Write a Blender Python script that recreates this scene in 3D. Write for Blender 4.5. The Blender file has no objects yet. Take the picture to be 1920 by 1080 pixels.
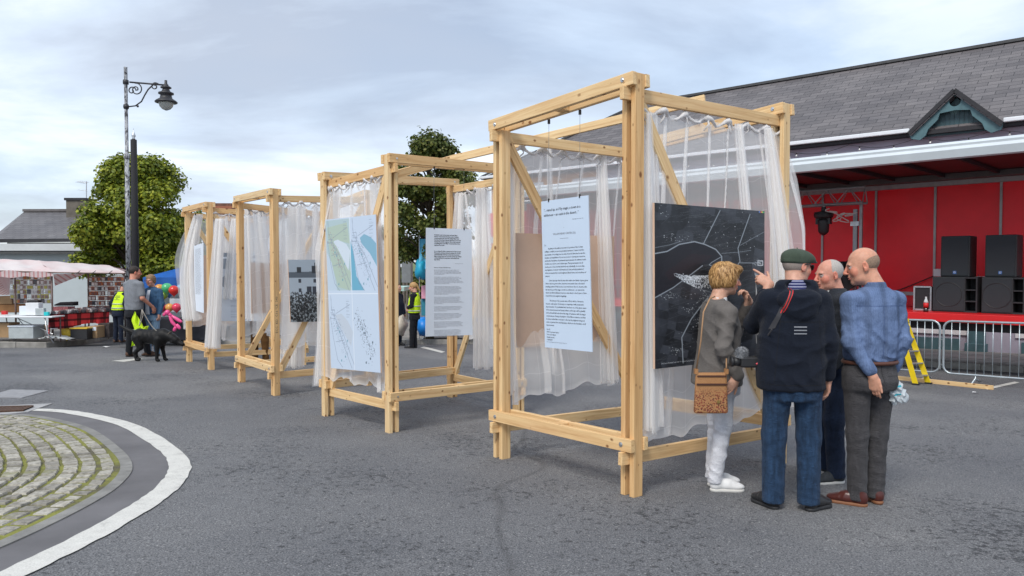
import bpy, bmesh, math, random
import numpy as np
from mathutils import Vector, Matrix
R=math.radians
random.seed(7); rng=np.random.default_rng(7)
SC=bpy.context.scene; COL=SC.collection
# ---------------------------------------------------------------- camera, world, sun
F=1400.; PITCH=R(-1.64); CAMZ=1.62
cd=bpy.data.cameras.new('camera'); cam=bpy.data.objects.new('camera',cd); COL.objects.link(cam); SC.camera=cam
cd.sensor_width=36; cd.lens=36*F/1920; cd.clip_end=3000; cd.clip_start=.05
cam.location=(0,0,CAMZ); cam.rotation_euler=(R(90)+PITCH,0,0)
SC.view_settings.view_transform='Standard'; SC.view_settings.look='None'; SC.view_settings.gamma=1; SC.view_settings.exposure=0.0
SC.cycles.max_bounces=8; SC.cycles.transparent_max_bounces=24; SC.cycles.diffuse_bounces=3; SC.cycles.glossy_bounces=2
SUN_EL=R(48); SUN_AZ=R(205)      # compass style angle from +Y, clockwise
w=bpy.data.worlds.new('World'); SC.world=w; w.use_nodes=True
nt=w.node_tree; nt.nodes.clear()
def N(t,ty,**k):
    n=t.nodes.new(ty)
    for a,b in k.items(): setattr(n,a,b)
    return n
out=N(nt,'ShaderNodeOutputWorld'); bg=N(nt,'ShaderNodeBackground'); bg2=N(nt,'ShaderNodeBackground')
sky=N(nt,'ShaderNodeTexSky',sky_type='NISHITA',sun_disc=False,sun_elevation=SUN_EL,sun_rotation=SUN_AZ)
nt.links.new(sky.outputs[0],bg.inputs[0]); bg.inputs[1].default_value=.11
tc=N(nt,'ShaderNodeTexCoord'); sep=N(nt,'ShaderNodeSeparateXYZ'); nt.links.new(tc.outputs['Generated'],sep.inputs[0])
# project the view direction on a flat cloud deck overhead
add=N(nt,'ShaderNodeMath',operation='ADD'); add.inputs[1].default_value=.16; nt.links.new(sep.outputs[2],add.inputs[0])
mx=N(nt,'ShaderNodeMath',operation='MAXIMUM'); mx.inputs[1].default_value=.08; nt.links.new(add.outputs[0],mx.inputs[0])
dx=N(nt,'ShaderNodeMath',operation='DIVIDE'); dy=N(nt,'ShaderNodeMath',operation='DIVIDE')
nt.links.new(sep.outputs[0],dx.inputs[0]); nt.links.new(mx.outputs[0],dx.inputs[1]); nt.links.new(sep.outputs[1],dy.inputs[0]); nt.links.new(mx.outputs[0],dy.inputs[1])
cmb=N(nt,'ShaderNodeCombineXYZ'); nt.links.new(dx.outputs[0],cmb.inputs[0]); nt.links.new(dy.outputs[0],cmb.inputs[1])
mp=N(nt,'ShaderNodeMapping'); mp.inputs['Scale'].default_value=(.8,1.0,1); mp.inputs['Location'].default_value=(3.1,1.7,0); nt.links.new(cmb.outputs[0],mp.inputs[0])
n1=N(nt,'ShaderNodeTexNoise'); n1.inputs['Scale'].default_value=.9; n1.inputs['Detail'].default_value=8; n1.inputs['Roughness'].default_value=.56; n1.inputs['Distortion'].default_value=.3; nt.links.new(mp.outputs[0],n1.inputs[0])
n2=N(nt,'ShaderNodeTexNoise'); n2.inputs['Scale'].default_value=.62; n2.inputs['Detail'].default_value=5; n2.inputs['Roughness'].default_value=.48; nt.links.new(mp.outputs[0],n2.inputs[0])
cr=N(nt,'ShaderNodeValToRGB'); e=cr.color_ramp.elements
e[0].position=.36; e[0].color=(.39,.44,.53,1); e[1].position=.62; e[1].color=(.76,.81,.88,1)
m=cr.color_ramp.elements.new(.5); m.color=(.54,.62,.73,1)
nt.links.new(n1.outputs[0],cr.inputs[0]); nt.links.new(cr.outputs[0],bg2.inputs[0]); bg2.inputs[1].default_value=1.0
cov=N(nt,'ShaderNodeMapRange'); cov.inputs[1].default_value=.38; cov.inputs[2].default_value=.60; cov.inputs[3].default_value=.60; cov.inputs[4].default_value=.97; nt.links.new(n2.outputs[0],cov.inputs[0])
ms=N(nt,'ShaderNodeMixShader'); nt.links.new(cov.outputs[0],ms.inputs[0]); nt.links.new(bg.outputs[0],ms.inputs[1]); nt.links.new(bg2.outputs[0],ms.inputs[2]); nt.links.new(ms.outputs[0],out.inputs[0])
sl=bpy.data.lights.new('sun','SUN'); sl.energy=1.7; sl.angle=R(20); sl.color=(1,.95,.87); so=bpy.data.objects.new('sun',sl); COL.objects.link(so)
sd=Vector((math.sin(SUN_AZ)*math.cos(SUN_EL),math.cos(SUN_AZ)*math.cos(SUN_EL),math.sin(SUN_EL)))
so.rotation_euler=sd.to_track_quat('Z','Y').to_euler()
SC.view_settings.exposure=0.58
# ---------------------------------------------------------------- geometry of the photograph's view
def V(*a): return Vector(a)
def ray(u,v):
    x=(u-960)/F; z=(540-v)/F; c,s=math.cos(PITCH),math.sin(PITCH)
    return Vector((x,c-s*z,s+c*z))
CAM=Vector((0,0,CAMZ))
def gz(x,y):
    if y>26: return .225-.015*x-.04*26-.012*(y-26)
    return .225-.04*y-.015*x
def gnd(u,v,dz=0):
    d=ray(u,v); t=(.225+dz-CAMZ)/(d.z+.04*d.y+.015*d.x); return CAM+d*t
def at(u,v,y): d=ray(u,v); return CAM+d*(y/d.y)
def hit(u,v,p,n): d=ray(u,v); return CAM+d*((p-CAM).dot(n)/d.dot(n))
def G(x,y,h=0): return Vector((x,y,gz(x,y)+h))
# ---------------------------------------------------------------- objects
def tag(o,label=None,cat=None,group=None,kind=None):
    if label: o['label']=label
    if cat: o['category']=cat
    if group: o['group']=group
    if kind: o['kind']=kind
    return o
def thing(name,loc,label,cat,group=None,rotz=0):
    o=bpy.data.objects.new(name,None); COL.objects.link(o); o.location=loc; o.rotation_euler=(0,0,rotz); o.empty_display_size=.2
    return tag(o,label,cat,group)
def root_of(o):
    while o.parent: o=o.parent
    return o
def copy_tree(o,parent=None):
    c=o.copy(); COL.objects.link(c)
    if parent: c.parent=parent
    for ch in list(o.children): copy_tree(ch,c)
    return c
class MB:
    def __init__(s): s.v=[]; s.f=[]; s.m=[]; s.mi=0
    def add(s,vs,fs):
        b=len(s.v); s.v+= [tuple(p) for p in vs]; s.f+=[tuple(b+i for i in f) for f in fs]; s.m+=[s.mi]*len(fs); return s
    def hexa(s,c8):   # bottom 4 ccw, top 4 ccw
        return s.add(c8,[(3,2,1,0),(4,5,6,7),(0,1,5,4),(1,2,6,5),(2,3,7,6),(3,0,4,7)])
    def box(s,x0,x1,y0,y1,z0,z1): return s.hexa([(x0,y0,z0),(x1,y0,z0),(x1,y1,z0),(x0,y1,z0),(x0,y0,z1),(x1,y0,z1),(x1,y1,z1),(x0,y1,z1)])
    def obox(s,c,ex,ey,sz,h0,h1):
        """box about point c: half extents along unit dirs ex, ey (sz=(a,b)), z from h0 to h1"""
        c=Vector(c); ex=Vector(ex).normalized()*sz[0]; ey=Vector(ey).normalized()*sz[1]; q=[c-ex-ey,c+ex-ey,c+ex+ey,c-ex+ey]
        return s.hexa([p+Vector((0,0,h0)) for p in q]+[p+Vector((0,0,h1)) for p in q])
    def beam(s,p0,p1,w,h,up=(0,0,1)):
        p0=Vector(p0);p1=Vector(p1);d=(p1-p0).normalized(); up=Vector(up); r=d.cross(up)
        if r.length<1e-4: r=d.cross(Vector((1,0,0)))
        r.normalize(); u=r.cross(d); r*=w/2; u*=h/2
        return s.hexa([p0-r-u,p0+r-u,p1+r-u,p1-r-u,p0-r+u,p0+r+u,p1+r+u,p1-r+u])
    def tube(s,pts,r,n=8,caps=True):
        pts=[Vector(p) for p in pts]; rs=r if isinstance(r,(list,tuple)) else [r]*len(pts); vs=[];fs=[]; prev=None
        for i,p in enumerate(pts):
            d=(pts[min(i+1,len(pts)-1)]-pts[max(i-1,0)]).normalized()
            if prev is None:
                a=d.cross(Vector((0,0,1)));
                if a.length<.05: a=d.cross(Vector((0,1,0)))
            else: a=prev-d*prev.dot(d)
            a.normalize(); prev=a; b=d.cross(a)
            for k in range(n):
                t=2*math.pi*k/n; vs.append(p+(a*math.cos(t)+b*math.sin(t))*rs[i])
        for i in range(len(pts)-1):
            for k in range(n): fs.append((i*n+k,i*n+(k+1)%n,(i+1)*n+(k+1)%n,(i+1)*n+k))
        if caps: fs.append(tuple(range(n))[::-1]); fs.append(tuple((len(pts)-1)*n+k for k in range(n)))
        return s.add(vs,fs)
    def lathe(s,c,prof,n=20):
        c=Vector(c); return s.tube([c+Vector((0,0,z)) for r,z in prof],[max(r,1e-4) for r,z in prof],n)
    def ball(s,c,r,n=12,sc=(1,1,1)):
        vs=[];fs=[];c=Vector(c)
        for i in range(n//2+1):
            a=math.pi*i/(n//2)
            for k in range(n):
                b=2*math.pi*k/n; vs.append(c+Vector((math.sin(a)*math.cos(b)*r*sc[0],math.sin(a)*math.sin(b)*r*sc[1],math.cos(a)*r*sc[2])))
        for i in range(n//2):
            for k in range(n): fs.append((i*n+k,(i+1)*n+k,(i+1)*n+(k+1)%n,i*n+(k+1)%n))
        return s.add(vs,fs)
    def grid(s,P,ni,nj):
        """P(i,j)->point, sheet of ni x nj cells"""
        return s.add([P(i,j) for j in range(nj+1) for i in range(ni+1)],[(j*(ni+1)+i,j*(ni+1)+i+1,(j+1)*(ni+1)+i+1,(j+1)*(ni+1)+i) for j in range(nj) for i in range(ni)])
    def prism(s,poly,off):
        """closed polygon (3D points) extruded by off"""
        n=len(poly); off=Vector(off); P=[Vector(p) for p in poly]
        return s.add(P+[p+off for p in P],[tuple(range(n))[::-1],tuple(range(n,2*n))]+[(i,(i+1)%n,n+(i+1)%n,n+i) for i in range(n)])
    def build(s,name,mat,parent=None,smooth=False,local=False,bevel=0):
        me=bpy.data.meshes.new(name); vs=s.v
        if parent is not None and not local:
            l=root_of(parent).location; vs=[(x-l.x,y-l.y,z-l.z) for x,y,z in vs]
        me.from_pydata(vs,[],s.f); 
        for m_ in (mat if isinstance(mat,(list,tuple)) else [mat]): me.materials.append(m_)
        if any(s.m): me.polygons.foreach_set('material_index',s.m)
        if smooth: me.polygons.foreach_set('use_smooth',[True]*len(me.polygons))
        me.update(); o=bpy.data.objects.new(name,me); COL.objects.link(o)
        if parent is not None: o.parent=parent
        if bevel:
            b=o.modifiers.new('bevel','BEVEL'); b.width=bevel; b.segments=2; b.limit_method='ANGLE'; b.angle_limit=R(40); b.harden_normals=False
        return o
def solo(mb,name,mat,label,cat,group=None,kind=None,smooth=False,bevel=0):
    """a thing that is one mesh, origin at its own base"""
    vs=np.array(mb.v); c=Vector(((vs[:,0].min()+vs[:,0].max())/2,(vs[:,1].min()+vs[:,1].max())/2,vs[:,2].min()))
    mb.v=[(x-c.x,y-c.y,z-c.z) for x,y,z in mb.v]; o=mb.build(name,mat,None,smooth,bevel=bevel); o.location=c
    return tag(o,label,cat,group,kind)
# ---------------------------------------------------------------- materials
MAT={}
def newmat(name):
    m=bpy.data.materials.new(name); m.use_nodes=True; t=m.node_tree; b=t.nodes['Principled BSDF']; return m,t,b
def setin(b,**k):
    for a,v in k.items():
        a=a.replace('_',' ')
        b.inputs[a].default_value=v if not (isinstance(v,tuple) and len(v)==3) else (*v,1)
def noise(t,scale,detail=4,rough=.55,vec=None,dist=0):
    n=N(t,'ShaderNodeTexNoise'); n.inputs['Scale'].default_value=scale; n.inputs['Detail'].default_value=detail; n.inputs['Roughness'].default_value=rough; n.inputs['Distortion'].default_value=dist
    if vec: t.links.new(vec,n.inputs[0])
    return n
def ramp(t,fac,stops):
    c=N(t,'ShaderNodeValToRGB'); els=c.color_ramp.elements
    while len(els)<len(stops): els.new(.5)
    for e_,(p,col) in zip(els,stops): e_.position=p; e_.color=(*col,1)
    t.links.new(fac,c.inputs[0]); return c
def mix(t,fac,a,b,mode='MIX'):
    n=N(t,'ShaderNodeMix',data_type='RGBA',blend_type=mode)
    for i,x in ((6,a),(7,b)):
        if isinstance(x,tuple): n.inputs[i].default_value=(*x,1)
        else: t.links.new(x,n.inputs[i])
    if isinstance(fac,(int,float)): n.inputs[0].default_value=fac
    else: t.links.new(fac,n.inputs[0])
    return n.outputs[2]
def bump(t,b,h,strength,dist=.01):
    n=N(t,'ShaderNodeBump'); n.inputs['Strength'].default_value=strength; n.inputs['Distance'].default_value=dist; t.links.new(h,n.inputs['Height']); t.links.new(n.outputs[0],b.inputs['Normal']); return n
def objc(t,scale=(1,1,1),rand=False,which='Object'):
    c=N(t,'ShaderNodeTexCoord'); m=N(t,'ShaderNodeMapping'); m.inputs['Scale'].default_value=scale; src=c.outputs[which]
    if rand:
        i=N(t,'ShaderNodeObjectInfo'); a=N(t,'ShaderNodeVectorMath',operation='MULTIPLY_ADD'); t.links.new(i.outputs['Random'],a.inputs[0]); a.inputs[1].default_value=(7.3,11.1,23.7); t.links.new(src,a.inputs[2]); src=a.outputs[0]
    t.links.new(src,m.inputs[0]); return m.outputs[0]
def mat(name,col,rough=.6,metal=0,var=.12,vscale=6,bmp=0,bscale=60,spec=.5,**k):
    """plain surface with slight procedural mottling"""
    if name in MAT: return MAT[name]
    m,t,b=newmat(name); setin(b,Roughness=rough,Metallic=metal); b.inputs['Specular IOR Level'].default_value=spec
    v=objc(t,rand=True); n=noise(t,vscale,5,.6,v)
    lo=tuple(max(0,c*(1-var)) for c in col); hi=tuple(min(1,c*(1+var)) for c in col)
    c=ramp(t,n.outputs[0],[(.3,lo),(.7,hi)]); t.links.new(c.outputs[0],b.inputs['Base Color'])
    if bmp: n2_=noise(t,bscale,3,.6,v); bump(t,b,n2_.outputs[0],bmp,.004)
    for a,x in k.items(): setin(b,**{a:x})
    MAT[name]=m; return m
def fabric(name,col,var=.18,weave=500,rough=.9,foldb=.25):
    if name in MAT: return MAT[name]
    m,t,b=newmat(name); setin(b,Roughness=rough); b.inputs['Specular IOR Level'].default_value=.2; b.inputs['Sheen Weight'].default_value=.06
    v=objc(t); n=noise(t,1.,5,.65,objc(t,(26,26,7)),.5); c=ramp(t,n.outputs[0],[(.3,tuple(x*(1-var) for x in col)),(.72,tuple(min(1,x*(1+var)) for x in col))]); fn=noise(t,weave*.8,2,.6,v); cc=mix(t,1.,c.outputs[0],ramp(t,fn.outputs[0],[(.35,(.82,.82,.82)),(.65,(1.2,1.2,1.2))]).outputs[0],'MULTIPLY'); t.links.new(cc,b.inputs['Base Color'])
    a=noise(t,1.,5,.62,objc(t,(20,20,34)),1.8); rd=N(t,'ShaderNodeMath',operation='SUBTRACT'); t.links.new(a.outputs[0],rd.inputs[0]); rd.inputs[1].default_value=.5; ab=N(t,'ShaderNodeMath',operation='ABSOLUTE'); t.links.new(rd.outputs[0],ab.inputs[0]); s=N(t,'ShaderNodeMath',operation='MULTIPLY_ADD'); t.links.new(fn.outputs[0],s.inputs[0]); s.inputs[1].default_value=.04; t.links.new(ab.outputs[0],s.inputs[2]); bump(t,b,s.outputs[0],min(1,foldb*2.2),.04)
    MAT[name]=m; return m
def colattr(name,rough=.5,attr='Col',spec=.4,bmp=0,bs=200):
    if name in MAT: return MAT[name]
    m,t,b=newmat(name); a=N(t,'ShaderNodeAttribute',attribute_name=attr); t.links.new(a.outputs[0],b.inputs['Base Color']); setin(b,Roughness=rough); b.inputs['Specular IOR Level'].default_value=spec
    if bmp: n=noise(t,bs,3,.6,objc(t)); bump(t,b,n.outputs[0],bmp,.003)
    MAT[name]=m; return m
def set_col(me,cols,name='Col'):
    a=me.color_attributes.new(name,'FLOAT_COLOR','POINT'); c=np.ones((len(cols),4),dtype=np.float32); c[:,:3]=cols; a.data.foreach_set('color',c.ravel())
# timber: grain along the object's own z
m,t,b=newmat('pine_timber'); MAT['wood']=m
v=objc(t,(38,38,1.6),True); g=noise(t,1.0,5,.6,v,.8); c=ramp(t,g.outputs[0],[(.28,(.56,.35,.165)),(.5,(.75,.54,.295)),(.72,(.86,.67,.395))])
inf=N(t,'ShaderNodeObjectInfo'); tint=ramp(t,inf.outputs['Random'],[(0,(.90,.76,.62)),(.5,(1,.95,.88)),(1,(1,1,1))]); cc=mix(t,1.,c.outputs[0],tint.outputs[0],'MULTIPLY')
kv=objc(t,(13,13,8.5),True); vo=N(t,'ShaderNodeTexVoronoi'); vo.inputs['Scale'].default_value=1.; t.links.new(kv,vo.inputs[0])
wob=noise(t,30,2,.5,objc(t)); su=N(t,'ShaderNodeMath',operation='MULTIPLY_ADD'); t.links.new(wob.outputs[0],su.inputs[0]); su.inputs[1].default_value=.10; t.links.new(vo.outputs[0],su.inputs[2])
csp=N(t,'ShaderNodeSeparateColor'); t.links.new(vo.outputs['Color'],csp.inputs[0]); gt=N(t,'ShaderNodeMath',operation='MULTIPLY_ADD'); t.links.new(csp.outputs[0],gt.inputs[0]); gt.inputs[1].default_value=.17; t.links.new(su.outputs[0],gt.inputs[2]); su=gt
kr=ramp(t,su.outputs[0],[(.20,(1,1,1)),(.25,(.55,.55,.55)),(.31,(0,0,0))]); cc=mix(t,kr.outputs[0],cc,(.22,.09,.03))
st=noise(t,2.2,3,.5,objc(t,(3,3,.7),True)); sr=ramp(t,st.outputs[0],[(.55,(0,0,0)),(.75,(.35,.35,.35))]); cc=mix(t,sr.outputs[0],cc,(.70,.42,.22))
t.links.new(cc,b.inputs['Base Color']); setin(b,Roughness=.62); b.inputs['Specular IOR Level'].default_value=.3; bump(t,b,g.outputs[0],.18,.003)
M_wood=m
def timber(parent,p0,p1,w,h,up,name):
    """a length of sawn timber from p0 to p1; w across, h along up. Own local frame: z along the length."""
    p0=Vector(p0);p1=Vector(p1); L=(p1-p0).length; d=(p1-p0).normalized(); up=Vector(up); r=d.cross(up).normalized(); u=r.cross(d)
    mb=MB(); mb.box(-w/2,w/2,-h/2,h/2,0,L)
    o=mb.build(name,M_wood,parent,local=True,bevel=.003)
    M=Matrix((r,u,d)).transposed().to_4x4() # columns r,u,d  (r x u = -d? keep right-handed below)
    if M.determinant()<0: M=Matrix((-r,u,d)).transposed().to_4x4()
    M.translation=p0-(root_of(parent).location if parent else Vector((0,0,0))); o.matrix_local=M
    return o
M_steel=mat('galvanised_steel',(.52,.54,.56),.38,.85,.15,20)
M_bolt=mat('zinc_bolt',(.6,.62,.64),.3,.9,.1,30)
M_black=mat('black_plastic',(.018,.018,.02),.5,0,.2,20)
M_wire=mat('steel_wire',(.25,.26,.27),.4,.6)
# text -> mesh
_tc=bpy.data.curves.new('t','FONT')
def textmesh(body,size,shear=0,align='LEFT',width=0,linesp=1,bold=0,spacing=1):
    c=bpy.data.curves.new('t','FONT'); c.body=body; c.size=size; c.shear=shear; c.align_x=align; c.align_y='TOP'; c.offset=bold; c.resolution_u=1; c.space_line=linesp; c.space_character=spacing
    if width: c.text_boxes[0].width=width
    o=bpy.data.objects.new('t',c); COL.objects.link(o); dg=bpy.context.evaluated_depsgraph_get(); dg.update()
    me=bpy.data.meshes.new_from_object(o.evaluated_get(dg)); vs=[tuple(v.co) for v in me.vertices]; fs=[tuple(p.vertices) for p in me.polygons]
    bpy.data.objects.remove(o); bpy.data.curves.remove(c); bpy.data.meshes.remove(me); return vs,fs
# ================================================================ GROUND
m,t,b=newmat('asphalt'); M_asph=m
v=objc(t); a=noise(t,105,4,.8,v); ag=ramp(t,a.outputs[0],[(.34,(.035,.036,.040)),(.48,(.125,.127,.133)),(.68,(.31,.31,.315))])
bgn=noise(t,.55,5,.6,v); bt=ramp(t,bgn.outputs[0],[(.3,(.82,.83,.86)),(.7,(1.18,1.17,1.15))]); cc=mix(t,1.,ag.outputs[0],bt.outputs[0],'MULTIPLY')
fl=noise(t,21,7,.80,v,.5); fm=noise(t,.8,3,.5,v); fs_=N(t,'ShaderNodeMath',operation='MULTIPLY_ADD'); t.links.new(fm.outputs[0],fs_.inputs[0]); fs_.inputs[1].default_value=.32; t.links.new(fl.outputs[0],fs_.inputs[2])
fr=ramp(t,fs_.outputs[0],[(.54,(.95,.95,.95)),(.585,(0,0,0))]); cc=mix(t,fr.outputs[0],cc,(.048,.049,.053))
vo=N(t,'ShaderNodeTexVoronoi'); vo.inputs['Scale'].default_value=22; t.links.new(v,vo.inputs[0]); wr=ramp(t,vo.outputs[0],[(.085,(1,1,1)),(.12,(0,0,0))]); cc=mix(t,wr.outputs[0],cc,(.36,.35,.34))
sp=N(t,'ShaderNodeSeparateXYZ'); t.links.new(v,sp.inputs[0]); wx=N(t,'ShaderNodeMath',operation='MULTIPLY_ADD'); wn=noise(t,.35,2,.5,v); t.links.new(wn.outputs[0],wx.inputs[0]); wx.inputs[1].default_value=2.4; t.links.new(sp.outputs[0],wx.inputs[2]); sc_=N(t,'ShaderNodeMath',operation='SUBTRACT'); t.links.new(wx.outputs[0],sc_.inputs[0]); sc_.inputs[1].default_value=1.28; ab_=N(t,'ShaderNodeMath',operation='ABSOLUTE'); t.links.new(sc_.outputs[0],ab_.inputs[0]); tm=ramp(t,ab_.outputs[0],[(0,(.35,.35,.35)),(.05,(0,0,0))]); cc=mix(t,tm.outputs[0],cc,(.04,.04,.042))
pt_=noise(t,.22,2,.4,v); pr_=ramp(t,pt_.outputs[0],[(.55,(1,1,1)),(.565,(1.13,1.12,1.1))]); cc=mix(t,1.,cc,pr_.outputs[0],'MULTIPLY')
t.links.new(cc,b.inputs['Base Color']); setin(b,Roughness=.85); b.inputs['Specular IOR Level'].default_value=.35
bump(t,b,mix(t,fr.outputs[0],a.outputs[0],(.1,.1,.1)),.75,.006)
xs=[-400,-120,-60,-40,-30,-20,-10,-5,0,5,10,20,30,60,150,400]; ys=[-30,-5,0,5,10,15,20,26,30,40,60,90,140,200,300,400]
mb=MB(); mb.grid(lambda i,j:(xs[i],ys[j],gz(xs[i],ys[j])),len(xs)-1,len(ys)-1); tag(mb.build('ground',M_asph),kind='structure')
# far hills and bay
m,t,b=newmat('hill_fields'); M_hill=m; v=objc(t,(.03,.03,.03)); vo=N(t,'ShaderNodeTexVoronoi'); vo.inputs['Scale'].default_value=1.; t.links.new(v,vo.inputs[0])
c=ramp(t,vo.outputs['Color'],[(0,(.10,.15,.05)),(.5,(.17,.20,.08)),(1,(.24,.24,.12))]); n=noise(t,.8,5,.6,v); c2=mix(t,.5,c.outputs[0],ramp(t,n.outputs[0],[(.3,(.06,.10,.04)),(.7,(.22,.24,.12))]).outputs[0]); t.links.new(c2,b.inputs['Base Color']); setin(b,Roughness=1.)
mb=MB()
def hz(i,j):
    x=-420+i*21; y=110+j*26; base=gz(0,26)-1.2-y*.012; h=max(0,math.sin(math.pi*min(1,j/7)))*(17+5*math.sin(i*.7)+3*math.sin(i*1.9)); return (x,y,base-1.5+h*(.55+.1*math.sin(j*1.3+i)))
mb.grid(hz,40,9); tag(mb.build('hills',M_hill,smooth=True),kind='structure')
# pavements
m,t,b=newmat('pavement_concrete'); M_pave=m; v=objc(t); n=noise(t,45,4,.65,v); n2_=noise(t,1.5,4,.5,v); c=ramp(t,n.outputs[0],[(.3,(.20,.19,.175)),(.7,(.36,.345,.32))]); c2=mix(t,1.,c.outputs[0],ramp(t,n2_.outputs[0],[(.3,(.75,.75,.75)),(.7,(1.15,1.13,1.1))]).outputs[0],'MULTIPLY')
br=N(t,'ShaderNodeTexBrick'); br.offset=.5; br.inputs['Scale'].default_value=1.; br.inputs['Mortar Size'].default_value=.012; br.inputs['Brick Width'].default_value=.6; br.inputs['Row Height'].default_value=.6; br.inputs[1].default_value=(1,1,1,1); br.inputs[2].default_value=(.86,.86,.86,1); br.inputs[3].default_value=(.3,.3,.28,1)
rm=N(t,'ShaderNodeMapping'); rm.inputs['Rotation'].default_value=(0,0,R(-42)); t.links.new(v,rm.inputs[0]); t.links.new(rm.outputs[0],br.inputs[0])
t.links.new(mix(t,1.,c2,br.outputs[0],'MULTIPLY'),b.inputs['Base Color']); setin(b,Roughness=.9); bump(t,b,n.outputs[0],.3,.004)
M_kerb=mat('kerb_stone',(.30,.285,.26),.85,0,.28,5,.5,50)
def pavement(name,edge,far,h=.13):
    """edge: near polyline on the ground (left to right); far: offset points; kerb stones along the edge"""
    mb=MB(); n=len(edge); K=[]
    for i,e_ in enumerate(edge):
        a_=edge[max(0,i-1)]; c_=edge[min(n-1,i+1)]; d=Vector((c_.x-a_.x,c_.y-a_.y,0)).normalized(); K.append(Vector((-d.y,d.x,0))*.16)
    P=lambda q,o=0: (q.x,q.y,gz(q.x,q.y)+h+o)
    mb.add([P(edge[i]+K[i]) for i in range(n)]+[P(q) for q in far],[(i,i+1,n+i+1,n+i) for i in range(n-1)]); o=mb.build(name,M_pave); tag(o,kind='structure')
    kb=MB()
    for i in range(n-1):
        a_,c_=edge[i],edge[i+1]; L=(c_-a_).length; k=max(1,round(L/.75))
        for s in range(k):
            t0,t1=(s+.006)/k,(s+.994)/k; q=[a_.lerp(c_,t0),a_.lerp(c_,t1),(a_+K[i]).lerp(c_+K[i+1],t1),(a_+K[i]).lerp(c_+K[i+1],t0)]; r=random.uniform(-.006,.006)
            kb.hexa([(p.x,p.y,gz(p.x,p.y)-.1) for p in q]+[P(p,.004+r) for p in q])
    tag(kb.build(name+'_kerb' if 0 else 'kerb',M_kerb,bevel=.012),kind='structure')
le=[gnd(*q) for q in [(-420,654),(-150,652),(88,652),(158,646),(222,633),(300,634),(345,648),(470,649),(600,648),(760,646),(880,645),(1060,646)]]
le=[Vector((p.x,p.y,0)) for p in le]
pavement('pavement',le,[Vector((p.x*1.0-3*(i<6),max(p.y+9,31),0)) for i,p in enumerate(le)])
# right pavement, follows the building front
TB=Vector((-.745,.667,0)); NB=Vector((.667,.745,0)); W0=Vector((13,19,0))     # building line: direction going left/away, normal away from camera
k0=gnd(1920,700); ke=[k0+TB*s for s in (12,6,3,0,-3,-6)]; ke=[Vector((p.x,p.y,0)) for p in ke]
pavement('pavement',ke,[p+NB*5.5 for p in ke])
# ---- cobbled island, kerb ring and the painted line round it
line_o=[(-5.75,8.62),(-5.3,8.62),(-4.83,8.42),(-3.96,7.77),(-3.07,6.72),(-2.61,6.02),(-2.39,5.4),(-2.31,4.85),(-2.30,4.24),(-2.34,3.73),(-2.45,2.9),(-2.8,1.5)]
def smooth_curve(pts,n):
    P=[Vector((*p,0)) for p in pts]; out_=[]
    for i in range(len(P)-1):
        p0,p1,p2,p3=P[max(i-1,0)],P[i],P[i+1],P[min(i+2,len(P)-1)]
        for k in range(n):
            s=k/n; out_.append(.5*((2*p1)+(-p0+p2)*s+(2*p0-5*p1+4*p2-p3)*s*s+(-p0+3*p1-3*p2+p3)*s**3))
    out_.append(P[-1]); return out_
lo=smooth_curve(line_o,8)
def inset(c,d):
    r=[]
    for i,p in enumerate(c):
        a_=c[max(0,i-1)];b_=c[min(len(c)-1,i+1)]; t_=(b_-a_).normalized(); r.append(p+Vector((t_.y,-t_.x,0))*d)
    return r
m,t,b=newmat('road_paint'); M_paint=m; v=objc(t); n=noise(t,9,6,.7,v); n3=noise(t,120,2,.6,v); c=ramp(t,n.outputs[0],[(.30,(.28,.27,.25)),(.44,(.52,.51,.47)),(.7,(.64,.63,.58))]); c2=mix(t,.35,c.outputs[0],ramp(t,n3.outputs[0],[(.3,(.4,.39,.36)),(.6,(.82,.8,.75))]).outputs[0]); t.links.new(c2,b.inputs['Base Color']); setin(b,Roughness=.7); bump(t,b,n3.outputs[0],.3,.003)
def gp(p,h): return (p.x,p.y,gz(p.x,p.y)+h)
def strip(a_,b_,h,mb): 
    n=len(a_); return mb.add([gp(p,h) for p in a_]+[gp(p,h) for p in b_],[(i,i+1,n+i+1,n+i) for i in range(n-1)])
jit=lambda c,s:[p+Vector((random.uniform(-s,s),random.uniform(-s,s),0)) for p in c]
M_fresh=mat('smooth_asphalt_strip',(.135,.13,.135),.8,0,.2,2,.4,160)
li=inset(lo,.162)
mb=strip(jit(lo,.006),jit(li,.006),.008,MB()); tag(mb.build('road_marking',M_paint),kind='structure')
ko=inset(lo,.42); ki=inset(lo,.505)
mb=strip(inset(lo,.15),inset(lo,.44),.004,MB()); tag(mb.build('road_channel',M_fresh),kind='structure')
kb=MB()
for i in range(0,len(ko)-2,3):
    j=min(i+3,len(ko)-1); A_=[ko[k] for k in range(i,j+1)]; B_=[ki[k] for k in range(i,j+1)]
    A_[-1]=A_[-1].lerp(A_[-2],.05); B_[-1]=B_[-1].lerp(B_[-2],.05)
    for k in range(len(A_)-1): 
        q=[A_[k],A_[k+1],B_[k+1],B_[k]]; kb.hexa([gp(p,-.05) for p in q]+[gp(p,.012) for p in q])
tag(kb.build('kerb',mat('island_kerb',(.22,.215,.20),.85,0,.25,6,.6,90)),kind='structure')
m,t,b=newmat('mossy_mortar'); v=objc(t); n=noise(t,3.2,5,.65,v); n4=noise(t,60,3,.6,v); c=ramp(t,n.outputs[0],[(.36,(.09,.08,.055)),(.46,(.16,.16,.03)),(.6,(.27,.28,.035))]); t.links.new(mix(t,.3,c.outputs[0],ramp(t,n4.outputs[0],[(.3,(.04,.04,.02)),(.7,(.22,.2,.12))]).outputs[0]),b.inputs['Base Color']); setin(b,Roughness=1.); bump(t,b,n4.outputs[0],.8,.01)
M_moss=m
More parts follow.
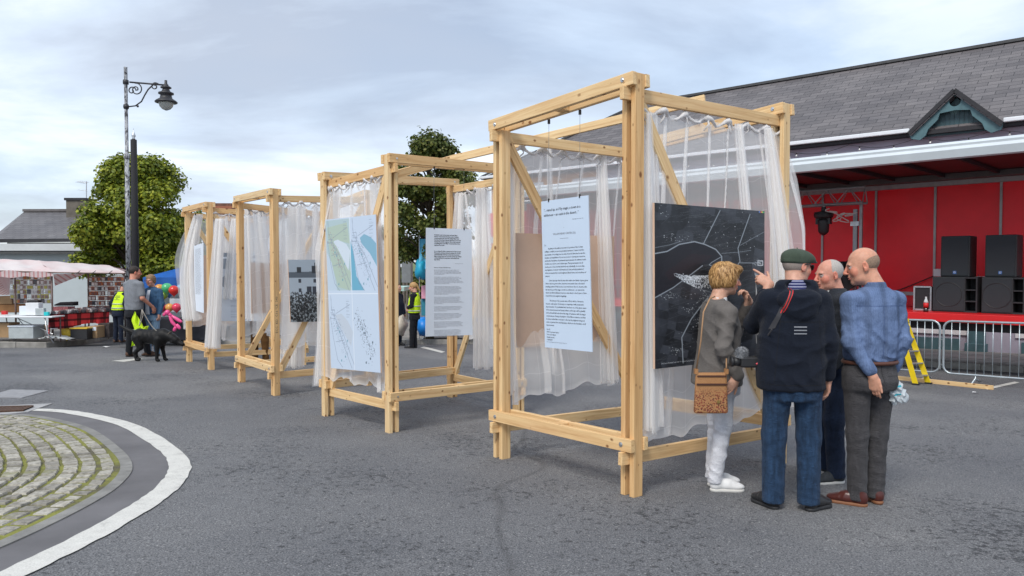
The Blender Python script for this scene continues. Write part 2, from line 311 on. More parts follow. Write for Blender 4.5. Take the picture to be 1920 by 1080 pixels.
CEN=Vector((-6.3,4.6,0))
mb=MB(); n=len(ki); mb.add([gp(CEN,.052)]+[gp(p,.010) for p in ki],[(0,i+1,i+2) for i in range(n-1)]); tag(mb.build('island_bed',M_moss),kind='structure')
mb=MB(); row=0
cum=[0]
for i in range(1,n): cum.append(cum[-1]+(ki[i]-ki[i-1]).length)
def on(curve,s):
    for i in range(1,n):
        if cum[i]>=s: 
            f=(s-cum[i-1])/(cum[i]-cum[i-1]); return curve[i-1].lerp(curve[i],f)
    return curve[-1]
for row in range(27):
    f=lambda p,d:p+(CEN-p)*min(.985,d)      # shrink rings towards the centre
    d0=.012+row*.0365; d1=d0+random.uniform(.026,.029)
    if d1>.98: break
    s=random.uniform(0,.1); ring=1-d0
    while s<cum[-1]-.1:
        wd=random.uniform(.10,.20)/max(.25,ring); wd=min(wd,cum[-1]-s); g_=random.uniform(.012,.022)/max(.3,ring)
        q=[f(on(ki,s+g_),d0),f(on(ki,s+wd-g_),d0),f(on(ki,s+wd-g_),d1),f(on(ki,s+g_),d1)]
        s+=wd
        q=[p+Vector((random.uniform(-.006,.006),random.uniform(-.006,.006),0)) for p in q]
        base=.004+.045*(1-(1-min(1,d0*1.3))**2); tz=[random.uniform(-.004,.004)+.006 for _ in range(4)]
        c_=sum(q,Vector())/4; top=[p.lerp(c_,.10) for p in q]
        B_=[gp(p,base-.02) for p in q]; M1=[gp(p,base+tz[i]-.004) for i,p in enumerate(q)]; T_=[gp(p,base+tz[i]+.006) for i,p in enumerate(top)]
        mb.add(B_+M1+T_,[(0,1,5,4),(1,2,6,5),(2,3,7,6),(3,0,4,7),(4,5,9,8),(5,6,10,9),(6,7,11,10),(7,4,8,11),(8,9,10,11)])
m,t,b=newmat('cobble_stone'); v=objc(t); n_=noise(t,26,5,.7,v); geo=N(t,'ShaderNodeNewGeometry'); isl=ramp(t,geo.outputs['Random Per Island'],[(0,(.62,.60,.57)),(.5,(.9,.88,.83)),(1,(1.12,1.10,1.04))]); c=ramp(t,n_.outputs[0],[(.3,(.15,.14,.125)),(.48,(.33,.315,.28)),(.7,(.50,.485,.45))]); c1=mix(t,1.,c.outputs[0],isl.outputs[0],'MULTIPLY')
ms_=noise(t,2.6,5,.7,v); mr=ramp(t,ms_.outputs[0],[(.58,(0,0,0)),(.68,(.55,.55,.55))]); t.links.new(mix(t,mr.outputs[0],c1,(.19,.19,.05)),b.inputs['Base Color']); setin(b,Roughness=.85); bump(t,b,n_.outputs[0],.6,.006)
tag(mb.build('cobbled_island',m),kind='structure')
# small painted marks and crack by the stage and left
def patch(pts,h,mt,name,kind='structure'):
    mb=MB(); mb.add([gp(gnd(*p),h) for p in pts],[tuple(range(len(pts)))]); return tag(mb.build(name,mt),kind=kind)
patch([(1843,729),(1852,731),(1912,718),(1902,716)],.006,M_paint,'road_marking')
patch([(640,675),(700,672),(702,676),(640,679)],.006,M_paint,'road_marking')
patch([(795,650),(835,660),(828,662),(788,652)],.006,M_paint,'road_marking')
patch([(210,677),(262,672),(268,674),(232,679)],.006,M_paint,'road_marking')
# drain grate and cover slab
o=thing('drain_grate',gnd(40,768),'rusty iron drain grate in a concrete surround by the cobbled island','drain')
S=[gnd(*q) for q in [(-30,783),(52,774),(98,758),(-10,763)]]
mb=MB(); mb.hexa([gp(p,-.02) for p in S]+[gp(p,.012) for p in S]); mb.build('surround',mat('concrete_surround',(.36,.36,.36),.85,0,.15,10,.3,90),o)
S2=[gnd(*q) for q in [(-20,776),(44,773),(62,765),(-5,767)]]
mb=MB(); mb.add([gp(p,.014) for p in S2],[(0,1,2,3)]); mb.build('pit',mat('dark_pit',(.012,.011,.01),.9),o)
mb=MB()
for k in range(9):
    f=(k+.5)/9; a_=S2[0].lerp(S2[1],f); b_=S2[3].lerp(S2[2],f+.04); mb.beam(gp(a_,.026),gp(b_,.024),.030,.006)
mb.beam(gp(S2[0],.022),gp(S2[1],.022),.03,.02).beam(gp(S2[3],.022),gp(S2[2],.022),.03,.02)
mb.build('grille',mat('rusty_iron',(.10,.055,.035),.8,.2,.4,30),o)
mb=MB(); S=[gnd(*q) for q in [(-30,745),(40,747),(92,733),(20,731)]]; mb.hexa([gp(p,-.02) for p in S]+[gp(p,.008) for p in S])
solo(mb,'inspection_cover',mat('cover_concrete',(.27,.27,.28),.8,0,.15,12,.3,80),'flat grey concrete inspection cover set in the road above the drain','cover')
# litter
for (u,v_,r,l) in [(198,652,.10,'scrap of white paper lying on the road near the kerb'),(235,639,.11,'crumpled white paper at the foot of the pavement'),(1828,738,.05,'small pale scrap on the road beside the plank end')]:
    p=gnd(u,v_); mb=MB(); mb.grid(lambda i,j:(p.x+(i-2)*r*.4+random.uniform(-.01,.01),p.y+(j-1)*r*.5,gz(p.x,p.y)+.012+random.uniform(0,.02)),4,2); solo(mb,'paper_scrap',mat('litter_paper',(.75,.75,.75),.8),l,'litter')
# ================================================================ TIMBER FRAMES
def frame(px,tops,brace,label,db='AB',hlow=.37):
    """px: dict of corner -> bottom pixel (or xy); tops: corner -> top pixel v at that corner"""
    cor={}; H={}
    for k,q in px.items():
        if q is None: continue
        cor[k]=gnd(*q)
    if 'C' not in cor: cor['C']=cor['B']+(cor['D']-cor['A'])
    if 'D' not in cor: cor['D']=cor['A']+(cor['C']-cor['B'])
    for k in cor: cor[k]=G(cor[k].x,cor[k].y)
    top={}
    for k,q in tops.items(): top[k]=at(q[0],q[1],cor[k].y).z
    hm=np.mean([top[k]-cor[k].z for k in top])
    for k in cor:
        if k not in top: top[k]=cor[k].z+hm
    A_,B_,C_,D_=[cor[k] for k in 'ABCD']; base=(A_+B_+C_+D_)/4
    root=thing('exhibition_frame',G(base.x,base.y),label,'timber frame','sawn timber frames of the street exhibition')
    e1=((B_-A_)+(C_-D_)); e1.z=0; e1.normalize(); e2=((C_-B_)+(D_-A_)); e2.z=0; e2.normalize()
    W=.0415; Hh=.091
    T={k:Vector((cor[k].x,cor[k].y,top[k])) for k in cor}
    for k,s in (('A',-1),('D',-1),('B',1),('C',1)):
        c=cor[k]; t_=T[k]
        e=e1*s
        # outer post reaches the top, inner post stops under the beams, side beam runs in the gap
        timber(root,c+e*W,Vector((t_.x,t_.y,t_.z))+e*W,W,Hh,e2,'post')
        timber(root,c-e*W,Vector((t_.x,t_.y,t_.z-Hh-.002))-e*W,W,Hh,e2,'post')
    ov=e1*(W*1.5+.012)
    for P,Q,s in (('A','B',-1),('D','C',1)):
        o_=e2*s*(Hh/2+W/2+.001)
        for off in (o_,-o_ if 0 else -o_):
            timber(root,T[P]+off-ov-V(0,0,Hh/2),T[Q]+off+ov-V(0,0,Hh/2),W,Hh,(0,0,1),'top_beam')
            bP=cor[P]+off+V(0,0,hlow); bQ=cor[Q]+off+V(0,0,hlow)
            timber(root,bP-ov,bQ+ov,W,Hh,(0,0,1),'base_beam')
        # spacer blocks in the middle of the double beams
        for z0,z1,S in ((0,0,T),(hlow,hlow,cor)):
            mid=(S[P]+S[Q])/2; mid=mid-V(0,0,Hh/2) if S is T else mid+V(0,0,hlow)
            timber(root,mid-e1*.045,mid+e1*.045,Hh,Hh-.012,(0,0,1),'spacer')
        for q in (P,Q):
            for z in (T[q].z-Hh/2,cor[q].z+hlow):
                sgn=-1 if q in 'AD' else 1; c=Vector((cor[q].x,cor[q].y,z))-e1*sgn*.02
                for f_ in (-e2*(Hh/2+W+.001),e2*(Hh/2+W+.001)):
                    u_=f_.normalized(); mb=MB(); mb.tube([c+f_*.96,c+f_+u_*.004],.017,10); mb.tube([c+f_+u_*.0035,c+f_+u_*.012],.010,8); mb.build('bolt',M_bolt,root)
    ov2=e2*(Hh/2+W+.03)
    for P,Q in (('A','D'),('B','C')):
        timber(root,T[P]-ov2-V(0,0,Hh*1.5+.004),T[Q]+ov2-V(0,0,Hh*1.5+.004),W-.003,Hh,(0,0,1),'side_beam')
        timber(root,cor[P]-ov2+V(0,0,hlow-Hh-.004),cor[Q]+ov2+V(0,0,hlow-Hh-.004),W-.003,Hh,(0,0,1),'side_beam')
        dd=(cor[Q]-cor[P]).normalized(); dd2=Vector((dd.x,dd.y,0)).normalized()
        zt=T[P].z-Hh*2-.10; zb=cor[P].z+hlow-Hh*.5+.10
        if brace=='down': a_=Vector((*cor[P].xy,T[P].z-Hh*2-.02))+dd2*.07; b_=Vector((*cor[Q].xy,cor[Q].z+hlow-Hh*.4))-dd2*.08
        else: a_=Vector((*cor[P].xy,cor[P].z+hlow-Hh*.4))+dd2*.08; b_=Vector((*cor[Q].xy,T[Q].z-Hh*2-.02))-dd2*.07
        timber(root,a_,b_,W-.005,Hh,(0,0,1),'brace')
    return dict(root=root,cor=cor,top=T,e1=e1,e2=e2)
G0='timber frame'
F1=frame(dict(A=(941,858),B=(1184,928),C=(1457,868)),dict(A=(940,226),B=(1190,140),C=(1466,196)),'down','tallest and nearest timber frame, with the handwritten letter and the dark aerial photograph')
F2=frame(dict(D=(615,779),A=(735,810),B=(972,775),C=(848,744)),dict(D=(612,324),A=(728,290),B=(972,312),C=(840,336)),'up2' if 0 else 'down','second nearest timber frame, with the four colour map board and a white text sheet') 
F3=frame(dict(A=(453,716),B=(517,741),C=(690,722)),dict(A=(450,368),B=(515,354),C=(690,357)),'up','third timber frame from the front, holding the black and white cattle fair photograph')
F4=frame(dict(A=(355,678),B=(396,693),C=(568,684)),dict(A=(352,389),B=(392,379),C=(566,392)),'down','farthest timber frame beside the black dog, with its curtain blowing out to the left')
# loose timbers lying across the tops
o=MB()
def rail(p,q,l):
    a_=at(*p);b_=at(*q); r=thing('tie_timber',a_,l,'timber'); timber(r,a_,b_,.042,.091,(0,0,1),'rail'); return r
rail((728,331,8.3),(868,293,9.5),'short tie timber rising from the second frame across its top')
rail((845,299,9.2),(1322,186,7.6),'long tie timber laid across from the second frame behind the tallest frame')
# printed grading stamps on the posts
M_ink=mat('black_ink',(.03,.03,.035),.7,0,.1)
def stamp(fr,k,side,body,z0,size=.05):
    c=fr['cor'][k]; e1,e2=fr['e1'],fr['e2']
    p=c+e1*(.0415*1.5+.0012)+e2*(-.018); vs,fs=textmesh(body,size)
    # text x runs up the post, text y runs towards -e2..
    mb=MB(); mb.add([p+V(0,0,z0)+V(0,0,1)*(x)+e2*(-y-0.0)*-1*(-1) for x,y,z in vs],fs); mb.build('grading_stamp',M_ink,fr['root'])
for fr,k,z0 in ((F3,'B',.85),(F2,'B',.9),(F4,'B',.8)): stamp(fr,k,1,'ECC  KD  C16  CE  340',z0)
# ================================================================ TULLE CURTAINS
m,t,b=newmat('white_tulle'); M_tulle=m
setin(b,Base_Color=(1,.99,.98),Roughness=.8); b.inputs['Specular IOR Level'].default_value=.1
outn=t.nodes['Material Output']; tr=N(t,'ShaderNodeBsdfTransparent'); tl=N(t,'ShaderNodeBsdfTranslucent'); tl.inputs[0].default_value=(1,.99,.98,1); m1=N(t,'ShaderNodeMixShader'); m1.inputs[0].default_value=.45; t.links.new(b.outputs[0],m1.inputs[1]); t.links.new(tl.outputs[0],m1.inputs[2])
lw=N(t,'ShaderNodeLayerWeight'); lw.inputs[0].default_value=.5; mr_=N(t,'ShaderNodeMapRange'); mr_.inputs[1].default_value=.0; mr_.inputs[2].default_value=1.; mr_.inputs[3].default_value=.43; mr_.inputs[4].default_value=.80; pw=N(t,'ShaderNodeMath',operation='POWER'); pw.inputs[1].default_value=2.6; t.links.new(lw.outputs['Facing'],pw.inputs[0]); t.links.new(pw.outputs[0],mr_.inputs[0])
ca=N(t,'ShaderNodeAttribute',attribute_name='cloth'); cs=N(t,'ShaderNodeSeparateXYZ'); t.links.new(ca.outputs[1],cs.inputs[0]); last=mr_.outputs[0]
for ax_,per,am in ((0,.21,.13),(1,.27,.11)):
    dv=N(t,'ShaderNodeMath',operation='DIVIDE'); dv.inputs[1].default_value=per; t.links.new(cs.outputs[ax_],dv.inputs[0]); pp=N(t,'ShaderNodeMath',operation='PINGPONG'); pp.inputs[1].default_value=.5; t.links.new(dv.outputs[0],pp.inputs[0]); rg=N(t,'ShaderNodeMapRange'); rg.inputs[1].default_value=.48; rg.inputs[2].default_value=.5; rg.inputs[3].default_value=0; rg.inputs[4].default_value=am; t.links.new(pp.outputs[0],rg.inputs[0]); ad=N(t,'ShaderNodeMath',operation='ADD'); t.links.new(last,ad.inputs[0]); t.links.new(rg.outputs[0],ad.inputs[1]); last=ad.outputs[0]
hm_=N(t,'ShaderNodeMath',operation='MULTIPLY_ADD',use_clamp=True); t.links.new(cs.outputs[2],hm_.inputs[0]); hm_.inputs[1].default_value=.25; t.links.new(last,hm_.inputs[2]); 
m2=N(t,'ShaderNodeMixShader'); t.links.new(hm_.outputs[0],m2.inputs[0]); t.links.new(tr.outputs[0],m2.inputs[1]); t.links.new(m1.outputs[0],m2.inputs[2]); t.links.new(m2.outputs[0],outn.inputs[0])
def curtain(P,Q,zbotP,zbotQ,nrm,label,bunches,seed=0,n=300,nz=40,blow=0,pull=None,drift=0,gather=None):
    """tulle hung between P and Q (its top edge), down to heights zbotP..zbotQ. bunches: (position s, half width, lean, reach down 0..1)"""
    r=random.Random(seed); L=(Q-P).length; ex=(Q-P).normalized(); nrm=Vector(nrm).normalized(); ph=[r.uniform(0,6.28) for _ in range(8)]
    bn=[(c,w_,ln,rc,r.uniform(.75,1.1),r.uniform(.6,1.6)) for c,w_,ln,rc in bunches]
    def pt(i,j):
        s=i/n; v=j/nz; dx=0; dn=0
        for c,w_,ln,rc,kk,wg in bn:
            cc=c+ln*v/L; ww=w_*(.45+.75*v**.7*wg) if rc>=1 else w_*(.5+.5*v); u=(s-cc)/ww
            if abs(u)<1:
                k=kk*(1 if rc>=1 else max(0,1-v/rc)**.5); dx-=ww*k*math.sin(math.pi*u); dn+=.010*math.cos(math.pi*u*1.5)*k
        dn+=.018*math.sin(s*13+ph[0]+v*1.2)*(.2+v)+.007*math.sin(s*37+ph[1]-v*2.)*(.3+v)
        dn+=blow*math.sin(math.pi*min(1,v*1.08))**1.2*(math.sin(math.pi*min(1,max(0,s)))**.8*.6+.4)
        sx=s+dx
        if gather: gx,ga=gather; sx=sx+(gx-sx)*ga*min(1,v*1.4)
        if pull: e_,d_=pull; wgt=(s if e_ else 1-s)**2.6; dn+=.13*wgt**2*min(1,v*3); sx+=d_/L*wgt*math.sin(math.pi*.5*min(1,v*2.2))*(1-.25*v)
        sx+=drift/L*v
        zb=zbotP+(zbotQ-zbotP)*s + .03*math.sin(s*17+ph[2])+.015*math.sin(s*43+ph[4])
        z=(P.z+(Q.z-P.z)*s -.02*(1+math.cos(s*2*math.pi*7+ph[3])))*(1-v)+zb*v
        p=P+ex*(sx*L)+nrm*dn; return (p.x,p.y,z)
    mb=MB(); mb.grid(pt,n,nz); c=Vector(((P.x+Q.x)/2,(P.y+Q.y)/2,min(zbotP,zbotQ))); root=thing('tulle_curtain',c,label,'curtain','white tulle curtains hung on the timber frames')
    co=mb.build('cloth',M_tulle,root,smooth=True); H_=P.z-zbotP; set_col(co.data,np.array([((k%(n+1))/n*L,(k//(n+1))/nz*H_,min(1,max(0,((k//(n+1))/nz-.975)*50))) for k in range(len(co.data.vertices))]),'cloth')
    hb=MB(); nb=MB(); pts=[];rs=[]; kk=int(L/.012)
    for i in range(kk+1):
        s=i/kk; q=P.lerp(Q,s); a_=.5+.5*math.cos(s*2*math.pi*7+ph[3])
        pts.append(q+V(0,0,.015-.05*(1-a_)+.006*r.random())+nrm*.012*math.sin(s*60)); rs.append(.009+.014*a_**3+.003*r.random())
    for k in range(8):
        s=max(0,min(1,(k*2*math.pi-ph[3])/(14*math.pi))); q=P.lerp(Q,s)+V(0,0,.02); nb=MB(); nb.ball(q,.024,8,(1,.8,1.1)); nb.tube([q,q+V(.012,-.01,-.05),q+V(.03*(-1)**k,-.015,-.10)],[.012,.008,.003],6)
        nb.v=[(x+.004*math.sin(z*300+x*200),y+.004*math.sin(x*260),z+.003*math.sin(y*300)) for x,y,z in nb.v]; nb.build('tied_knot',M_head,root,smooth=True)
    hb.tube(pts,rs,9); hb.build('heading',M_head,root,smooth=True)
    return root
m,t,b=newmat('tulle_heading'); M_head=m; setin(b,Base_Color=(.84,.81,.80),Roughness=.9); nn=noise(t,70,4,.7,objc(t,(1,1,1)),1.5); bump(t,b,nn.outputs[0],.8,.01)
tr=N(t,'ShaderNodeBsdfTransparent'); m2=N(t,'ShaderNodeMixShader'); m2.inputs[0].default_value=.82; t.links.new(tr.outputs[0],m2.inputs[1]); t.links.new(b.outputs[0],m2.inputs[2]); t.links.new(m2.outputs[0],t.nodes['Material Output'].inputs[0])
def side(fr,k1,k2,s0,s1,out=0,drop=.15):
    """top line of a curtain on the side k1-k2, out metres outside"""
    a_,b_=fr['top'][k1],fr['top'][k2]; e=fr['e1']*out
    return a_.lerp(b_,s0)+e-V(0,0,drop),a_.lerp(b_,s1)+e-V(0,0,drop)
e=F1['e1']
P,Q=side(F1,'A','D',.05,.97,-.055,.215); c1a=curtain(P,Q,.43,.52,-e,'white tulle curtain behind the handwritten letter on the nearest frame',[(.04,.05,0,1),(.24,.03,.02,1),(.38,.016,.0,1),(.55,.03,-.02,.7),(.70,.03,.04,1),(.84,.025,.03,.6),(.95,.05,.05,1)],1,blow=.16,drift=.05)
P,Q=side(F1,'B','C',.04,1.03,.0,.235); c1b=curtain(P,Q,.36,.42,e,'white tulle curtain beside the dark aerial photograph, blowing round the right hand post',[(.05,.06,.02,1),(.15,.035,-.10,1),(.29,.035,-.20,1),(.44,.028,-.15,.8),(.56,.02,-.25,.7),(.66,.03,.15,.8),(.80,.035,.03,1),(.87,.02,.12,.5),(.96,.05,.03,1)],2,blow=.0,pull=(1,.24))
a_,b_=F2['top']['D'],F2['top']['A']; ee=F2['e2']*.0
P=a_.lerp(b_,.05)-V(0,0,.20);Q=a_.lerp(b_,.97)-V(0,0,.20); nda=(b_-a_).cross(V(0,0,1)); nda=nda if nda.dot(CAM-a_)>0 else -nda
c2a=curtain(P,Q,.38,.36,nda,'white tulle curtain hanging behind the four colour map board',[(.05,.06,-.03,1),(.2,.03,.0,.5),(.4,.02,.02,1),(.62,.03,.02,.5),(.85,.035,.02,1),(.96,.05,0,1)],3,blow=-.02,pull=(0,-.13))
a_,b_=F2['top']['C'],F2['top']['B']
P=a_.lerp(b_,.02)-V(0,0,.20);Q=a_.lerp(b_,.96)-V(0,0,.20); c2b=curtain(P,Q,.72,.55,F2['e1'],'white tulle curtain drawn together to the right of the typed sheet',[(.06,.05,.05,1),(.22,.05,.10,1),(.40,.04,.0,1),(.55,.05,.08,1),(.72,.05,-.03,1),(.88,.06,0,1)],4,gather=(.92,.28))
P,Q=side(F3,'A','D',.10,.95,-.03,.20); c3a=curtain(P,Q,.55,.5,-F3['e1'],'white tulle curtain on the far side of the third frame from the front',[(.08,.05,.05,1),(.20,.07,.08,1),(.45,.03,0,.6),(.8,.05,0,1)],5,gather=(.25,.12))
P,Q=side(F3,'B','C',.03,.97,.0,.20); c3b=curtain(P,Q,.52,.5,F3['e1'],'white tulle curtain beside the black and white cattle fair photograph',[(.06,.06,0,1),(.22,.08,.02,1),(.42,.05,-.12,1),(.6,.03,.1,.7),(.85,.05,0,1)],6,blow=.02)
P,Q=side(F4,'A','D',.04,.96,-.03,.20); c4a=curtain(P,Q,.40,.45,-F4['e1'],'white tulle curtain blowing out to the left of the farthest frame',[(.05,.06,0,1),(.3,.06,.05,1),(.6,.03,0,.6),(.85,.05,0,1)],7,blow=.45,pull=(0,-.30))
P,Q=side(F4,'B','C',.02,.97,.0,.20); c4b=curtain(P,Q,.25,.45,F4['e1'],'white tulle curtain round the grey town plan board on the farthest frame',[(.05,.07,0,1),(.16,.07,-.05,1),(.34,.04,.02,.6),(.5,.03,0,1),(.85,.05,0,1)],8,blow=.03,gather=(.35,.08))
def bundle(cur,tu,tv,bu,bv,wt,wb,y0,y1,folds=7,seed=0,bow=0):
    """part of a curtain gathered in deep pleats; ends given where the photo shows them, y0/y1 their distances"""
    r=random.Random(seed); a_=at(tu,tv,y0); b_=at(bu,bv,y1); k_=.72 if y0>10 else 1.; w0=k_*wt*y0/F; w1=k_*wb*y1/F; ex=(b_-a_).cross(V(0,1,0)); ex=Vector((1,.0,0)); n=folds*10; ph=r.uniform(0,6)
    def f(i,j):
        s=i/n; v=j/30; p=a_.lerp(b_,v); w_=w0+(w1-w0)*v**.8; th=s*folds*2*math.pi+ph
        x=(s-.5+.16*math.sin(th+1.3*math.sin(s*9)))*w_+bow*math.sin(math.pi*v); y=(.35*math.cos(th)+.12*math.sin(s*31+v*5))*w_*.55
        return (p.x+x,p.y+y,p.z+.02*math.sin(s*13+ph)*v)
    mb=MB(); mb.grid(f,n,30); mb.build('gathered_fold',M_tulle,cur,smooth=True)
for a_ in ((c1b,1212,212,1212,806,16,52,5.30,5.28,8,1),(c1b,1228,212,1232,790,10,30,5.40,5.38,5,2),(c1b,1440,240,1478,640,14,48,6.15,6.1,6,3,.02),(c1b,1385,232,1420,640,16,22,5.95,5.95,4,31),(c1a,957,262,950,738,12,26,6.55,6.5,6,4),(c1a,1030,272,1036,700,8,14,6.9,6.9,4,41),(c1a,1128,285,1145,715,16,30,7.2,7.2,5,5),(c2a,628,352,608,722,14,34,8.7,8.65,7,6),(c2a,700,345,722,705,12,26,7.9,7.9,6,7),(c2b,862,362,852,560,14,22,9.9,9.8,5,8),(c2b,905,352,908,690,20,34,9.5,9.4,7,9),
  (c3b,557,384,548,688,36,48,10.75,10.7,9,10),(c3b,592,384,590,640,14,20,11.0,11.0,5,11),(c3a,482,384,508,622,20,30,12.2,12.2,7,12),(c3a,463,384,470,600,10,22,12.1,12.1,5,13),(c4a,372,402,360,600,18,40,14.4,14.2,8,14,-.12),(c4b,412,410,398,652,20,34,13.2,13.1,8,15),(c4b,440,410,430,560,14,26,13.5,13.4,6,16)): bundle(*a_)
# ================================================================ BOARDS AND SHEETS
def quad_on(px,p,n):
    return [hit(u,v_,p,n) for u,v_ in px]       # TL TR BR BL
class Panel:
    def __init__(s,px,p,n,name,label,cat,thick=.006,frontmat=None,backmat=None,group=None):
        q=quad_on(px,Vector(p),Vector(n).normalized()); s.q=q; s.TL,s.TR,s.BR,s.BL=q
        nn=(s.TR-s.TL).cross(s.BL-s.TL).normalized()
        if nn.dot(CAM-s.TL)<0: nn=-nn
        s.n=nn; s.w=((s.TR-s.TL).length+(s.BR-s.BL).length)/2; s.h=((s.BL-s.TL).length+(s.BR-s.TR).length)/2
        c=(s.BL+s.BR)/2; s.root=thing(name,c,label,cat,group); mb=MB(); P=[s.BL,s.BR,s.TR,s.TL]; mb.hexa([x-nn*thick for x in P]+[x for x in P]); mb.build('board',backmat or M_mdf,s.root)
        if frontmat: mb=MB(); mb.hexa([x+nn*.0002 for x in P]+[x+nn*.0015 for x in P]); mb.build('sheet',frontmat,s.root)
    def pt(s,a_,b_,o=.0025):     # a 0..1 across, b 0..1 down
        return s.TL.lerp(s.TR,a_).lerp(s.BL.lerp(s.BR,a_),b_)+s.n*o
    def text(s,body,x,y,size,mt,name='lettering',**k):
        vs,fs=textmesh(body,size,**k); mb=MB(); mb.add([s.pt((x+a_)/s.w,(y-b_)/s.h) for a_,b_,_ in vs],fs); return mb.build(name,mt,s.root)
    def raster(s,img,mt,name='print'):
        h,w_,_=img.shape; mb=MB(); mb.grid(lambda i,j:s.pt(i/(w_-1),j/(h-1),.0022),w_-1,h-1); o=mb.build(name,mt,s.root); set_col(o.data,img.reshape(-1,3)); return o
    def rect(s,x0,y0,x1,y1,mb,o=.0028): mb.add([s.pt(x0,y0,o),s.pt(x1,y0,o),s.pt(x1,y1,o),s.pt(x0,y1,o)],[(3,2,1,0)])
M_mdf=mat('mdf_board',(.63,.45,.34),.75,0,.07,3)
M_sheet=mat('white_foam_board',(.70,.76,.84),.55,0,.03,2)
M_bsheet=mat('pale_blue_sheet',(.56,.66,.79),.55,0,.03,2)
M_text=mat('printed_ink',(.03,.035,.05),.6,0,.1)
M_text2=mat('printed_grey_ink',(.16,.17,.2),.6,0,.1)
M_print=colattr('photographic_print',.42,spec=.35)
def wires(pn,tops,lab='wire'):
    mb=MB(); cl=MB()
    for (a_,u,v_) in tops:
        p=pn.pt(a_,0,0); q=Vector((p.x,p.y,at(u,v_,p.y).z)); mb.tube([p,q],.0016,5); cl.tube([p-V(0,0,.012),p+V(0,0,.016)],.007,8); cl.tube([q-V(0,0,.035),q],.011,8)
    mb.build('wire',M_wire,pn.root); cl.build('clip',M_black,pn.root)
# -- letter on the nearest frame
A1,B1=F1['cor']['A'],F1['cor']['B']; nAB=Vector((F1['e2'].x,F1['e2'].y,0))
L1=Panel([(1015,378),(1103,366),(1111,660),(1022,651)],(A1+B1)/2,nAB+F1['e1']*.05,'hanging_text_sheet','pale blue sheet with a handwritten style letter, hung on two wires in the nearest frame','sign',.006,M_bsheet,M_bsheet)
wires(L1,[(.17,1035,224),(.83,1091,206)])
w_=L1.w; h_=L1.h
L1.text('“... raised up, as if by magic, a town in a\nwilderness – an oasis in the desert...”',.05*w_,.052*h_,.0255*h_,M_text,shear=.22,linesp=1.35,bold=.0003,spacing=.97)
L1.text('Mary Knight, Secret notes, 1836',.67*w_,.138*h_,.0085*h_,M_text,shear=.2)
L1.text('to',.48*w_,.185*h_,.010*h_,M_text2); L1.text('WILLIAM HENRY CARTER, ESQ.',.25*w_,.222*h_,.0185*h_,M_text2,spacing=.93)
mb=MB(); L1.rect(.40,.262,.58,.2635,mb); mb.build('rule',M_text2,L1.root)
L1.text('Sir,',.045*w_,.295*h_,.0158*h_,M_text,shear=.2)
para1='          In giving to the public an account of a portion of the County\nof Mayo, in which you are the principal proprietor, I cannot omit the\nopportunity of recording it as one who, from the first time he saw the\nsituation and capabilities of it, set out at once to develop its resources,\nand lay the foundation of permanent improvements; the ultimate result\nof which can only be seen in future ages. That governments can do\nmuch good, is true; but that landlords can, individually, do more than\nany legislature, however well intentioned, I am perfectly satisfied of,\nwhen accompanied by sound judgment, liberal views, and soundness of\npurpose.'
para2='          Some man says, that the man who makes two blades of grass grow\nwhere only one grew before, deserves more praise than a thousand\nbrawling patriots. If this be true, how much more does he deserve, who\nhas raised up, as if by magic, a town in a wilderness – an oasis in the\ndesert, by which cultivation has been extended in a short space of time\nbeyond the most sanguine imaginings.'
para3='          The history of the present state of Erris will, in a few years,\nbecome only matter of curiosity, as comparing it with progressive\nimprovements. To an individual who has been one of the great causes\nof its commencement and steady advance, after ages will be grateful,\nand he himself will retire from this stage of existence with the happy\nconsciousness of being a benefactor of his fellow creatures, and that\nhe leaves behind him a successor, who has the judgment and good\nsense to pursue those well laid plans, which are the foundation of all\nimprovement.'
kw=dict(shear=.2,linesp=1.32,bold=.0001,spacing=.955)
sz=.0157*h_
L1.text(para1,.05*w_,.318*h_,sz,M_text,**kw); L1.text(para2,.05*w_,.535*h_,sz,M_text,**kw); L1.text(para3,.05*w_,.672*h_,sz,M_text,**kw)
L1.text('I am Sir,\nWith the greatest respect,\nYour most obliged,\nHumble servant,\nP. KNIGHT.',.05*w_,.868*h_,.0135*h_,M_text,**kw)
L1.text('Erris in the Irish Highlands, and the Atlantic Railway by P. Knight, 1836',.05*w_,.957*h_,.0075*h_,M_text,shear=.15)
# -- typed sheet on the second frame
A2,B2=F2['cor']['A'],F2['cor']['B']; nAB=Vector((F2['e2'].x,F2['e2'].y,0))
L2=Panel([(799,427),(884,430),(886,628),(798,631)],(A2+B2)/2,nAB,'hanging_text_sheet','white sheet of small typed text hung between the posts of the second frame','sign',.006,M_sheet,M_sheet)
wires(L2,[(.17,812,310),(.83,870,312)])
w_=L2.w; h_=L2.h
def lines(n,seed,wid=62,word=(2,9)):
    r=random.Random(seed); out_=[]; W_=('the of and to in a that was it by for with town this from which have been had are bay land square street market Belmullet Erris county Mayo Carter harbour road houses building erected proprietor situation improvement people tenants coast canal commenced engineer village mountain between after year great').split()
    for k in range(n):
        L_=wid if k<n-1 else int(wid*r.uniform(.35,.7)); s=''
        while len(s)<L_-6: s+=r.choice(W_)+' '
        out_.append(s.strip())
    return '\n'.join(out_)
y=.055
for n_,sd_,sz_,wd_,bo,gap in ((7,1,.0150,50,.0006,.03),(6,2,.0150,50,.0006,.012)):
    L2.text(lines(n_,sd_,wd_),.17*w_,y*h_,sz_*h_,M_text,linesp=1.05,bold=bo,spacing=.97); y+=n_*.0172+gap
L2.text('The Survey, Erris, 1833',.62*w_,(y+.0)*h_,.0095*h_,M_text2); y+=.038
L2.text('Dear Sir,  The plan of Belmullet Town.',.17*w_,y*h_,.0115*h_,M_text,bold=.0004); y+=.022
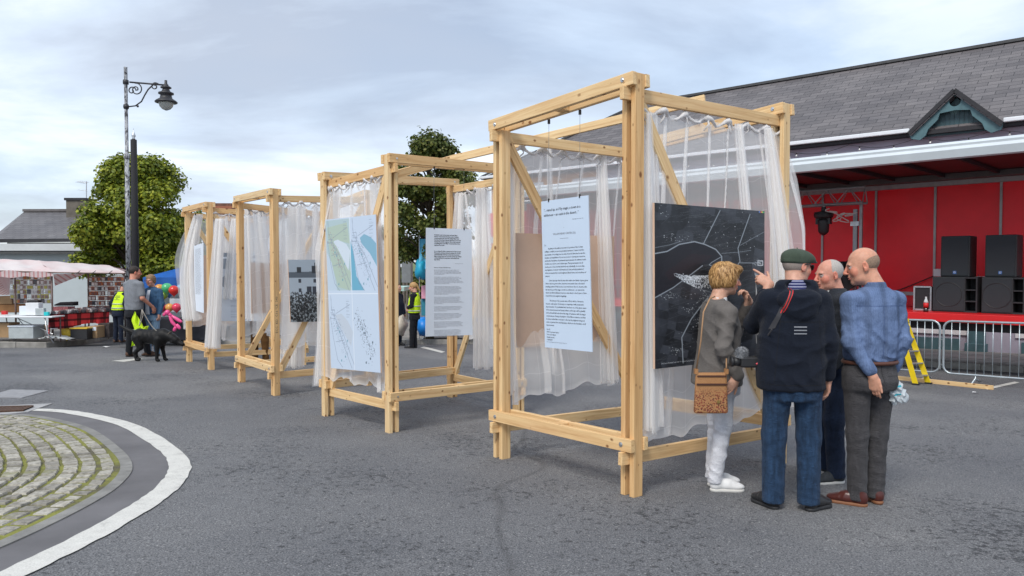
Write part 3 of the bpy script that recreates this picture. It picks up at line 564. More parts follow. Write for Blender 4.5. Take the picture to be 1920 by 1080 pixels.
for k,n_ in enumerate((5,7,8,7,5,6,6,8)):
    L2.text(lines(n_,20+k,78),.17*w_,y*h_,.0103*h_,M_text2,linesp=.98,spacing=.93); y+=n_*.0108+.012
# ---- numpy drawing helpers (image rows go down, 0..1 coords)
def canvas(w,h,col): im=np.ones((h,w,3))*np.array(col); yy,xx=np.mgrid[0:h,0:w]; return im,(xx+.5)/w,(yy+.5)/h
def seg(im,X,Y,pts,wd,col,asp=1,op=1):
    for (x0,y0),(x1,y1) in zip(pts[:-1],pts[1:]):
        dx,dy=(x1-x0),(y1-y0)*asp; L=dx*dx+dy*dy+1e-9; t_=np.clip(((X-x0)*dx+(Y-y0)*asp*dy)/L,0,1); d=np.hypot(X-x0-t_*dx,(Y-y0)*asp-t_*dy); a_=np.clip((wd-d)/(wd*.5)+.5,0,1)[...,None]*op; im[:]=im*(1-a_)+np.array(col)*a_
def poly(im,X,Y,pts,col,op=1):
    ins=np.zeros(X.shape,bool); n=len(pts)
    for i in range(n):
        (x0,y0),(x1,y1)=pts[i],pts[(i+1)%n]; c=((y0>Y)!=(y1>Y))&(X<(x1-x0)*(Y-y0)/((y1-y0) or 1e-9)+x0); ins^=c
    im[ins]=im[ins]*(1-op)+np.array(col)*op
def vnoise(X,Y,s,seed):
    r=np.random.default_rng(seed); n=int(s)+3; g=r.random((n,n)); x=X*s; y=Y*s; i=x.astype(int)%(n-1); j=y.astype(int)%(n-1); fx=x-np.floor(x); fy=y-np.floor(y); fx=fx*fx*(3-2*fx); fy=fy*fy*(3-2*fy)
    return (g[j,i]*(1-fx)+g[j,i+1]*fx)*(1-fy)+(g[j+1,i]*(1-fx)+g[j+1,i+1]*fx)*fy
# -- aerial photograph
B1c=F1['cor']['B']; C1c=F1['cor']['C']; nBC=(C1c-B1c).cross(V(0,0,1)); nBC.z=0; nBC.normalize(); 
if nBC.dot(CAM-B1c)<0: nBC=-nBC
AE=Panel([(1227,380),(1433,396),(1433,669),(1228,692)],B1c+nBC*.13,nBC,'aerial_photograph_board','large near black aerial photograph of a coastal town on the nearest frame','photo board',.018,None,M_mdf)
im,X,Y=canvas(300,400,(.027,.030,.037)); r=random.Random(3); asp=1.35
n_=vnoise(X,Y,9,1)*.5+vnoise(X,Y,30,2)*.3+vnoise(X,Y,80,3)*.2
fld=np.floor((X*.97+Y*.25)*13+1.3*vnoise(X,Y,4,8))*7.1+np.floor((Y-X*.22)*19)*3.7; fld=(np.sin(fld*12.9898)*43758.5)%1
im*= (.18+1.1*n_+1.3*fld*(vnoise(X,Y,5,9)>.42))[...,None]
for _ in range(420):
    x,y=r.random(),r.random(); seg(im,X,Y,[(x,y),(x+r.uniform(.03,.16),y+r.uniform(-.035,.0))],.0011,(.10,.11,.12),asp,.6)
bay=[(0,.30),(.05,.295),(.2,.235),(.33,.225),(.45,.25),(.57,.31),(.55,.34),(.46,.36),(.40,.375),(.30,.44),(.18,.50),(0,.565)]
poly(im,X,Y,bay,(.012,.012,.018),.9)
poly(im,X,Y,[(.08,.42),(.3,.30),(.5,.31),(.42,.35),(.3,.38),(.12,.47)],(.022,.014,.02),.7)
road=(.33,.37,.41)
seg(im,X,Y,[(0,.305),(.1,.29),(.2,.245),(.33,.225),(.42,.24),(.52,.27),(.575,.315),(.575,.37),(.55,.40)],0.0043,road,asp)
seg(im,X,Y,[(.575,.315),(.48,.355),(.46,.37),(.55,.395)],0.0025,road,asp); seg(im,X,Y,[(.56,.02),(.41,.235)],0.0031,road,asp); seg(im,X,Y,[(.85,.03),(.73,.26),(.75,.345),(.70,.40)],0.0034,road,asp)
seg(im,X,Y,[(.575,.295),(.73,.285),(.86,.27)],0.0019,road,asp,.7); seg(im,X,Y,[(.75,.355),(.90,.355),(.97,.345)],0.0019,road,asp); seg(im,X,Y,[(.75,.24),(1,.14)],0.0019,road,asp,.7)
seg(im,X,Y,[(0,.57),(.15,.51),(.30,.43),(.40,.375)],0.0034,road,asp); seg(im,X,Y,[(.17,.425),(.28,.45)],0.0037,road,asp)
seg(im,X,Y,[(.55,.50),(.42,.60),(.30,.71),(.22,.82),(.23,.98)],0.0037,road,asp); seg(im,X,Y,[(.0,.27),(.12,.25),(.22,.225)],0.0019,road,asp,.6); seg(im,X,Y,[(.22,.47),(.38,.525),(.5,.55)],0.0019,road,asp,.8)
for _ in range(900):
    t_=r.random(); u_=r.gauss(0,.45); x=.24+.30*t_+.10*u_; y=.47-.045*t_+.045*u_+.06*t_*abs(u_)
    c=r.uniform(.4,.95); s=r.uniform(.004,.010); a_=r.choice((0,.5)); poly(im,X,Y,[(x,y),(x+s,y+s*.3),(x+s*.6,y+s*.9),(x-s*.3,y+s*.6)],(c*.9,c*.95,c))
for (cx,cy,n2,sx,sy) in ((.42,.585,90,.05,.03),(.93,.355,60,.035,.012),(.28,.65,25,.03,.012),(.37,.73,40,.03,.018),(.16,.90,22,.03,.015),(.06,.05,10,.02,.02),(.15,.205,30,.06,.012),(.6,.18,25,.2,.06),(.75,.1,30,.2,.1),(.12,.56,40,.08,.012),(.3,.85,14,.1,.05),(.5,.8,30,.2,.1)):
    for _ in range(n2):
        x=r.gauss(cx,sx);y=r.gauss(cy,sy);c=r.uniform(.2,.6);s=r.uniform(.003,.008); poly(im,X,Y,[(x,y),(x+s,y+s*.2),(x+s*.8,y+s*.7),(x,y+s*.6)],(c*.9,c*.95,c))
seg(im,X,Y,[(.93,.34),(.98,.34),(.98,.37),(.93,.37),(.93,.34)],.003,(.7,.72,.75),asp)
for k,c in enumerate(((.1,.3,.8),(.7,.1,.1),(.8,.6,.1),(.1,.5,.2))): seg(im,X,Y,[(.945+k*.013,.009),(.952+k*.013,.009)],.006,c,asp)
AE.raster(im,M_print); AE.text('Aerial view of Belmullet Town, 2000  ©  Ordnance Survey Ireland / Licence Map and aerial photography reproduced by permission',.05*AE.w,.966*AE.h,.013,mat('white_ink',(.6,.62,.65),.6))
# -- four maps on the second frame (D-A side)
D2,A2=F2['cor']['D'],F2['cor']['A']; nDA=(A2-D2).cross(V(0,0,1)); nDA.z=0; nDA.normalize()
if nDA.dot(CAM-D2)<0: nDA=-nDA
MP=Panel([(610,412),(705,402),(714,699),(621,690)],D2+nDA*.11,nDA,'map_board','tall board with four pale blue and green maps, on the second frame','map board',.012,None,M_mdf)
im,X,Y=canvas(180,330,(.55,.64,.76)); asp=1.9
def town(ox,oy,mode):
    r=random.Random(5); S=lambda pts:[(ox+x*.485,oy+y*.47) for x,y in pts]
    sea=(.62,.69,.79); bx=(ox,ox+.485)
    if mode=='green': poly(im,X,Y,S([(0,0),(1,0),(1,1),(0,1)]),(.42,.54,.57)); poly(im,X,Y,S([(.05,.1),(.9,.05),(1,.35),(.6,.3),(.4,.33),(1,.75),(.95,1),(.45,.95),(.15,.55)]),(.42,.52,.44)); poly(im,X,Y,S([(.3,.3),(.5,.28),(.85,.35),(1,.45),(.9,.72),(.5,.42)]),(.60,.68,.76)); poly(im,X,Y,S([(0,.45),(.2,.6),(.4,1),(0,1)]),(.50,.60,.70))
    if mode=='blue': poly(im,X,Y,S([(0,0),(1,0),(1,1),(0,1)]),(.54,.63,.76)); poly(im,X,Y,S([(.38,.28),(.55,.23),(.8,.28),(1,.37),(1,.68),(.75,.5),(.45,.36)]),(.22,.42,.55)); poly(im,X,Y,S([(0,.3),(.12,.5),(.2,.8),(.5,1),(0,1)]),(.15,.40,.55))
    if mode=='line': poly(im,X,Y,S([(.25,.27),(.55,.25),(.8,.35),(1,.5),(.9,.7),(.5,.45)]),(.52,.58,.66))
    lc=(.20,.25,.34) if mode!='dots' else (.2,.22,.28)
    if mode!='dots':
        for pts in ([(.1,.0),(.12,.2),(.3,.35),(.6,.55),(1,.95)],[(.1,.2),(.25,.2),(.25,.32),(.05,.32)],[(.05,.3),(.15,.6),(.3,.9),(.5,1)],[(.3,.35),(.5,.6),(.9,1)],[(.1,.27),(.28,.27)],[(.3,.25),(.9,.12)],[(.2,.5),(.45,.48)],[(.25,.65),(.6,.62)]): seg(im,X,Y,S(pts),.0035,lc,asp,.8)
    for _ in range(230):
        t_=r.random(); x=.18+.55*t_+r.gauss(0,.08); y=.25+.55*t_+r.gauss(0,.07); s=r.uniform(.006,.016); 
        if not(0<x<1 and 0<y<1): continue
        c=(.04,.06,.10) if mode in('dots',) else ((.35,.2,.22) if mode=='green' and r.random()<.5 else (.25,.32,.42))
        x,y=S([(x,y)])[0]; poly(im,X,Y,[(x,y),(x+s*.6,y),(x+s*.5,y+s*.5),(x,y+s*.5)],c,.85)
    for (x,y) in ((.62,.84),(.45,.9),(.72,.62),(.4,.5),(.33,.45)):
        c=(.04,.08,.12) if mode=='dots' else (.15,.33,.42); x,y=S([(x,y)])[0]; poly(im,X,Y,[(x,y),(x+.025,y-.006),(x+.02,y+.012),(x,y+.01)],c,.9)
    if mode!='dots':
        for k in range(16): x,y=S([(.75,.04+k*.017)])[0]; seg(im,X,Y,[(x,y),(x+r.uniform(.03,.08),y)],.0015,lc,asp,.7)
town(.01,.01,'green'); town(.505,.01,'blue'); town(.01,.515,'line'); town(.505,.515,'dots')
seg(im,X,Y,[(.5,0),(.5,1)],.004,(.72,.78,.86),asp); seg(im,X,Y,[(0,.5),(1,.5)],.004,(.72,.78,.86),asp)
MP.raster(im,M_print)
# -- plain MDF backs seen through the tulle
D1,A1=F1['cor']['D'],F1['cor']['A']; n_=(A1-D1).cross(V(0,0,1)); n_.z=0
Panel([(968,437),(1152,443),(1150,638),(969,652)],A1-F1['e1']*.10,n_,'display_board','bare brown back of a large board seen through tulle behind the handwritten letter','board',.012)
C2,B2=F2['cor']['C'],F2['cor']['B']; n_=(B2-C2).cross(V(0,0,1)); n_.z=0
Panel([(872,488),(962,486),(962,600),(872,592)],C2+F2['e1']*.10,n_,'display_board','bare brown board back seen through gathered tulle right of the typed sheet','board',.012)
D3,A3=F3['cor']['D'],F3['cor']['A']; n_=(A3-D3).cross(V(0,0,1)); n_.z=0
Panel([(471,492),(566,496),(566,584),(472,588)],A3-F3['e1']*.10,n_,'display_board','bare brown board back just right of the man in the grey blue shirt','board',.012)
D4,A4=F4['cor']['D'],F4['cor']['A']; n_=(A4-D4).cross(V(0,0,1)); n_.z=0
Panel([(362,478),(440,480),(440,606),(362,611)],A4-F4['e1']*.10,n_,'display_board','bare brown board back inside the farthest frame','board',.012)
# -- cattle fair photograph
B3,C3=F3['cor']['B'],F3['cor']['C']; n_=(C3-B3).cross(V(0,0,1)); n_.z=0; n_.normalize()
if n_.dot(CAM-B3)<0: n_=-n_
CF=Panel([(540,487),(640,487),(640,602),(545,604)],B3+n_*.10,n_,'fair_photograph_board','black and white photograph of a crowded cattle fair before white houses, on the third frame','photo board',.012,None,M_mdf)
im,X,Y=canvas(180,200,(.45,.53,.60)); r=random.Random(8)
poly(im,X,Y,[(0,.2),(1,.18),(1,.29),(0,.29)],(.13,.16,.19)); im[:]=im*(1-.0)+0
for (x,y,w2,h2) in ((.15,.12,.08,.09),(.42,.10,.10,.12),(.78,.1,.1,.1),(.47,.05,.02,.08)): poly(im,X,Y,[(x,y),(x+w2,y),(x+w2,y+h2),(x,y+h2)],(.05,.06,.07))
poly(im,X,Y,[(0,.29),(1,.29),(1,.62),(0,.62)],(.50,.58,.65))
for (x,y,w2,h2) in ((.17,.31,.05,.06),(.45,.31,.05,.06),(.75,.31,.05,.06),(.17,.46,.05,.06),(.32,.43,.09,.13),(.43,.43,.07,.13),(.62,.44,.1,.12),(.8,.44,.05,.07)): poly(im,X,Y,[(x,y),(x+w2,y),(x+w2,y+h2),(x,y+h2)],(.06,.07,.09))
for k in range(1500):
    y=.52+.48*(k/1500)**.8; x=r.random(); s=.012+.03*(y-.5); c=r.choice((.012,.02,.03,.05,.05,.25,.40)); poly(im,X,Y,[(x-s,y),(x-s*.3,y-s*r.uniform(.8,1.8)),(x+s*.6,y-s*.9),(x+s,y+s*.3),(x,y+s)],(c*.85,c*.95,c),.9)
CF.raster(im,M_print)
# -- town plan board and small sheet on the farthest frame
B4,C4=F4['cor']['B'],F4['cor']['C']; n_=(C4-B4).cross(V(0,0,1)); n_.z=0; n_.normalize()
if n_.dot(CAM-B4)<0: n_=-n_
TP=Panel([(412,474),(505,474),(505,602),(414,602)],B4+n_*.10,n_,'town_plan_board','grey and white town plan above a block of small text, on the farthest frame','map board',.012,None,M_mdf)
im,X,Y=canvas(120,160,(.66,.72,.80)); g_=(.27,.31,.37)
poly(im,X,Y,[(0,0),(1,0),(1,.5),(0,.5)],(.56,.61,.69)); poly(im,X,Y,[(0,0),(.42,0),(.42,.1),(.15,.24),(0,.24)],g_); poly(im,X,Y,[(.02,.38),(.2,.27),(.4,.33),(.25,.48),(.05,.5)],g_); poly(im,X,Y,[(.6,.05),(1,.0),(1,.2),(.7,.22)],g_); poly(im,X,Y,[(.55,.34),(.8,.22),(.95,.4),(.6,.45)],g_)
for (x,y,w2,h2) in ((.02,.06,.3,.03),(.1,.4,.12,.03),(.65,.08,.2,.04),(.1,.32,.03,.05),(.7,.3,.03,.08)): poly(im,X,Y,[(x,y),(x+w2,y+.01),(x+w2,y+h2),(x,y+h2)],(.68,.74,.82))
for k in range(22): seg(im,X,Y,[(.2,.60+k*.014+(k//5)*.012),(.85,.60+k*.014+(k//5)*.012)],.003,(.40,.45,.52),1.3,.8)
seg(im,X,Y,[(.2,.575),(.5,.575)],.005,(.15,.17,.2),1.3)
TP.raster(im,M_print)
A4,B4=F4['cor']['A'],F4['cor']['B']
L4=Panel([(364,461),(381,455),(382,587),(365,582)],(A4+B4)/2,F4['e2'],'hanging_text_sheet','narrow white text sheet hanging between the front posts of the farthest frame','sign',.006,M_sheet,M_sheet)
L4.text(lines(46,77,44),.12*L4.w,.06*L4.h,.018,M_text2,linesp=1.05)
wires(L4,[(.2,368,400),(.8,378,396)])
# ================================================================ BUILDINGS
def slate(name,c0,c1,scale,rowh,w_,mort=.006,attr=False):
    m,t,b=newmat(name); uv=N(t,'ShaderNodeUVMap'); br=N(t,'ShaderNodeTexBrick'); br.offset=.5; br.inputs['Scale'].default_value=1; br.inputs['Brick Width'].default_value=w_; br.inputs['Row Height'].default_value=rowh; br.inputs['Mortar Size'].default_value=mort; br.inputs['Mortar Smooth'].default_value=.3; br.inputs[1].default_value=(*c0,1); br.inputs[2].default_value=(*c1,1); br.inputs[3].default_value=(.02,.02,.023,1)
    t.links.new(uv.outputs[0],br.inputs[0]); n=noise(t,.7,5,.65,uv.outputs[0]); c=mix(t,1.,br.outputs[0],ramp(t,n.outputs[0],[(.3,(.8,.8,.82)),(.7,(1.2,1.18,1.15))]).outputs[0],'MULTIPLY')
    n5=noise(t,6,4,.7,uv.outputs[0]); c=mix(t,ramp(t,n5.outputs[0],[(.66,(0,0,0)),(.76,(.5,.5,.5))]).outputs[0],c,(.20,.19,.16))
    t.links.new(c,b.inputs['Base Color']); setin(b,Roughness=.62); b.inputs['Specular IOR Level'].default_value=.4
    # each course steps up towards its lower edge
    se=N(t,'ShaderNodeSeparateXYZ'); t.links.new(uv.outputs[0],se.inputs[0]); d=N(t,'ShaderNodeMath',operation='DIVIDE'); d.inputs[1].default_value=rowh; t.links.new(se.outputs[1],d.inputs[0]); fr=N(t,'ShaderNodeMath',operation='FRACT'); t.links.new(d.outputs[0],fr.inputs[0]); iv=N(t,'ShaderNodeMath',operation='SUBTRACT'); iv.inputs[0].default_value=1; t.links.new(fr.outputs[0],iv.inputs[1])
    mu=N(t,'ShaderNodeMath',operation='MULTIPLY_ADD'); t.links.new(br.outputs['Fac'],mu.inputs[0]); mu.inputs[1].default_value=-.5; t.links.new(iv.outputs[0],mu.inputs[2]); bump(t,b,mu.outputs[0],.7,.02)
    return m
def roofplane(pts,name,mt,parent,thick=.06):
    """pts: eave left, eave right, ridge right, ridge left. UVs in metres along/up the slope"""
    pts=[Vector(p) for p in pts]; ex=(pts[1]-pts[0]).normalized(); nn=ex.cross(pts[-1]-pts[0]).normalized(); ey=nn.cross(ex)
    if nn.z<0: nn=-nn
    l=root_of(parent).location; me=bpy.data.meshes.new(name); n=len(pts); V_=[p-l for p in pts]+[p-l-nn*thick for p in pts]
    me.from_pydata([tuple(p) for p in V_],[],[tuple(range(n)),tuple(range(n,2*n))[::-1]]+[(i,n+i,n+(i+1)%n,(i+1)%n) for i in range(n)]); me.materials.append(mt)
    uv=me.uv_layers.new(name='UVMap')
    for lp in me.loops:
        p=V_[lp.vertex_index]+l-pts[0]; uv.data[lp.index].uv=(p.dot(ex)+50,p.dot(ey)+50)
    o=bpy.data.objects.new(name,me); COL.objects.link(o); o.parent=parent; return o
M_slate=slate('grey_roof_slates',(.105,.097,.101),(.15,.139,.143),1,.24,.56,.009)
M_slate2=slate('old_roof_slates',(.12,.115,.12),(.15,.145,.15),1,.25,.3,.006)
M_lav=mat('lavender_render',(.40,.39,.47),.9,0,.08,2,.3,60)
M_orange=mat('ochre_render',(.62,.30,.09),.9,0,.1,2,.3,60)
M_white=mat('white_paint',(.74,.76,.78),.6,0,.06,3)
M_teal=mat('teal_paint',(.07,.15,.17),.5,0,.18,5,.15,30)
M_teal2=mat('dark_teal_paint',(.03,.072,.085),.5,0,.18,5)
M_glass=mat('window_glass',(.05,.06,.07),.08,0,.2,2,spec=.8)
M_gut=mat('white_gutter',(.72,.75,.78),.35,0,.05)
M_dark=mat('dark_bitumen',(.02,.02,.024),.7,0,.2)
Z=lambda rel:CAMZ+rel
def WP(k,n=0,z=0): p=W0+TB*k+NB*n; return Vector((p.x,p.y,z))
o=thing('long_slate_building',WP(6,2,gz(10,24)),'long lavender and ochre building under one big grey slate roof behind the stage','building')
zb=Z(-2.75); zg=Z(3.80); zr=Z(6.85); KR,KL=-6.5,18.6; D=4.5
def wallbox(k0,k1,n0,n1,z0,z1,mb): 
    q=[WP(k1,n0),WP(k0,n0),WP(k0,n1),WP(k1,n1)]; return mb.hexa([(p.x,p.y,z0) for p in q]+[(p.x,p.y,z1) for p in q])
mb=wallbox(KR,13.2,0,9,zb,zg,MB()); mb.build('wall',M_lav,o)
mb=wallbox(13.2,KL,0,9,zb,zg,MB()); mb.build('wall',M_orange,o)
ov=.32
roofplane([WP(KL+ov,-ov,zg-.12),WP(KR,-ov,zg-.12),WP(KR,D,zr),WP(KL-4.2,D,zr)],'roof',M_slate,o)
roofplane([WP(KR,9+ov,zg-.12),WP(KL+ov,9+ov,zg-.12),WP(KL-4.2,D,zr+.001),WP(KR,D,zr+.001)],'roof',M_slate,o)
roofplane([WP(KL+ov,9+ov,zg-.12),WP(KL+ov,-ov,zg-.12),WP(KL-4.2,D,zr)],'roof',M_slate,o)
mb=MB(); mb.beam(WP(KR,D,zr+.03),WP(KL-4.2,D,zr+.03),.22,.09); mb.beam(WP(KL-4.2,D,zr+.03),WP(KL+ov,-ov,zg-.05),.18,.07); mb.build('ridge_tiles',mat('ridge_tile',(.06,.06,.062),.7,0,.2),o)
for ka_,kb_ in ((KR,.42),(2.58,KL+ov)): mb=MB(); mb.beam(WP(ka_,-ov-.07,zg-.10),WP(kb_,-ov-.07,zg-.10),.13,.11); mb.build('gutter',M_gut,o,bevel=.02)
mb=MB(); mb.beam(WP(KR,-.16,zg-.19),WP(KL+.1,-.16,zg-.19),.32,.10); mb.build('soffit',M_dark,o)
mb=MB()
for k in (4.4+.1,1.45): pass
def window(k0,k1,z0,z1,par=o,n=0):
    w_=MB(); F_=.14
    for a_,b_,c_,d_ in ((k0-F_,k1+F_,z1,z1+F_*1.3),(k0-F_,k0,z0,z1),(k1,k1+F_,z0,z1),(k0-F_-.06,k1+F_+.06,z0-.12,z0)): wallbox(a_,b_,n-.05,n+.02,c_,d_,w_)
    wo=w_.build('window',M_white,par); g=wallbox(k0,k1,n-.004,n+.02,z0,z1,MB()); g.build('pane',M_glass,wo)
    f=MB(); km=(k0+k1)/2
    for a_,b_,c_,d_ in ((k0,k1,z1-.06,z1),(k0,k1,z0,z0+.06),(k0,k0+.06,z0+.06,z1-.06),(k1-.06,k1,z0+.06,z1-.06),(k0+.06,k1-.06,z0+(z1-z0)*.62,z0+(z1-z0)*.62+.05)): wallbox(a_,b_,n-.03,n-.006,c_,d_,f)
    f.build('frame',M_white,wo)
for k in (-1.9,.85,3.82,6.8,9.8,12.7+.4,15.9): window(k,k+1.1,Z(1.75),Z(3.15))
# ground floor: sills, teal stall risers and pilasters
for k in (-1.5,.1+.6-.1,):
    pass
for kk in (-1.42,1.40,4.2,7.0,9.8,12.6):
    window(kk,kk+1.35,Z(-1.7),Z(.35)); mb=wallbox(kk-.02,kk+1.42,-.035,.01,Z(-2.26),Z(-1.93),MB()); mb.build('stall_riser',M_teal,o)
for kk in (-1.9,.98,3.75,6.5,9.3,12.1):
    mb=wallbox(kk-.2,kk+.2,-.16,0,Z(-2.6),Z(.9),MB()); wallbox(kk-.25,kk+.25,-.21,0,Z(-2.6),Z(-2.02),mb); mb.build('pilaster',M_teal,o,bevel=.012)
mb=wallbox(KR,13.2,-.12,0,Z(.9),Z(1.25),MB()); mb.build('fascia_board',M_teal2,o)
# festoon lights under the gutter
mb=MB(); lb=[]
pts=[]
for i in range(61):
    k=-3+i*.3; sag=.16*abs(math.sin(i*math.pi/6)); pts.append(WP(k,-.28,zg-.30-sag))
fest=thing('festoon_lights',WP(6,-.28,zg-.5),'black cable of small bulbs strung under the white gutter','festoon lights')
mb.tube(pts,.008,5); mb.build('cable',M_black,fest); 
bm_=None
for i in range(2,60,3):
    b_=MB(); b_.tube([pts[i],pts[i]-V(0,0,.05)],.018,6); s=b_.build('socket',M_black,fest); g=MB(); g.ball(pts[i]-V(0,0,.085),.032,8); g.build('bulb',mat('bulb_glass',(.5,.52,.52),.15,0,.05),fest)
# decorative gablet with a round hole
kc=1.50; hw=1.02; za=Z(4.52); zl=Z(3.50)
gb=o
def gpt(k,n,z): return WP(k,n,z)
prof=[(-hw-.02,zl-.03),(-hw+.20,zl-.09),(-hw+.34,zl+.02),(-hw+.40,zl+.18),(-hw+.62,zl+.40),(-.35,zl+.56),(0,zl+.60),(.35,zl+.56),(hw-.62,zl+.40),(hw-.40,zl+.18),(hw-.34,zl+.02),(hw-.20,zl-.09),(hw+.02,zl-.03),(hw+.05,zl+.10),(0,za),(-hw-.05,zl+.10)]
# fascia with hole: build by triangulated annulus
bmx=bmesh.new(); vo_=[bmx.verts.new(gpt(kc-a_,-.42,z)) for a_,z in prof]; hc=zl+.83; hole=[bmx.verts.new(gpt(kc-.135*math.cos(t_),-.42,hc+.135*math.sin(t_))) for t_ in [2*math.pi*i/20 for i in range(20)]]
ed=[bmx.edges.new((vo_[i],vo_[(i+1)%len(vo_)])) for i in range(len(vo_))]+[bmx.edges.new((hole[i],hole[(i+1)%20])) for i in range(20)]
bmesh.ops.triangle_fill(bmx,use_beauty=True,edges=ed)
r_=bmesh.ops.extrude_face_region(bmx,geom=bmx.faces[:]); 
for v_ in [g for g in r_['geom'] if isinstance(g,bmesh.types.BMVert)]: v_.co+=NB*.07
mb=MB(); bmx.verts.index_update(); mb.add([v_.co.copy() for v_ in bmx.verts],[tuple(v_.index for v_ in f.verts) for f in bmx.faces]); mb.build('gable_fascia',M_teal,o); bmx.free()
mb=MB(); mb.add([gpt(kc-hw+.1,-.2,zl-.0),gpt(kc+hw-.1,-.2,zl-.0),gpt(kc,-.2,za-.06)],[(0,1,2)]); 
for i in range(16): 
    x=-hw+.2+i*(2*hw-.4)/15; zt=zl+.0+(1-abs(x)/hw)*(za-zl-.1); mb.beam(gpt(kc+x,-.21,zl),gpt(kc+x,-.21,zt),.012,.02,NB)
mb.build('gable_boarding',M_teal2,o)
for s in (-1,1):
    e0=gpt(kc+s*(hw+.05),-.50,zl+.09); a0=gpt(kc,-.50,za+.07); e1_=gpt(kc+s*(hw+.05),1.0,zl+.09); a1=gpt(kc,1.6,za+.07)
    roofplane([e0,e1_,a1,a0] if s<0 else [e1_,e0,a0,a1],'gablet_roof',M_slate,o,.07)
    mb=MB(); mb.beam(gpt(kc+s*(hw+.05),-.52,zl+.10),gpt(kc,-.52,za+.09),.035,.10); mb.build('verge',M_dark,o)
# ---------------- left bungalow behind the stall
o=thing('slate_roofed_building',at(90,620,27),'low pale building with hipped slate roof and chimney behind the market stall','building')
def B(u,v,y): return at(u,v,y)
e0,e1_=B(-8,449,26.5),B(330,446,26.5); r0,r1=B(45,397,30),B(330,396,30)
b0=B(-12,450,33.5)
roofplane([e0,e1_,r1,r0],'roof',M_slate2,o); roofplane([B(-20,450,33.5),e0,r0],'roof',M_slate2,o)
mb=MB(); mb.beam(e0-V(0,0,.05),e1_-V(0,0,.05),.14,.12); mb.build('gutter',M_dark,o)
mb=MB(); mb.beam(r0+V(0,0,.05),r1+V(0,0,.05),.2,.1); mb.build('ridge_tiles',mat('ridge_tile2',(.13,.12,.12),.8,0,.2),o)
mb=MB(); mb.box(e0.x+.2,e1_.x,26.8,33,e0.z-3.6,e0.z-.10); mb.build('wall',mat('stained_render',(.34,.34,.31),.9,0,.3,1.2,.3,40),o)
c0=B(127,400,29.3);c1=B(163,400,29.3); mb=MB(); mb.box(c0.x,c1.x,29.2,29.9,c0.z-.7,B(0,376,29.3).z); ch=mb.build('chimney',mat('chimney_render',(.13,.115,.095),.9,0,.3,3,.5,30),o); mb=MB(); mb.box(c0.x-.05,c1.x+.05,29.15,29.95,B(0,376,29.3).z,B(0,371.5,29.3).z); mb.build('chimney_cap',M_dark,ch)
an=thing('roof_aerial',B(161,376,29.5),'thin television aerial on a mast by the chimney','aerial'); mb=MB(); p=B(162,400,29.5); q=B(162,340,29.5); mb.tube([p,q],.02,6); mb.build('mast',M_steel,an)
mb=MB(); mb.tube([B(145,340,29.5),B(164,343,29.5)],.010,5); mb.tube([B(146,356,29.5),B(164,358,29.5)],.010,5)
for i in range(6): c=B(147+i*3,340.5+i*.45,29.5); mb.tube([c-V(0,.2,.05),c+V(0,.2,.05)],.006,4)
mb.build('antenna_bars',M_steel,an)
o=thing('flat_roofed_extension',at(90,622,25),'flat roofed pale blue wall with white fascia right behind the stall','building')
a_=B(-60,457,24.5); b_=B(420,457,24.5); zt=a_.z; mb=MB(); mb.box(a_.x,b_.x,24.9,26.5,a_.z-4,zt-.05); mb.build('wall',mat('pale_blue_render',(.47,.53,.56),.85,0,.06,1.5,.2,50),o)
mb=MB(); mb.box(a_.x-.1,b_.x+.1,24.45,26.6,B(0,470,24.5).z,zt); mb.build('fascia',mat('fascia_grey_white',(.55,.57,.58),.7,0,.12,1.5),o)
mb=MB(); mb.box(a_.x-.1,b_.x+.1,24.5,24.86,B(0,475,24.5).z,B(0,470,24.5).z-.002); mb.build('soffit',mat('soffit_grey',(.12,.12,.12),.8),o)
# houses seen through the farthest frames
o=thing('white_gabled_house',at(470,600,33),'white house with steep slate roof and brick chimney seen through the farthest tulle','house')
a_=B(400,470,33);b_=B(512,470,33); rz_=B(0,392,33).z
mb=MB(); mb.box(a_.x,b_.x,31,38,a_.z-4,a_.z); mb.build('wall',M_white,o)
roofplane([V(a_.x-.2,30.8,a_.z-.05),V(b_.x+.2,30.8,a_.z-.05),V(b_.x-.1,34.5,rz_),V(a_.x+1.4,34.5,rz_)],'roof',M_slate2,o)
mb=MB(); mb.beam(V(a_.x+1.3,34.4,rz_+.05),V(b_.x+.2,30.75,a_.z-.0),.12,.22); mb.build('bargeboard',M_white,o)
c0=B(402,392,34);c1=B(437,392,34); mb=MB(); mb.box(c0.x,c1.x,33.8,34.6,c0.z-1.6,c0.z+.25); ch=mb.build('chimney',mat('red_brick',(.16,.075,.05),.9,0,.3,8,.4,20),o)
mb=MB(); mb.box(c0.x-.05,c1.x+.05,33.75,34.65,c0.z+.0,c0.z+.12)
for k in range(3): x=c0.x+.15+k*.27; mb.lathe((x,34.2,c0.z+.12),[(.1,0),(.09,.12),(.07,.15)],8)
mb.build('chimney_pot',mat('terracotta',(.30,.11,.06),.8),ch)
for k in range(2): 
    x=a_.x+.5+k*1.2; w_=MB(); w_.box(x,x+.7,30.96,31.02,a_.z-1.7,a_.z-.6); wo=w_.build('window',M_glass,o)
o=thing('grey_stone_building',at(575,600,36),'grey stone building rising behind the third frame','building')
a_=B(556,424,36);b_=B(620,424,36); mb=MB(); mb.box(a_.x,b_.x,36,42,a_.z-6,a_.z); mb.box(a_.x+.1,a_.x+.7,36.3,37,a_.z,a_.z+.35); mb.build('wall',mat('grey_stone',(.30,.31,.33),.9,0,.25,2,.6,12),o)
roofplane([V(a_.x-.2,35.8,a_.z),V(b_.x+.2,35.8,a_.z),V(b_.x-.5,39,a_.z+.9),V(a_.x+.5,39,a_.z+.9)],'roof',M_slate2,o)
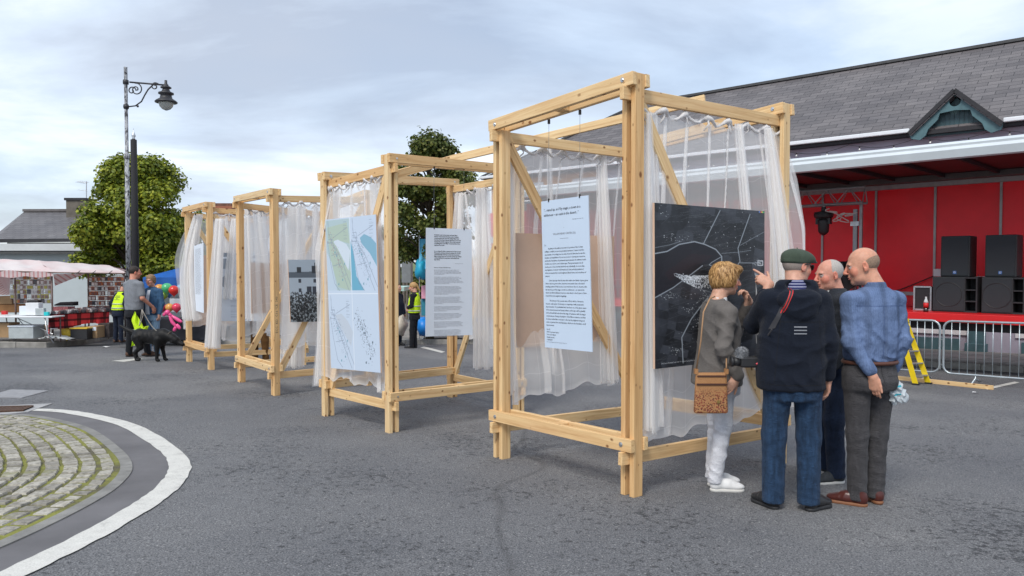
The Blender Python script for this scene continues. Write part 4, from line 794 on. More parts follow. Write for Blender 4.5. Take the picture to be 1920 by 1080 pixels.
# ================================================================ STAGE TRAILER
TT=Vector((-.702,.712,0)).normalized(); TN=Vector((.712,.702,0)).normalized(); T0=Vector((9.33,13.6,0))
def TP_(k,n=0,z=0): p=T0+TT*k+TN*n; return Vector((p.x,p.y,Z(z)))
def tbox(k0,k1,n0,n1,z0,z1,mb=None):
    mb=mb or MB(); q=[TP_(k1,n0),TP_(k0,n0),TP_(k0,n1),TP_(k1,n1)]; return mb.hexa([(p.x,p.y,Z(z0)) for p in q]+[(p.x,p.y,Z(z1)) for p in q])
M_red=mat('red_trailer_paint',(.84,.006,.02),.45,0,.10,1.3,.1,15)
M_red2=mat('red_deck_paint',(.62,.012,.015),.4,0,.06,3)
M_alu=mat('grey_aluminium',(.33,.325,.33),.45,.4,.15,8)
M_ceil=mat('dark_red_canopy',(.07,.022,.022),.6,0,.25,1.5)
o=thing('stage_trailer',TP_(6,1.2,-2.3),'open sided red stage trailer with white edged canopy raised over its deck','stage trailer')
K0,K1=-3.5,12.6; dz=-.91
tbox(K0,K1,0,2.55,dz-.17,dz).build('deck',M_red2,o,bevel=.01)
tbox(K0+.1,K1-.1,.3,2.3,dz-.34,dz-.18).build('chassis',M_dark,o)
tbox(K0,K1,2.45,2.52,dz+.002,1.9).build('back_wall',M_red,o)
for i in range(13):
    k=K0+.6+i*1.27; tbox(k-.024,k+.024,2.415,2.449,dz+.002,1.80).build('wall_rib',M_alu,o)
tbox(K0,K1,2.33,2.449,1.80,2.02).build('wall_rail',M_alu,o); tbox(K0,K1,2.40,2.449,dz+.25,dz+.33).build('wall_rail',M_alu,o)
tbox(K0,K1,2.0,2.329,1.9,2.02).build('wall_rail',mat('dark_rail',(.10,.095,.095),.5,.3),o)
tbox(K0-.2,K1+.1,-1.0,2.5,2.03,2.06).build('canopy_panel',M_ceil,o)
for i in range(16): k=K0+.3+i*1.02; mb=MB(); mb.beam(TP_(k,-.95,1.985),TP_(k,2.3,1.985),.06,.08); mb.build('canopy_rib',M_dark,o)
pr=[(-1.02,1.94),(-1.08,1.96),(-1.12,2.10),(-1.08,2.16),(-1.09,2.20),(-1.04,2.25),(-.90,2.24),(-.90,1.98)]
mb=MB(); mb.prism([TP_(K0-.25,n_,z) for n_,z in pr],TT*(K1-K0+.4)); mb.build('canopy_edge',mat('white_canopy_edge',(.62,.67,.70),.35,.1,.05,2),o)
tbox(K0-.2,K1+.1,-1.0,2.6,2.065,2.23).build('canopy_top',mat('canopy_top_grey',(.5,.52,.54),.6),o)
# far closed end with lettering panel
tbox(K1-.02,K1+.06,-.0,2.45,dz+.002,1.9).build('end_wall',M_red,o)
tbox(K1+.07,K1+2.0,.1,2.4,dz-.1,1.7).build('headboard',M_red,o)
mb=MB(); n_=.09
for pl in ([(.25,1.25),(.9,1.45),(.9,1.30),(.25,1.10)],[(.9,.1),(1.15,.1),(1.55,1.0),(1.3,1.0)],[(.35,-.1),(1.3,.25),(1.3,.45),(.35,.15)],[(1.3,.95),(1.85,.95),(1.85,.75),(1.25,.75)]):
    mb.add([TP_(K1+a_,.095,z) for a_,z in pl],[(0,1,2,3)])
mb.build('white_lettering',M_white,o)
for k in (9.2,7.9):
    w_=MB(); c=TP_(k,.45,0); c.z=gz(c.x,c.y)+.48; w_.tube([c,c+TN*.28],.48,24); wo=w_.build('wheel',mat('tyre_rubber',(.02,.02,.021),.8),o,bevel=.04); w_=MB(); w_.tube([c-TN*.01,c+TN*.05],.24,16); w_.build('rim',M_steel,wo)
for k in (-2.5,3.,11.): mb=MB(); c=TP_(k,.5,0); g_=gz(c.x,c.y); mb.tube([V(c.x,c.y,g_),V(c.x,c.y,Z(dz-.17))],.045,8); mb.tube([V(c.x,c.y,g_),V(c.x,c.y,g_+.03)],.13,8); mb.build('support_leg',M_steel,o)
def kn(u,y_n):   # stage coordinate k on the line n=y_n for a pixel column
    r_=(u-960)/F; q=T0+TN*y_n; return (q.x-r_*q.y)/(r_*TT.y-TT.x)
# lighting truss under the canopy
M_tr=mat('dull_truss_steel',(.30,.31,.32),.5,.6,.12,20)
ts=thing('lighting_truss',TP_(8,1.0,1.4),'grey triangular lighting truss hung under the canopy with loops of cable','truss'); mb=MB()
ka,kb_=kn(1620,1.1),8.0; zt_,zb_=1.78,1.42; nn_=1.1
for a_,b_ in ((nn_-.14,zb_),(nn_+.14,zb_),(nn_,zt_)): mb.tube([TP_(ka,a_,b_),TP_(kb_,a_,b_)],.026,8)
mb.build('chord',M_tr,ts); mb=MB(); k=ka+.1; up=True
while k<kb_-.2:
    for s in (-.14,.14): 
        a_,b_=(zb_,zt_) if up else (zt_,zb_); n0,n1=(nn_+s,nn_) if up else (nn_,nn_+s); mb.tube([TP_(k,n0,a_),TP_(k+.25,n1,b_)],.011,5)
    k+=.25; up=not up
for s in (-.14,.14): mb.tube([TP_(ka,nn_+s,zb_),TP_(ka,nn_,zt_)],.012,5)
mb.build('lacing',M_tr,ts)
mb=MB(); pts=[TP_(kn(1600,.9)+.55-.5*t_/40+.12*math.sin(t_*.9),nn_-.2,1.32-.28*math.sin(t_/40*math.pi)*(.6+.4*math.sin(t_*.55))-.003*t_) for t_ in range(41)]; mb.tube(pts,.012,5); mb.build('cable',mat('pale_cable',(.55,.45,.42),.6),ts)
mh=thing('moving_head_light',TP_(4.35,nn_,.9),'black moving head stage lamp hanging lens down from the truss','stage light')
c=TP_(kn(1543,1.1),nn_,0); mb=MB(); mb.lathe((c.x,c.y,Z(1.06)),[(.05,.32),(.06,.22),(.20,.2),(.22,.14),(.20,.07),(.1,.05)],20); mb.build('base',M_black,mh,bevel=.005)
mb=MB(); mb.obox((c.x,c.y,0),TT,TN,(.17,.05),Z(.98),Z(1.12)); mb.build('yoke',M_black,mh); mb=MB(); mb.lathe((c.x,c.y,Z(.72)),[(.02,0),(.09,.05),(.12,.1),(.125,.3),(.13,.34),(.1,.38)],20); mb.build('lamp_head',M_black,mh,smooth=True); mb=MB(); mb.tube([c+V(0,0,1.36),c+V(0,0,1.46)],.03,8); mb.build('clamp',M_steel,mh)
tw=thing('wind_up_tower',TP_(3.2,1.2,dz),'slim grey wind up tower carrying the truss, with black cloth draped round it','truss tower')
kt=kn(1603,1.25); c=TP_(kt,1.25,0); mb=MB(); mb.obox((c.x,c.y,0),TT,TN,(.045,.045),Z(dz),Z(1.3)); mb.build('mast',M_tr,tw,bevel=.006); mb=MB(); c2=c-TT*.12; mb.obox((c2.x,c2.y,0),TT,TN,(.03,.03),Z(dz),Z(1.42)); mb.build('inner_mast',M_alu,tw)
mb=MB(); mb.obox((c.x,c.y,0),TT,TN,(.09,.07),Z(.92),Z(1.02)); mb.build('collar',M_steel,tw)
mb=MB()
for s in (-1,1): mb.tube([c+V(0,0,-.6)-V(0,0,0),Vector((c.x,c.y,0))+TT*s*.5+V(0,0,Z(dz+.03))],.02,6)
mb.build('outrigger',M_steel,tw)
bc=thing('black_cloth',TP_(3.2,1.1,-.3),'black cloth bunched round the tower above the bald man','cloth'); c=TP_(kt+.05,1.15,0); mb=MB()
mb.grid(lambda i,j:tuple(c+TT*((i/12-.5)*.75*(.3+.8*j/8)+.12-.0*j)+TN*(.12*math.sin(i*1.7+j*.4)-.12)+V(0,0,Z(.12-.62*(j/8)+.10*math.sin(i*.9)*(j/8)))-V(0,0,CAMZ)),12,8); mb.build('drape',mat('black_cloth',(.012,.012,.014),.95),bc,smooth=True)
mb=MB(); mb.ball(c+V(0,0,.1)-TT*.15-TN*.1,.15,10,(1.5,.8,.7)); mb.build('knot',MAT['black_cloth'],bc,smooth=True)
# loudspeakers
M_spk=mat('speaker_black',(.022,.024,.027),.65,0,.25,40,.3,300)
def speaker(k,n,z0,w_,h_,d_,label,sub=False):
    o=thing('stage_loudspeaker' if not sub else 'bass_loudspeaker',TP_(k,n,z0),label,'loudspeaker','black loudspeakers stacked on the stage')
    if not sub: tbox(k-w_/2,k+w_/2,n,n+d_,z0,z0+h_).build('cabinet',M_spk,o,bevel=.02)
    else:
        fr=w_*.74; tbox(k-w_/2+w_-fr,k+w_/2,n+.03,n+d_,z0,z0+h_).build('cabinet',M_spk,o,bevel=.012)
        mb=tbox(k-w_/2,k-w_/2+w_-fr-.002,n+d_*.5,n+d_,z0,z0+h_); tbox(k-w_/2,k-w_/2+w_-fr-.002,n+.03,n+d_*.5-.002,z0,z0+.03,mb); tbox(k-w_/2,k-w_/2+w_-fr-.002,n+.03,n+d_*.5-.002,z0+h_-.03,z0+h_,mb); 
        tbox(k-w_/2,k-w_/2+w_-fr-.002,n+.03,n+d_*.5-.002,z0+h_*.62,z0+h_*.65,mb); tbox(k-w_/2,k-w_/2+w_-fr-.002,n+.03,n+d_*.5-.002,z0+h_*.3,z0+h_*.33,mb); tbox(k-w_/2,k-w_/2+.025,n+.032,n+d_*.5-.004,z0+.031,z0+h_-.031,mb); mb.build('horn_port',M_dark,o)
    g=(k-w_/2+.03,k+w_/2-.03) if not sub else (k-w_/2+w_-fr+.02,k+w_/2-.02)
    tbox(g[0],g[1],n-.012+(.03 if sub else 0),n-.001+(.03 if sub else 0),z0+.03,z0+h_-.03).build('grille',mat('speaker_mesh',(.03,.034,.04),.8,.2,.15,200,.5,500),o)
    c=(g[0]+g[1])/2; nf=n-.014+(.03 if sub else 0)
    if sub:
        mb=MB(); pts=[TP_(c+.24*math.cos(t_),nf-.0,z0+h_*.5+.24*math.sin(t_)) for t_ in [2*math.pi*i/28 for i in range(29)]]; mb.tube(pts,.006,5,False); mb.build('cone_ring',M_black,o)
    else:
        bd=tbox(c-.03,c+.03,nf-.006,nf,z0+.06,z0+.12); bd.build('badge',mat('blue_badge',(.05,.13,.35),.4),o); mb=MB(); pts=[TP_(c+.014*math.cos(t_),nf-.008,z0+.09+.016*math.sin(t_)) for t_ in [2*math.pi*i/12 for i in range(13)]]; mb.tube(pts,.003,4,False); mb.build('badge_ring',M_white,o)
    return o
def kn(u,y_n):   # stage coordinate k on the line n=y_n for a pixel column
    r_=(u-960)/F; q=T0+TN*y_n; return (q.x-r_*q.y)/(r_*TT.y-TT.x)
n_s=.55
ks=[kn(u,n_s) for u in (1748,1832,1840,1921)]
sp_w=.62
speaker((ks[0]+ks[1])/2,n_s,dz+.002,(ks[0]-ks[1]),.70,.75,'black bass loudspeaker beside the flight case, under the left tall loudspeaker',True)
speaker((ks[2]+ks[3])/2,n_s,dz+.002,(ks[2]-ks[3]),.70,.75,'black bass loudspeaker at the right edge of the photo under the right tall loudspeaker',True)
ka=[kn(u,n_s+.1) for u in (1763,1818,1846,1906)]
speaker((ka[0]+ka[1])/2,n_s+.1,dz+.705,(ka[0]-ka[1]),.82,.5,'left one of the two tall black loudspeakers standing on the bass loudspeakers')
speaker((ka[2]+ka[3])/2,n_s+.1,dz+.705,(ka[2]-ka[3]),.82,.5,'right one of the two tall black loudspeakers standing on the bass loudspeakers')
mb=MB(); c=TP_((ks[0]+ks[1])/2-.05,n_s,0); 
for a_ in (-.05,0,.05): mb.tube([TP_((ks[0]+ks[1])/2-.1+a_,n_s+.005,dz+.66),TP_((ks[0]+ks[1])/2-.1+a_*1.1,n_s+.005,dz+.69)],.012,6)
fc=thing('flight_case',TP_(kn(1730,.75),.75,dz),'black flight case with metal edges beside the bass loudspeaker','flight case')
k0_,k1_=kn(1748,.75)+.02,kn(1715,.75); z1=dz+.49; tbox(k0_,k1_,.76,1.3,dz+.01,z1).build('case_body',M_black,fc); mb=MB()
for kk in (k0_,k1_): mb.beam(TP_(kk,.75,dz+.005),TP_(kk,.75,z1),.03,.03,TN)
mb.beam(TP_(k0_,.75,z1),TP_(k1_,.75,z1),.03,.03); mb.beam(TP_(k0_,.75,dz+.02),TP_(k1_,.75,dz+.02),.03,.03); mb.beam(TP_(k1_,.75,z1),TP_(k1_,1.3,z1),.03,.03); mb.build('edging',M_steel,fc)
bt=thing('cola_bottle',TP_(kn(1737,.3),.3,dz),'clear plastic bottle of cola with a red label standing before the flight case','bottle'); c=TP_(kn(1737,.3),.3,dz); mb=MB(); mb.lathe(c,[(.042,0),(.045,.02),(.044,.09)],14); mb.build('cola',mat('cola',(.02,.006,.004),.1,0,.1,spec=.8),bt,smooth=True)
mb=MB(); mb.lathe(c+V(0,0,.091),[(.0455,0),(.0455,.09)],14); mb.build('label',mat('bottle_label_red',(.6,.02,.02),.5),bt,smooth=True); mb=MB(); mb.lathe(c+V(0,0,.182),[(.044,0),(.040,.03),(.02,.08),(.014,.10)],14); mb.build('neck',mat('clear_plastic',(.55,.58,.58),.1,0,.05,spec=.8),bt,smooth=True); mb=MB(); mb.lathe(c+V(0,0,.283),[(.018,0),(.018,.02)],10); mb.build('cap',M_white,bt)
# mixer between the speakers
dj=thing('sound_mixer',TP_(kn(1833,1.3),1.3,-.35),'small white sound mixer on a black box between the tall loudspeakers','mixer'); k=kn(1833,1.35); tbox(k-.35,k+.42,1.3,1.8,dz+.002,-.28).build('stand',M_black,dj); tbox(k-.05,k+.35,1.3,1.75,-.278,-.20).build('mixer_body',M_gut,dj,bevel=.01)
mb=MB()
for i in range(6): c=TP_(k+.0+i*.06,1.4,-.195); mb.tube([c,c+V(0,0,.035)],.010,6)
mb.build('knob',mat('red_knob',(.4,.05,.05),.5),dj)
jb=thing('socket_box',TP_(kn(1757,1.0),2.36,-.15),'small white socket box with a dark lead running down the red wall','socket'); k=kn(1759,2.4); tbox(k-.08,k+.08,2.33,2.41,-.22,-.05).build('box',M_white,jb,bevel=.01)
mb=MB(); mb.tube([TP_(k+.05,2.36,-.2),TP_(k+.7,2.37,-.5),TP_(k+1.3,2.38,-.72),TP_(k+1.7,2.3,dz+.02)],.012,6); mb.build('lead',M_black,jb,smooth=True)
# ================================================================ BARRIERS
M_galv=mat('barrier_galvanised',(.42,.47,.50),.35,.6,.12,15)
def barrier(p,q,label,sign=False,feet=(.2,.8)):
    p=Vector(p);q=Vector(q); d=(q-p); d.z=0; L=d.length; d.normalize(); nn=Vector((-d.y,d.x,0)); o=thing('crowd_barrier',(p+q)/2,label,'barrier','steel crowd barriers in front of the stage')
    g=lambda s,h,n_=0: Vector((p.x+d.x*s+nn.x*n_,p.y+d.y*s+nn.y*n_,p.z+(q.z-p.z)*s/L+h))
    mb=MB(); r_=.019; top=1.08; bot=.16; c=.13; pts=[]
    for cx,cz,a0 in ((c,top-c,180),(L-c,top-c,90),(L-c,bot+c,0),(c,bot+c,-90)):
        for k in range(5): a_=R(a0-90*k/4); pts.append(g(cx+c*math.cos(a_),cz+c*math.sin(a_)))
    pts.append(pts[0]); mb.tube(pts,r_,8,False); mb.build('frame',M_galv,o,smooth=True)
    n_=max(4,round(L/.125)); 
    for i in range(1,n_): mb=MB(); s=L*i/n_; mb.tube([g(s,bot),g(s,top)],.008,6); mb.build('bar',M_galv,o,smooth=True)
    for f in feet:
        mb=MB(); s=L*f; mb.tube([g(s,bot),g(s,.10,0),g(s,.02,-.28)],.016,6); mb.tube([g(s,.10,0),g(s,.02,.28)],.016,6); mb.build('foot',M_galv,o,smooth=True)
    mb=MB(); mb.tube([g(.0,.75),g(-.05,.75),g(-.05,.62)],.01,5); mb.tube([g(0,.3),g(-.05,.3),g(-.05,.22)],.01,5); mb.build('hook',M_galv,o)
    if sign: mb=MB(); s=L*.0+.34; mb.prism([g(s-.1,.92,-.03),g(s+.1,.92,-.03),g(s+.1,.78,-.03),g(s-.1,.78,-.03)],nn*.006); sg=mb.build('notice',mat('red_sign',(.62,.05,.05),.5),o); mb=MB(); mb.prism([g(s-.06,.86,-.034),g(s,.885,-.034),g(s+.06,.86,-.034),g(s+.06,.84,-.034),g(s-.06,.84,-.034)],nn*.002); mb.build('notice_mark',M_white,sg)
    return o
bd=Vector((-.70,.714,0)).normalized(); b0=gnd(1768,716); 
barrier(G(*(b0+bd*2.15).xy),G(*(b0+bd*.06).xy),'steel crowd barrier with the small red notice, behind the yellow stepladder',True,(.3,.9))
barrier(G(*b0.xy),G(*(b0-bd*2.5).xy),'steel crowd barrier at the right edge of the photo, without a notice',False,(.2,.85))
barrier(G(*(b0+bd*4.4).xy),G(*(b0+bd*2.22).xy),'steel crowd barrier farther along, behind the group of people',False,(.2,.8))
# ================================================================ STEPLADDER, PLANK
M_yel=mat('yellow_fibreglass',(.80,.58,.01),.4,0,.08,5)
o=thing('stepladder',gnd(1722,722),'yellow stepladder standing half hidden behind the man in the blue shirt','ladder')
fA=gnd(1717,722);fB=gnd(1741,720); top=at(1682,600,12.7); 
def lrail(a_,b_,name='rail'): mb=MB(); mb.beam(a_,b_,.03,.085,V(.7,-.7,0)); mb.build(name,M_yel,o,bevel=.004)
dA=(fB-fA); tA=Vector((top.x,top.y,top.z)); tB=tA+dA*.62
dback=Vector((-.62,.45,0))
lrail(fA,tA);lrail(fB,tB)
b1=fA+Vector((-1.0,.75,0)); b1.z=gz(b1.x,b1.y); b2=b1+dA; b2.z=gz(b2.x,b2.y); lrail(b1,tA+V(-.05,.05,0)); lrail(b2,tB+V(-.05,.05,0))
for k in range(5):
    t_=.14+k*.19; a_=fA.lerp(tA,t_);b_=fB.lerp(tB,t_); mb=MB(); mb.beam(a_,b_,.09,.02); mb.build('tread',M_steel,o)
mb=MB(); mb.beam(tA,tB,.14,.05); mb.build('top_cap',M_yel,o)
for p in (fA,fB): mb=MB(); mb.beam(p+V(0,0,.0),p+V(0,0,.03),.05,.11,V(.7,-.7,0)); mb.build('rubber_foot',M_black,o)
mb=MB(); mb.add([Vector(fB.lerp(tB,.2)+V(-.02,-.05,0))]*3,[(0,1,2)]) 
a_=gnd(1672,711);b_=gnd(1862,731); o=thing('timber_plank',(a_+b_)/2,'long pale plank lying on the road behind the stepladder','plank'); timber(o,a_+V(0,0,.035),b_+V(0,0,.035),.047,.07,(0,0,1),'plank_timber')
# ================================================================ TREES
def leafmat(name,c0,c1,c2):
    m,t,b=newmat(name); geo=N(t,'ShaderNodeNewGeometry'); c=ramp(t,geo.outputs['Random Per Island'],[(0,c0),(.5,c1),(1,c2)]); n=noise(t,1.3,3,.5,objc(t)); cc=mix(t,1.,c.outputs[0],ramp(t,n.outputs[0],[(.35,(.75,.8,.8)),(.65,(1.2,1.15,.9))]).outputs[0],'MULTIPLY'); t.links.new(cc,b.inputs['Base Color']); setin(b,Roughness=.5); b.inputs['Specular IOR Level'].default_value=.35
    tl=N(t,'ShaderNodeBsdfTranslucent'); t.links.new(cc,tl.inputs[0]); ms_=N(t,'ShaderNodeMixShader'); ms_.inputs[0].default_value=.28; t.links.new(b.outputs[0],ms_.inputs[1]); t.links.new(tl.outputs[0],ms_.inputs[2]); t.links.new(ms_.outputs[0],t.nodes['Material Output'].inputs[0]); return m
M_bark=mat('bark',(.09,.07,.05),.95,0,.3,12,.8,25)
def tree(loc,h0,h1,rad,nleaf,ls,mt,label,seed,shape,clumps=70,bare=0,lname='tree'):
    """crown made of many leaf faces gathered in clumps hung on limbs"""
    r=random.Random(seed); o=thing(lname,loc,label,'tree'); base=Vector(loc); cz=(h0+h1)/2; hh=(h1-h0)/2
    cl=[]; tries=0
    while len(cl)<clumps and tries<5000:
        tries+=1
        z=r.uniform(-1,1); a_=r.uniform(0,6.283); rr=rad*shape((z+1)/2); q=math.sqrt(r.uniform(.12,1)); cr=r.uniform(.16,.30)*rad
        p=base+V(math.cos(a_)*q*(rr-cr*.5),math.sin(a_)*q*(rr-cr*.5),cz+z*(hh-cr*.6)); cl.append((p,cr*(.75+.5*r.random())))
    mb=MB(); mb.tube([base-V(0,0,.1),base+V(.02,0,h0*.6),base+V(.0,.03,cz),base+V(.03,0,h1-.3*hh)],[rad*.085,rad*.07,rad*.05,rad*.012],10); tk=mb.build('trunk',M_bark,o,smooth=True)
    mb=MB()
    for p,cr in cl[::2]:
        s=base+V(0,0,max(h0*.7,(p.z-base.z)-rad*.6)); mid=(s+p)/2+V(0,0,.1*rad); mb.tube([s,mid,p],[rad*.028,rad*.018,rad*.006],5)
    mb.build('limbs',M_bark,tk,smooth=True)
    C_=np.array([tuple(p+V(r.gauss(0,.03),0,0)) for p,_ in cl]); Rr=np.array([c for _,c in cl]); g=np.random.default_rng(seed)
    idx=g.choice(len(cl),nleaf,p=Rr**2/np.sum(Rr**2)); d=g.normal(size=(nleaf,3)); d/=np.linalg.norm(d,axis=1)[:,None]; rad_=g.random(nleaf)**.35*(1+.35*g.random(nleaf)**5)
    P=C_[idx]+d*(Rr[idx]*rad_)[:,None]*np.array([1,1,.78])
    nrm=d*.8+g.normal(size=(nleaf,3))*.45+np.array([0,0,.55]); nrm/=np.linalg.norm(nrm,axis=1)[:,None]
    t1=np.cross(nrm,g.normal(size=(nleaf,3))); t1/=np.linalg.norm(t1,axis=1)[:,None]; t2=np.cross(nrm,t1); s=ls*(.65+.7*g.random(nleaf))[:,None]
    # five lobed leaf with a fold along the midrib
    sh=[(-.5,0,0),(-.2,.42,.10),(.12,.30,.08),(.25,.48,.10),(.62,.0,0),(.25,-.48,.10),(.12,-.30,.08),(-.2,-.42,.10)]
    vs=np.stack([P+t1*s*a_+t2*s*b_+nrm*s*c_*1.2 for a_,b_,c_ in sh],1).reshape(-1,3); k=len(sh)
    l=np.array(o.location); me=bpy.data.meshes.new('crown'); i0=np.arange(nleaf)*k
    f1=np.stack([i0,i0+1,i0+2,i0+3,i0+4],1); f2=np.stack([i0+4,i0+5,i0+6,i0+7,i0],1); F_=np.concatenate([f1,f2]); nf=len(F_)
    me.vertices.add(len(vs)); me.vertices.foreach_set('co',(vs-l).ravel()); me.loops.add(nf*5); me.loops.foreach_set('vertex_index',F_.ravel()); me.polygons.add(nf); me.polygons.foreach_set('loop_start',np.arange(nf)*5); me.polygons.foreach_set('loop_total',np.full(nf,5)); me.update(calc_edges=True); me.materials.append(mt)
    c=bpy.data.objects.new('crown',me); COL.objects.link(c); c.parent=o; return o
M_leaf1=leafmat('maple_leaves',(.075,.12,.012),(.20,.25,.024),(.40,.42,.05)); M_leaf2=leafmat('dark_leaves',(.045,.07,.016),(.10,.135,.03),(.20,.20,.05))
p=G(at(262,640,22.6).x,22.6); tree(p,1.75,5.5,1.82,50000,.085,M_leaf1,'bright green sycamore tree behind the lamp post and the market stall',4,lambda t_:(1.0 if t_<.3 else 1.0-.62*((t_-.3)/.7)**1.7)*(1+.09*math.sin(t_*17)),78)
p=G(at(806,640,21.5).x,21.5); tree(p,2.35,6.05,1.5,24000,.08,M_leaf2,'dark green tree with a forked trunk seen above the second frame',9,lambda t_:(.72+.28*math.sin(t_*math.pi))*(1-.55*max(0,t_-.7)/.3),95)
for u,y_,rr,lb in ((716,42,1.6,'rounded green bush on the far slope, left of the hi-vis woman'),(758,55,2.4,'dark hedge tree on the far slope above the hi-vis woman')):
    p=G(at(u,560,y_).x,y_); tree(p,.3,2.6,rr,1600,.3,M_leaf2,lb,u,lambda t_:.8+.2*math.sin(t_*3),26)
# ================================================================ LAMP POST and dark post
y_=17.6; pb=at(243,640,y_); pb=G(pb.x,y_,.13); tp=at(246,126,y_); 
o=thing('street_lamp',pb,'tall street lamp with flaking grey paint, scrolled bracket and hanging bell lantern','street lamp')
m,t,b=newmat('flaking_paint'); v=objc(t,(1,1,.35)); n=noise(t,22,6,.72,v,.6); c=ramp(t,n.outputs[0],[(.44,(.035,.035,.04)),(.50,(.30,.31,.33)),(.62,(.48,.49,.50))]); t.links.new(c.outputs[0],b.inputs['Base Color']); setin(b,Roughness=.65); bump(t,b,n.outputs[0],.4,.005); M_flake=m
H=tp.z-pb.z; hc=at(243,298,y_).z-pb.z; hb=at(243,520,y_).z-pb.z
mb=MB(); mb.lathe(pb,[(.07,0),(.07,.2),(.062,.25),(.058,hb)],16); mb.build('base_column',mat('black_lamp_paint',(.03,.03,.035),.5,0,.3,10),o,smooth=True)
mb=MB(); mb.lathe(pb+V(0,0,hb+.002),[(.056,0),(.050,hc-hb-.002)],16); mb.lathe(pb+V(0,0,hc),[(.06,0),(.068,.03),(.068,.09),(.058,.12),(.040,.14),(.038,H-hc-.02),(.042,H-hc)],16); mb.build('shaft',M_flake,o,smooth=True)
M_lb=MAT['black_lamp_paint']; arm0=at(247,154,y_); arm1=at(313,160,y_); az=arm0.z
mb=MB(); mb.tube([arm0-V(.05,0,0),arm1+V(.03,0,0)],.020,8); mb.lathe(V(pb.x,pb.y,az-.05),[(.06,0),(.065,.05),(.06,.1)],12); mb.lathe(V(pb.x,pb.y,az-.62),[(.055,0),(.065,.05),(.055,.1)],12)
def scroll(c,r0,r1,a0,a1,n=26,R_=.014): mb.tube([c+V(math.cos(a0+(a1-a0)*i/n)*(r0+(r1-r0)*i/n),0,math.sin(a0+(a1-a0)*i/n)*(r0+(r1-r0)*i/n)) for i in range(n+1)],R_,6)
c0=V(pb.x,pb.y,az)
scroll(c0+V(.24,0,-.17),.15,.03,R(100),R(-400)); scroll(c0+V(.68,0,-.10),.09,.02,R(60),R(480)); scroll(c0+V(.14,0,-.20),.10,.03,R(0),R(380))
pts=[c0+V(.06,0,-.57),c0+V(.22,0,-.55),c0+V(.36,0,-.45),c0+V(.44,0,-.30),c0+V(.52,0,-.17),c0+V(.64,0,-.06),c0+V(.76,0,-.03)]; mb.tube(pts,.016,6); mb.ball(c0+V(.27,0,-.56),.03,8)
mb.build('bracket',M_lb,o,smooth=True)
lc=at(311,152,y_); lz=at(311,191,y_).z; mb=MB(); mb.lathe(V(lc.x,lc.y,lz),[(.245,-.02),(.25,0),(.22,.03),(.14,.08),(.12,.16),(.17,.18),(.17,.21),(.10,.24),(.07,.30),(.12,.32),(.12,.34),(.05,.38),(.03,.44),(.03,.50)],24); mb.build('lantern_hood',M_lb,o,smooth=True)
m,t,b=newmat('lantern_glass'); setin(b,Base_Color=(.62,.64,.60),Roughness=.15,Transmission_Weight=.35); mb=MB(); mb.lathe(V(lc.x,lc.y,lz-.20),[(.02,0),(.09,.03),(.145,.09),(.165,.16),(.165,.185)],20); mb.build('lantern_bowl',m,o,smooth=True)
y_=18.6; q=at(256,640,y_); pb=G(q.x,y_,.13); H=at(256,262,y_).z-pb.z; o=thing('dark_post',pb,'plain black post with a pointed finial, just right of the street lamp','post'); mb=MB(); mb.lathe(pb,[(.09,0),(.085,H*.5),(.072,H)],14); mb.build('shaft',mat('matt_black',(.012,.012,.015),.8,0,.2),o,smooth=True); mb=MB(); mb.lathe(pb+V(0,0,H),[(.05,0),(.03,.04),(.05,.09),(.045,.12),(.012,.2),(.004,.28)],10); mb.build('finial',M_steel,o,smooth=True)
# ================================================================ MARKET STALL
def sag_sheet(P00,P10,P11,P01,ni,nj,sag,wob=0,seed=0):
    r=random.Random(seed); ph=[r.uniform(0,6) for _ in range(4)]; 
    def f(i,j):
        a_=i/ni;b_=j/nj; p=P00.lerp(P10,a_).lerp(P01.lerp(P11,a_),b_); s=math.sin(a_*math.pi*3)**2*math.sin(b_*math.pi)
        return tuple(p+V(0,0,-sag*s+wob*math.sin(a_*19+ph[0])*math.sin(b_*11+ph[1])))
    return MB().grid(f,ni,nj)
m,t,b=newmat('striped_canvas'); M_canvas=m; uvc=objc(t); sx=N(t,'ShaderNodeSeparateXYZ'); t.links.new(uvc,sx.inputs[0]); wv=N(t,'ShaderNodeMath',operation='MULTIPLY'); wv.inputs[1].default_value=62; t.links.new(sx.outputs[0],wv.inputs[0]); sn=N(t,'ShaderNodeMath',operation='SINE'); t.links.new(wv.outputs[0],sn.inputs[0]); c=ramp(t,sn.outputs[0],[(.42,(.74,.62,.62)),(.58,(.62,.30,.30))]); t.links.new(c.outputs[0],b.inputs['Base Color']); setin(b,Roughness=.8)
tl=N(t,'ShaderNodeBsdfTranslucent'); t.links.new(c.outputs[0],tl.inputs[0]); ms_=N(t,'ShaderNodeMixShader'); ms_.inputs[0].default_value=.35; t.links.new(b.outputs[0],ms_.inputs[1]); t.links.new(tl.outputs[0],ms_.inputs[2]); t.links.new(ms_.outputs[0],t.nodes['Material Output'].inputs[0])
m,t,b=newmat('white_canvas'); M_wcan=m; n=noise(t,1.5,4,.5,objc(t)); c=ramp(t,n.outputs[0],[(.35,(.80,.63,.62)),(.6,(.82,.76,.75))]); t.links.new(c.outputs[0],b.inputs['Base Color']); setin(b,Roughness=.8); tl=N(t,'ShaderNodeBsdfTranslucent'); t.links.new(c.outputs[0],tl.inputs[0]); ms_=N(t,'ShaderNodeMixShader'); ms_.inputs[0].default_value=.3; t.links.new(b.outputs[0],ms_.inputs[1]); t.links.new(tl.outputs[0],ms_.inputs[2]); t.links.new(ms_.outputs[0],t.nodes['Material Output'].inputs[0])
yf,yb=18.2,20.6
st=thing('market_stall',G(at(110,640,19).x,19,.13),'market stall under a white and pink canvas canopy on thin steel poles','market stall')
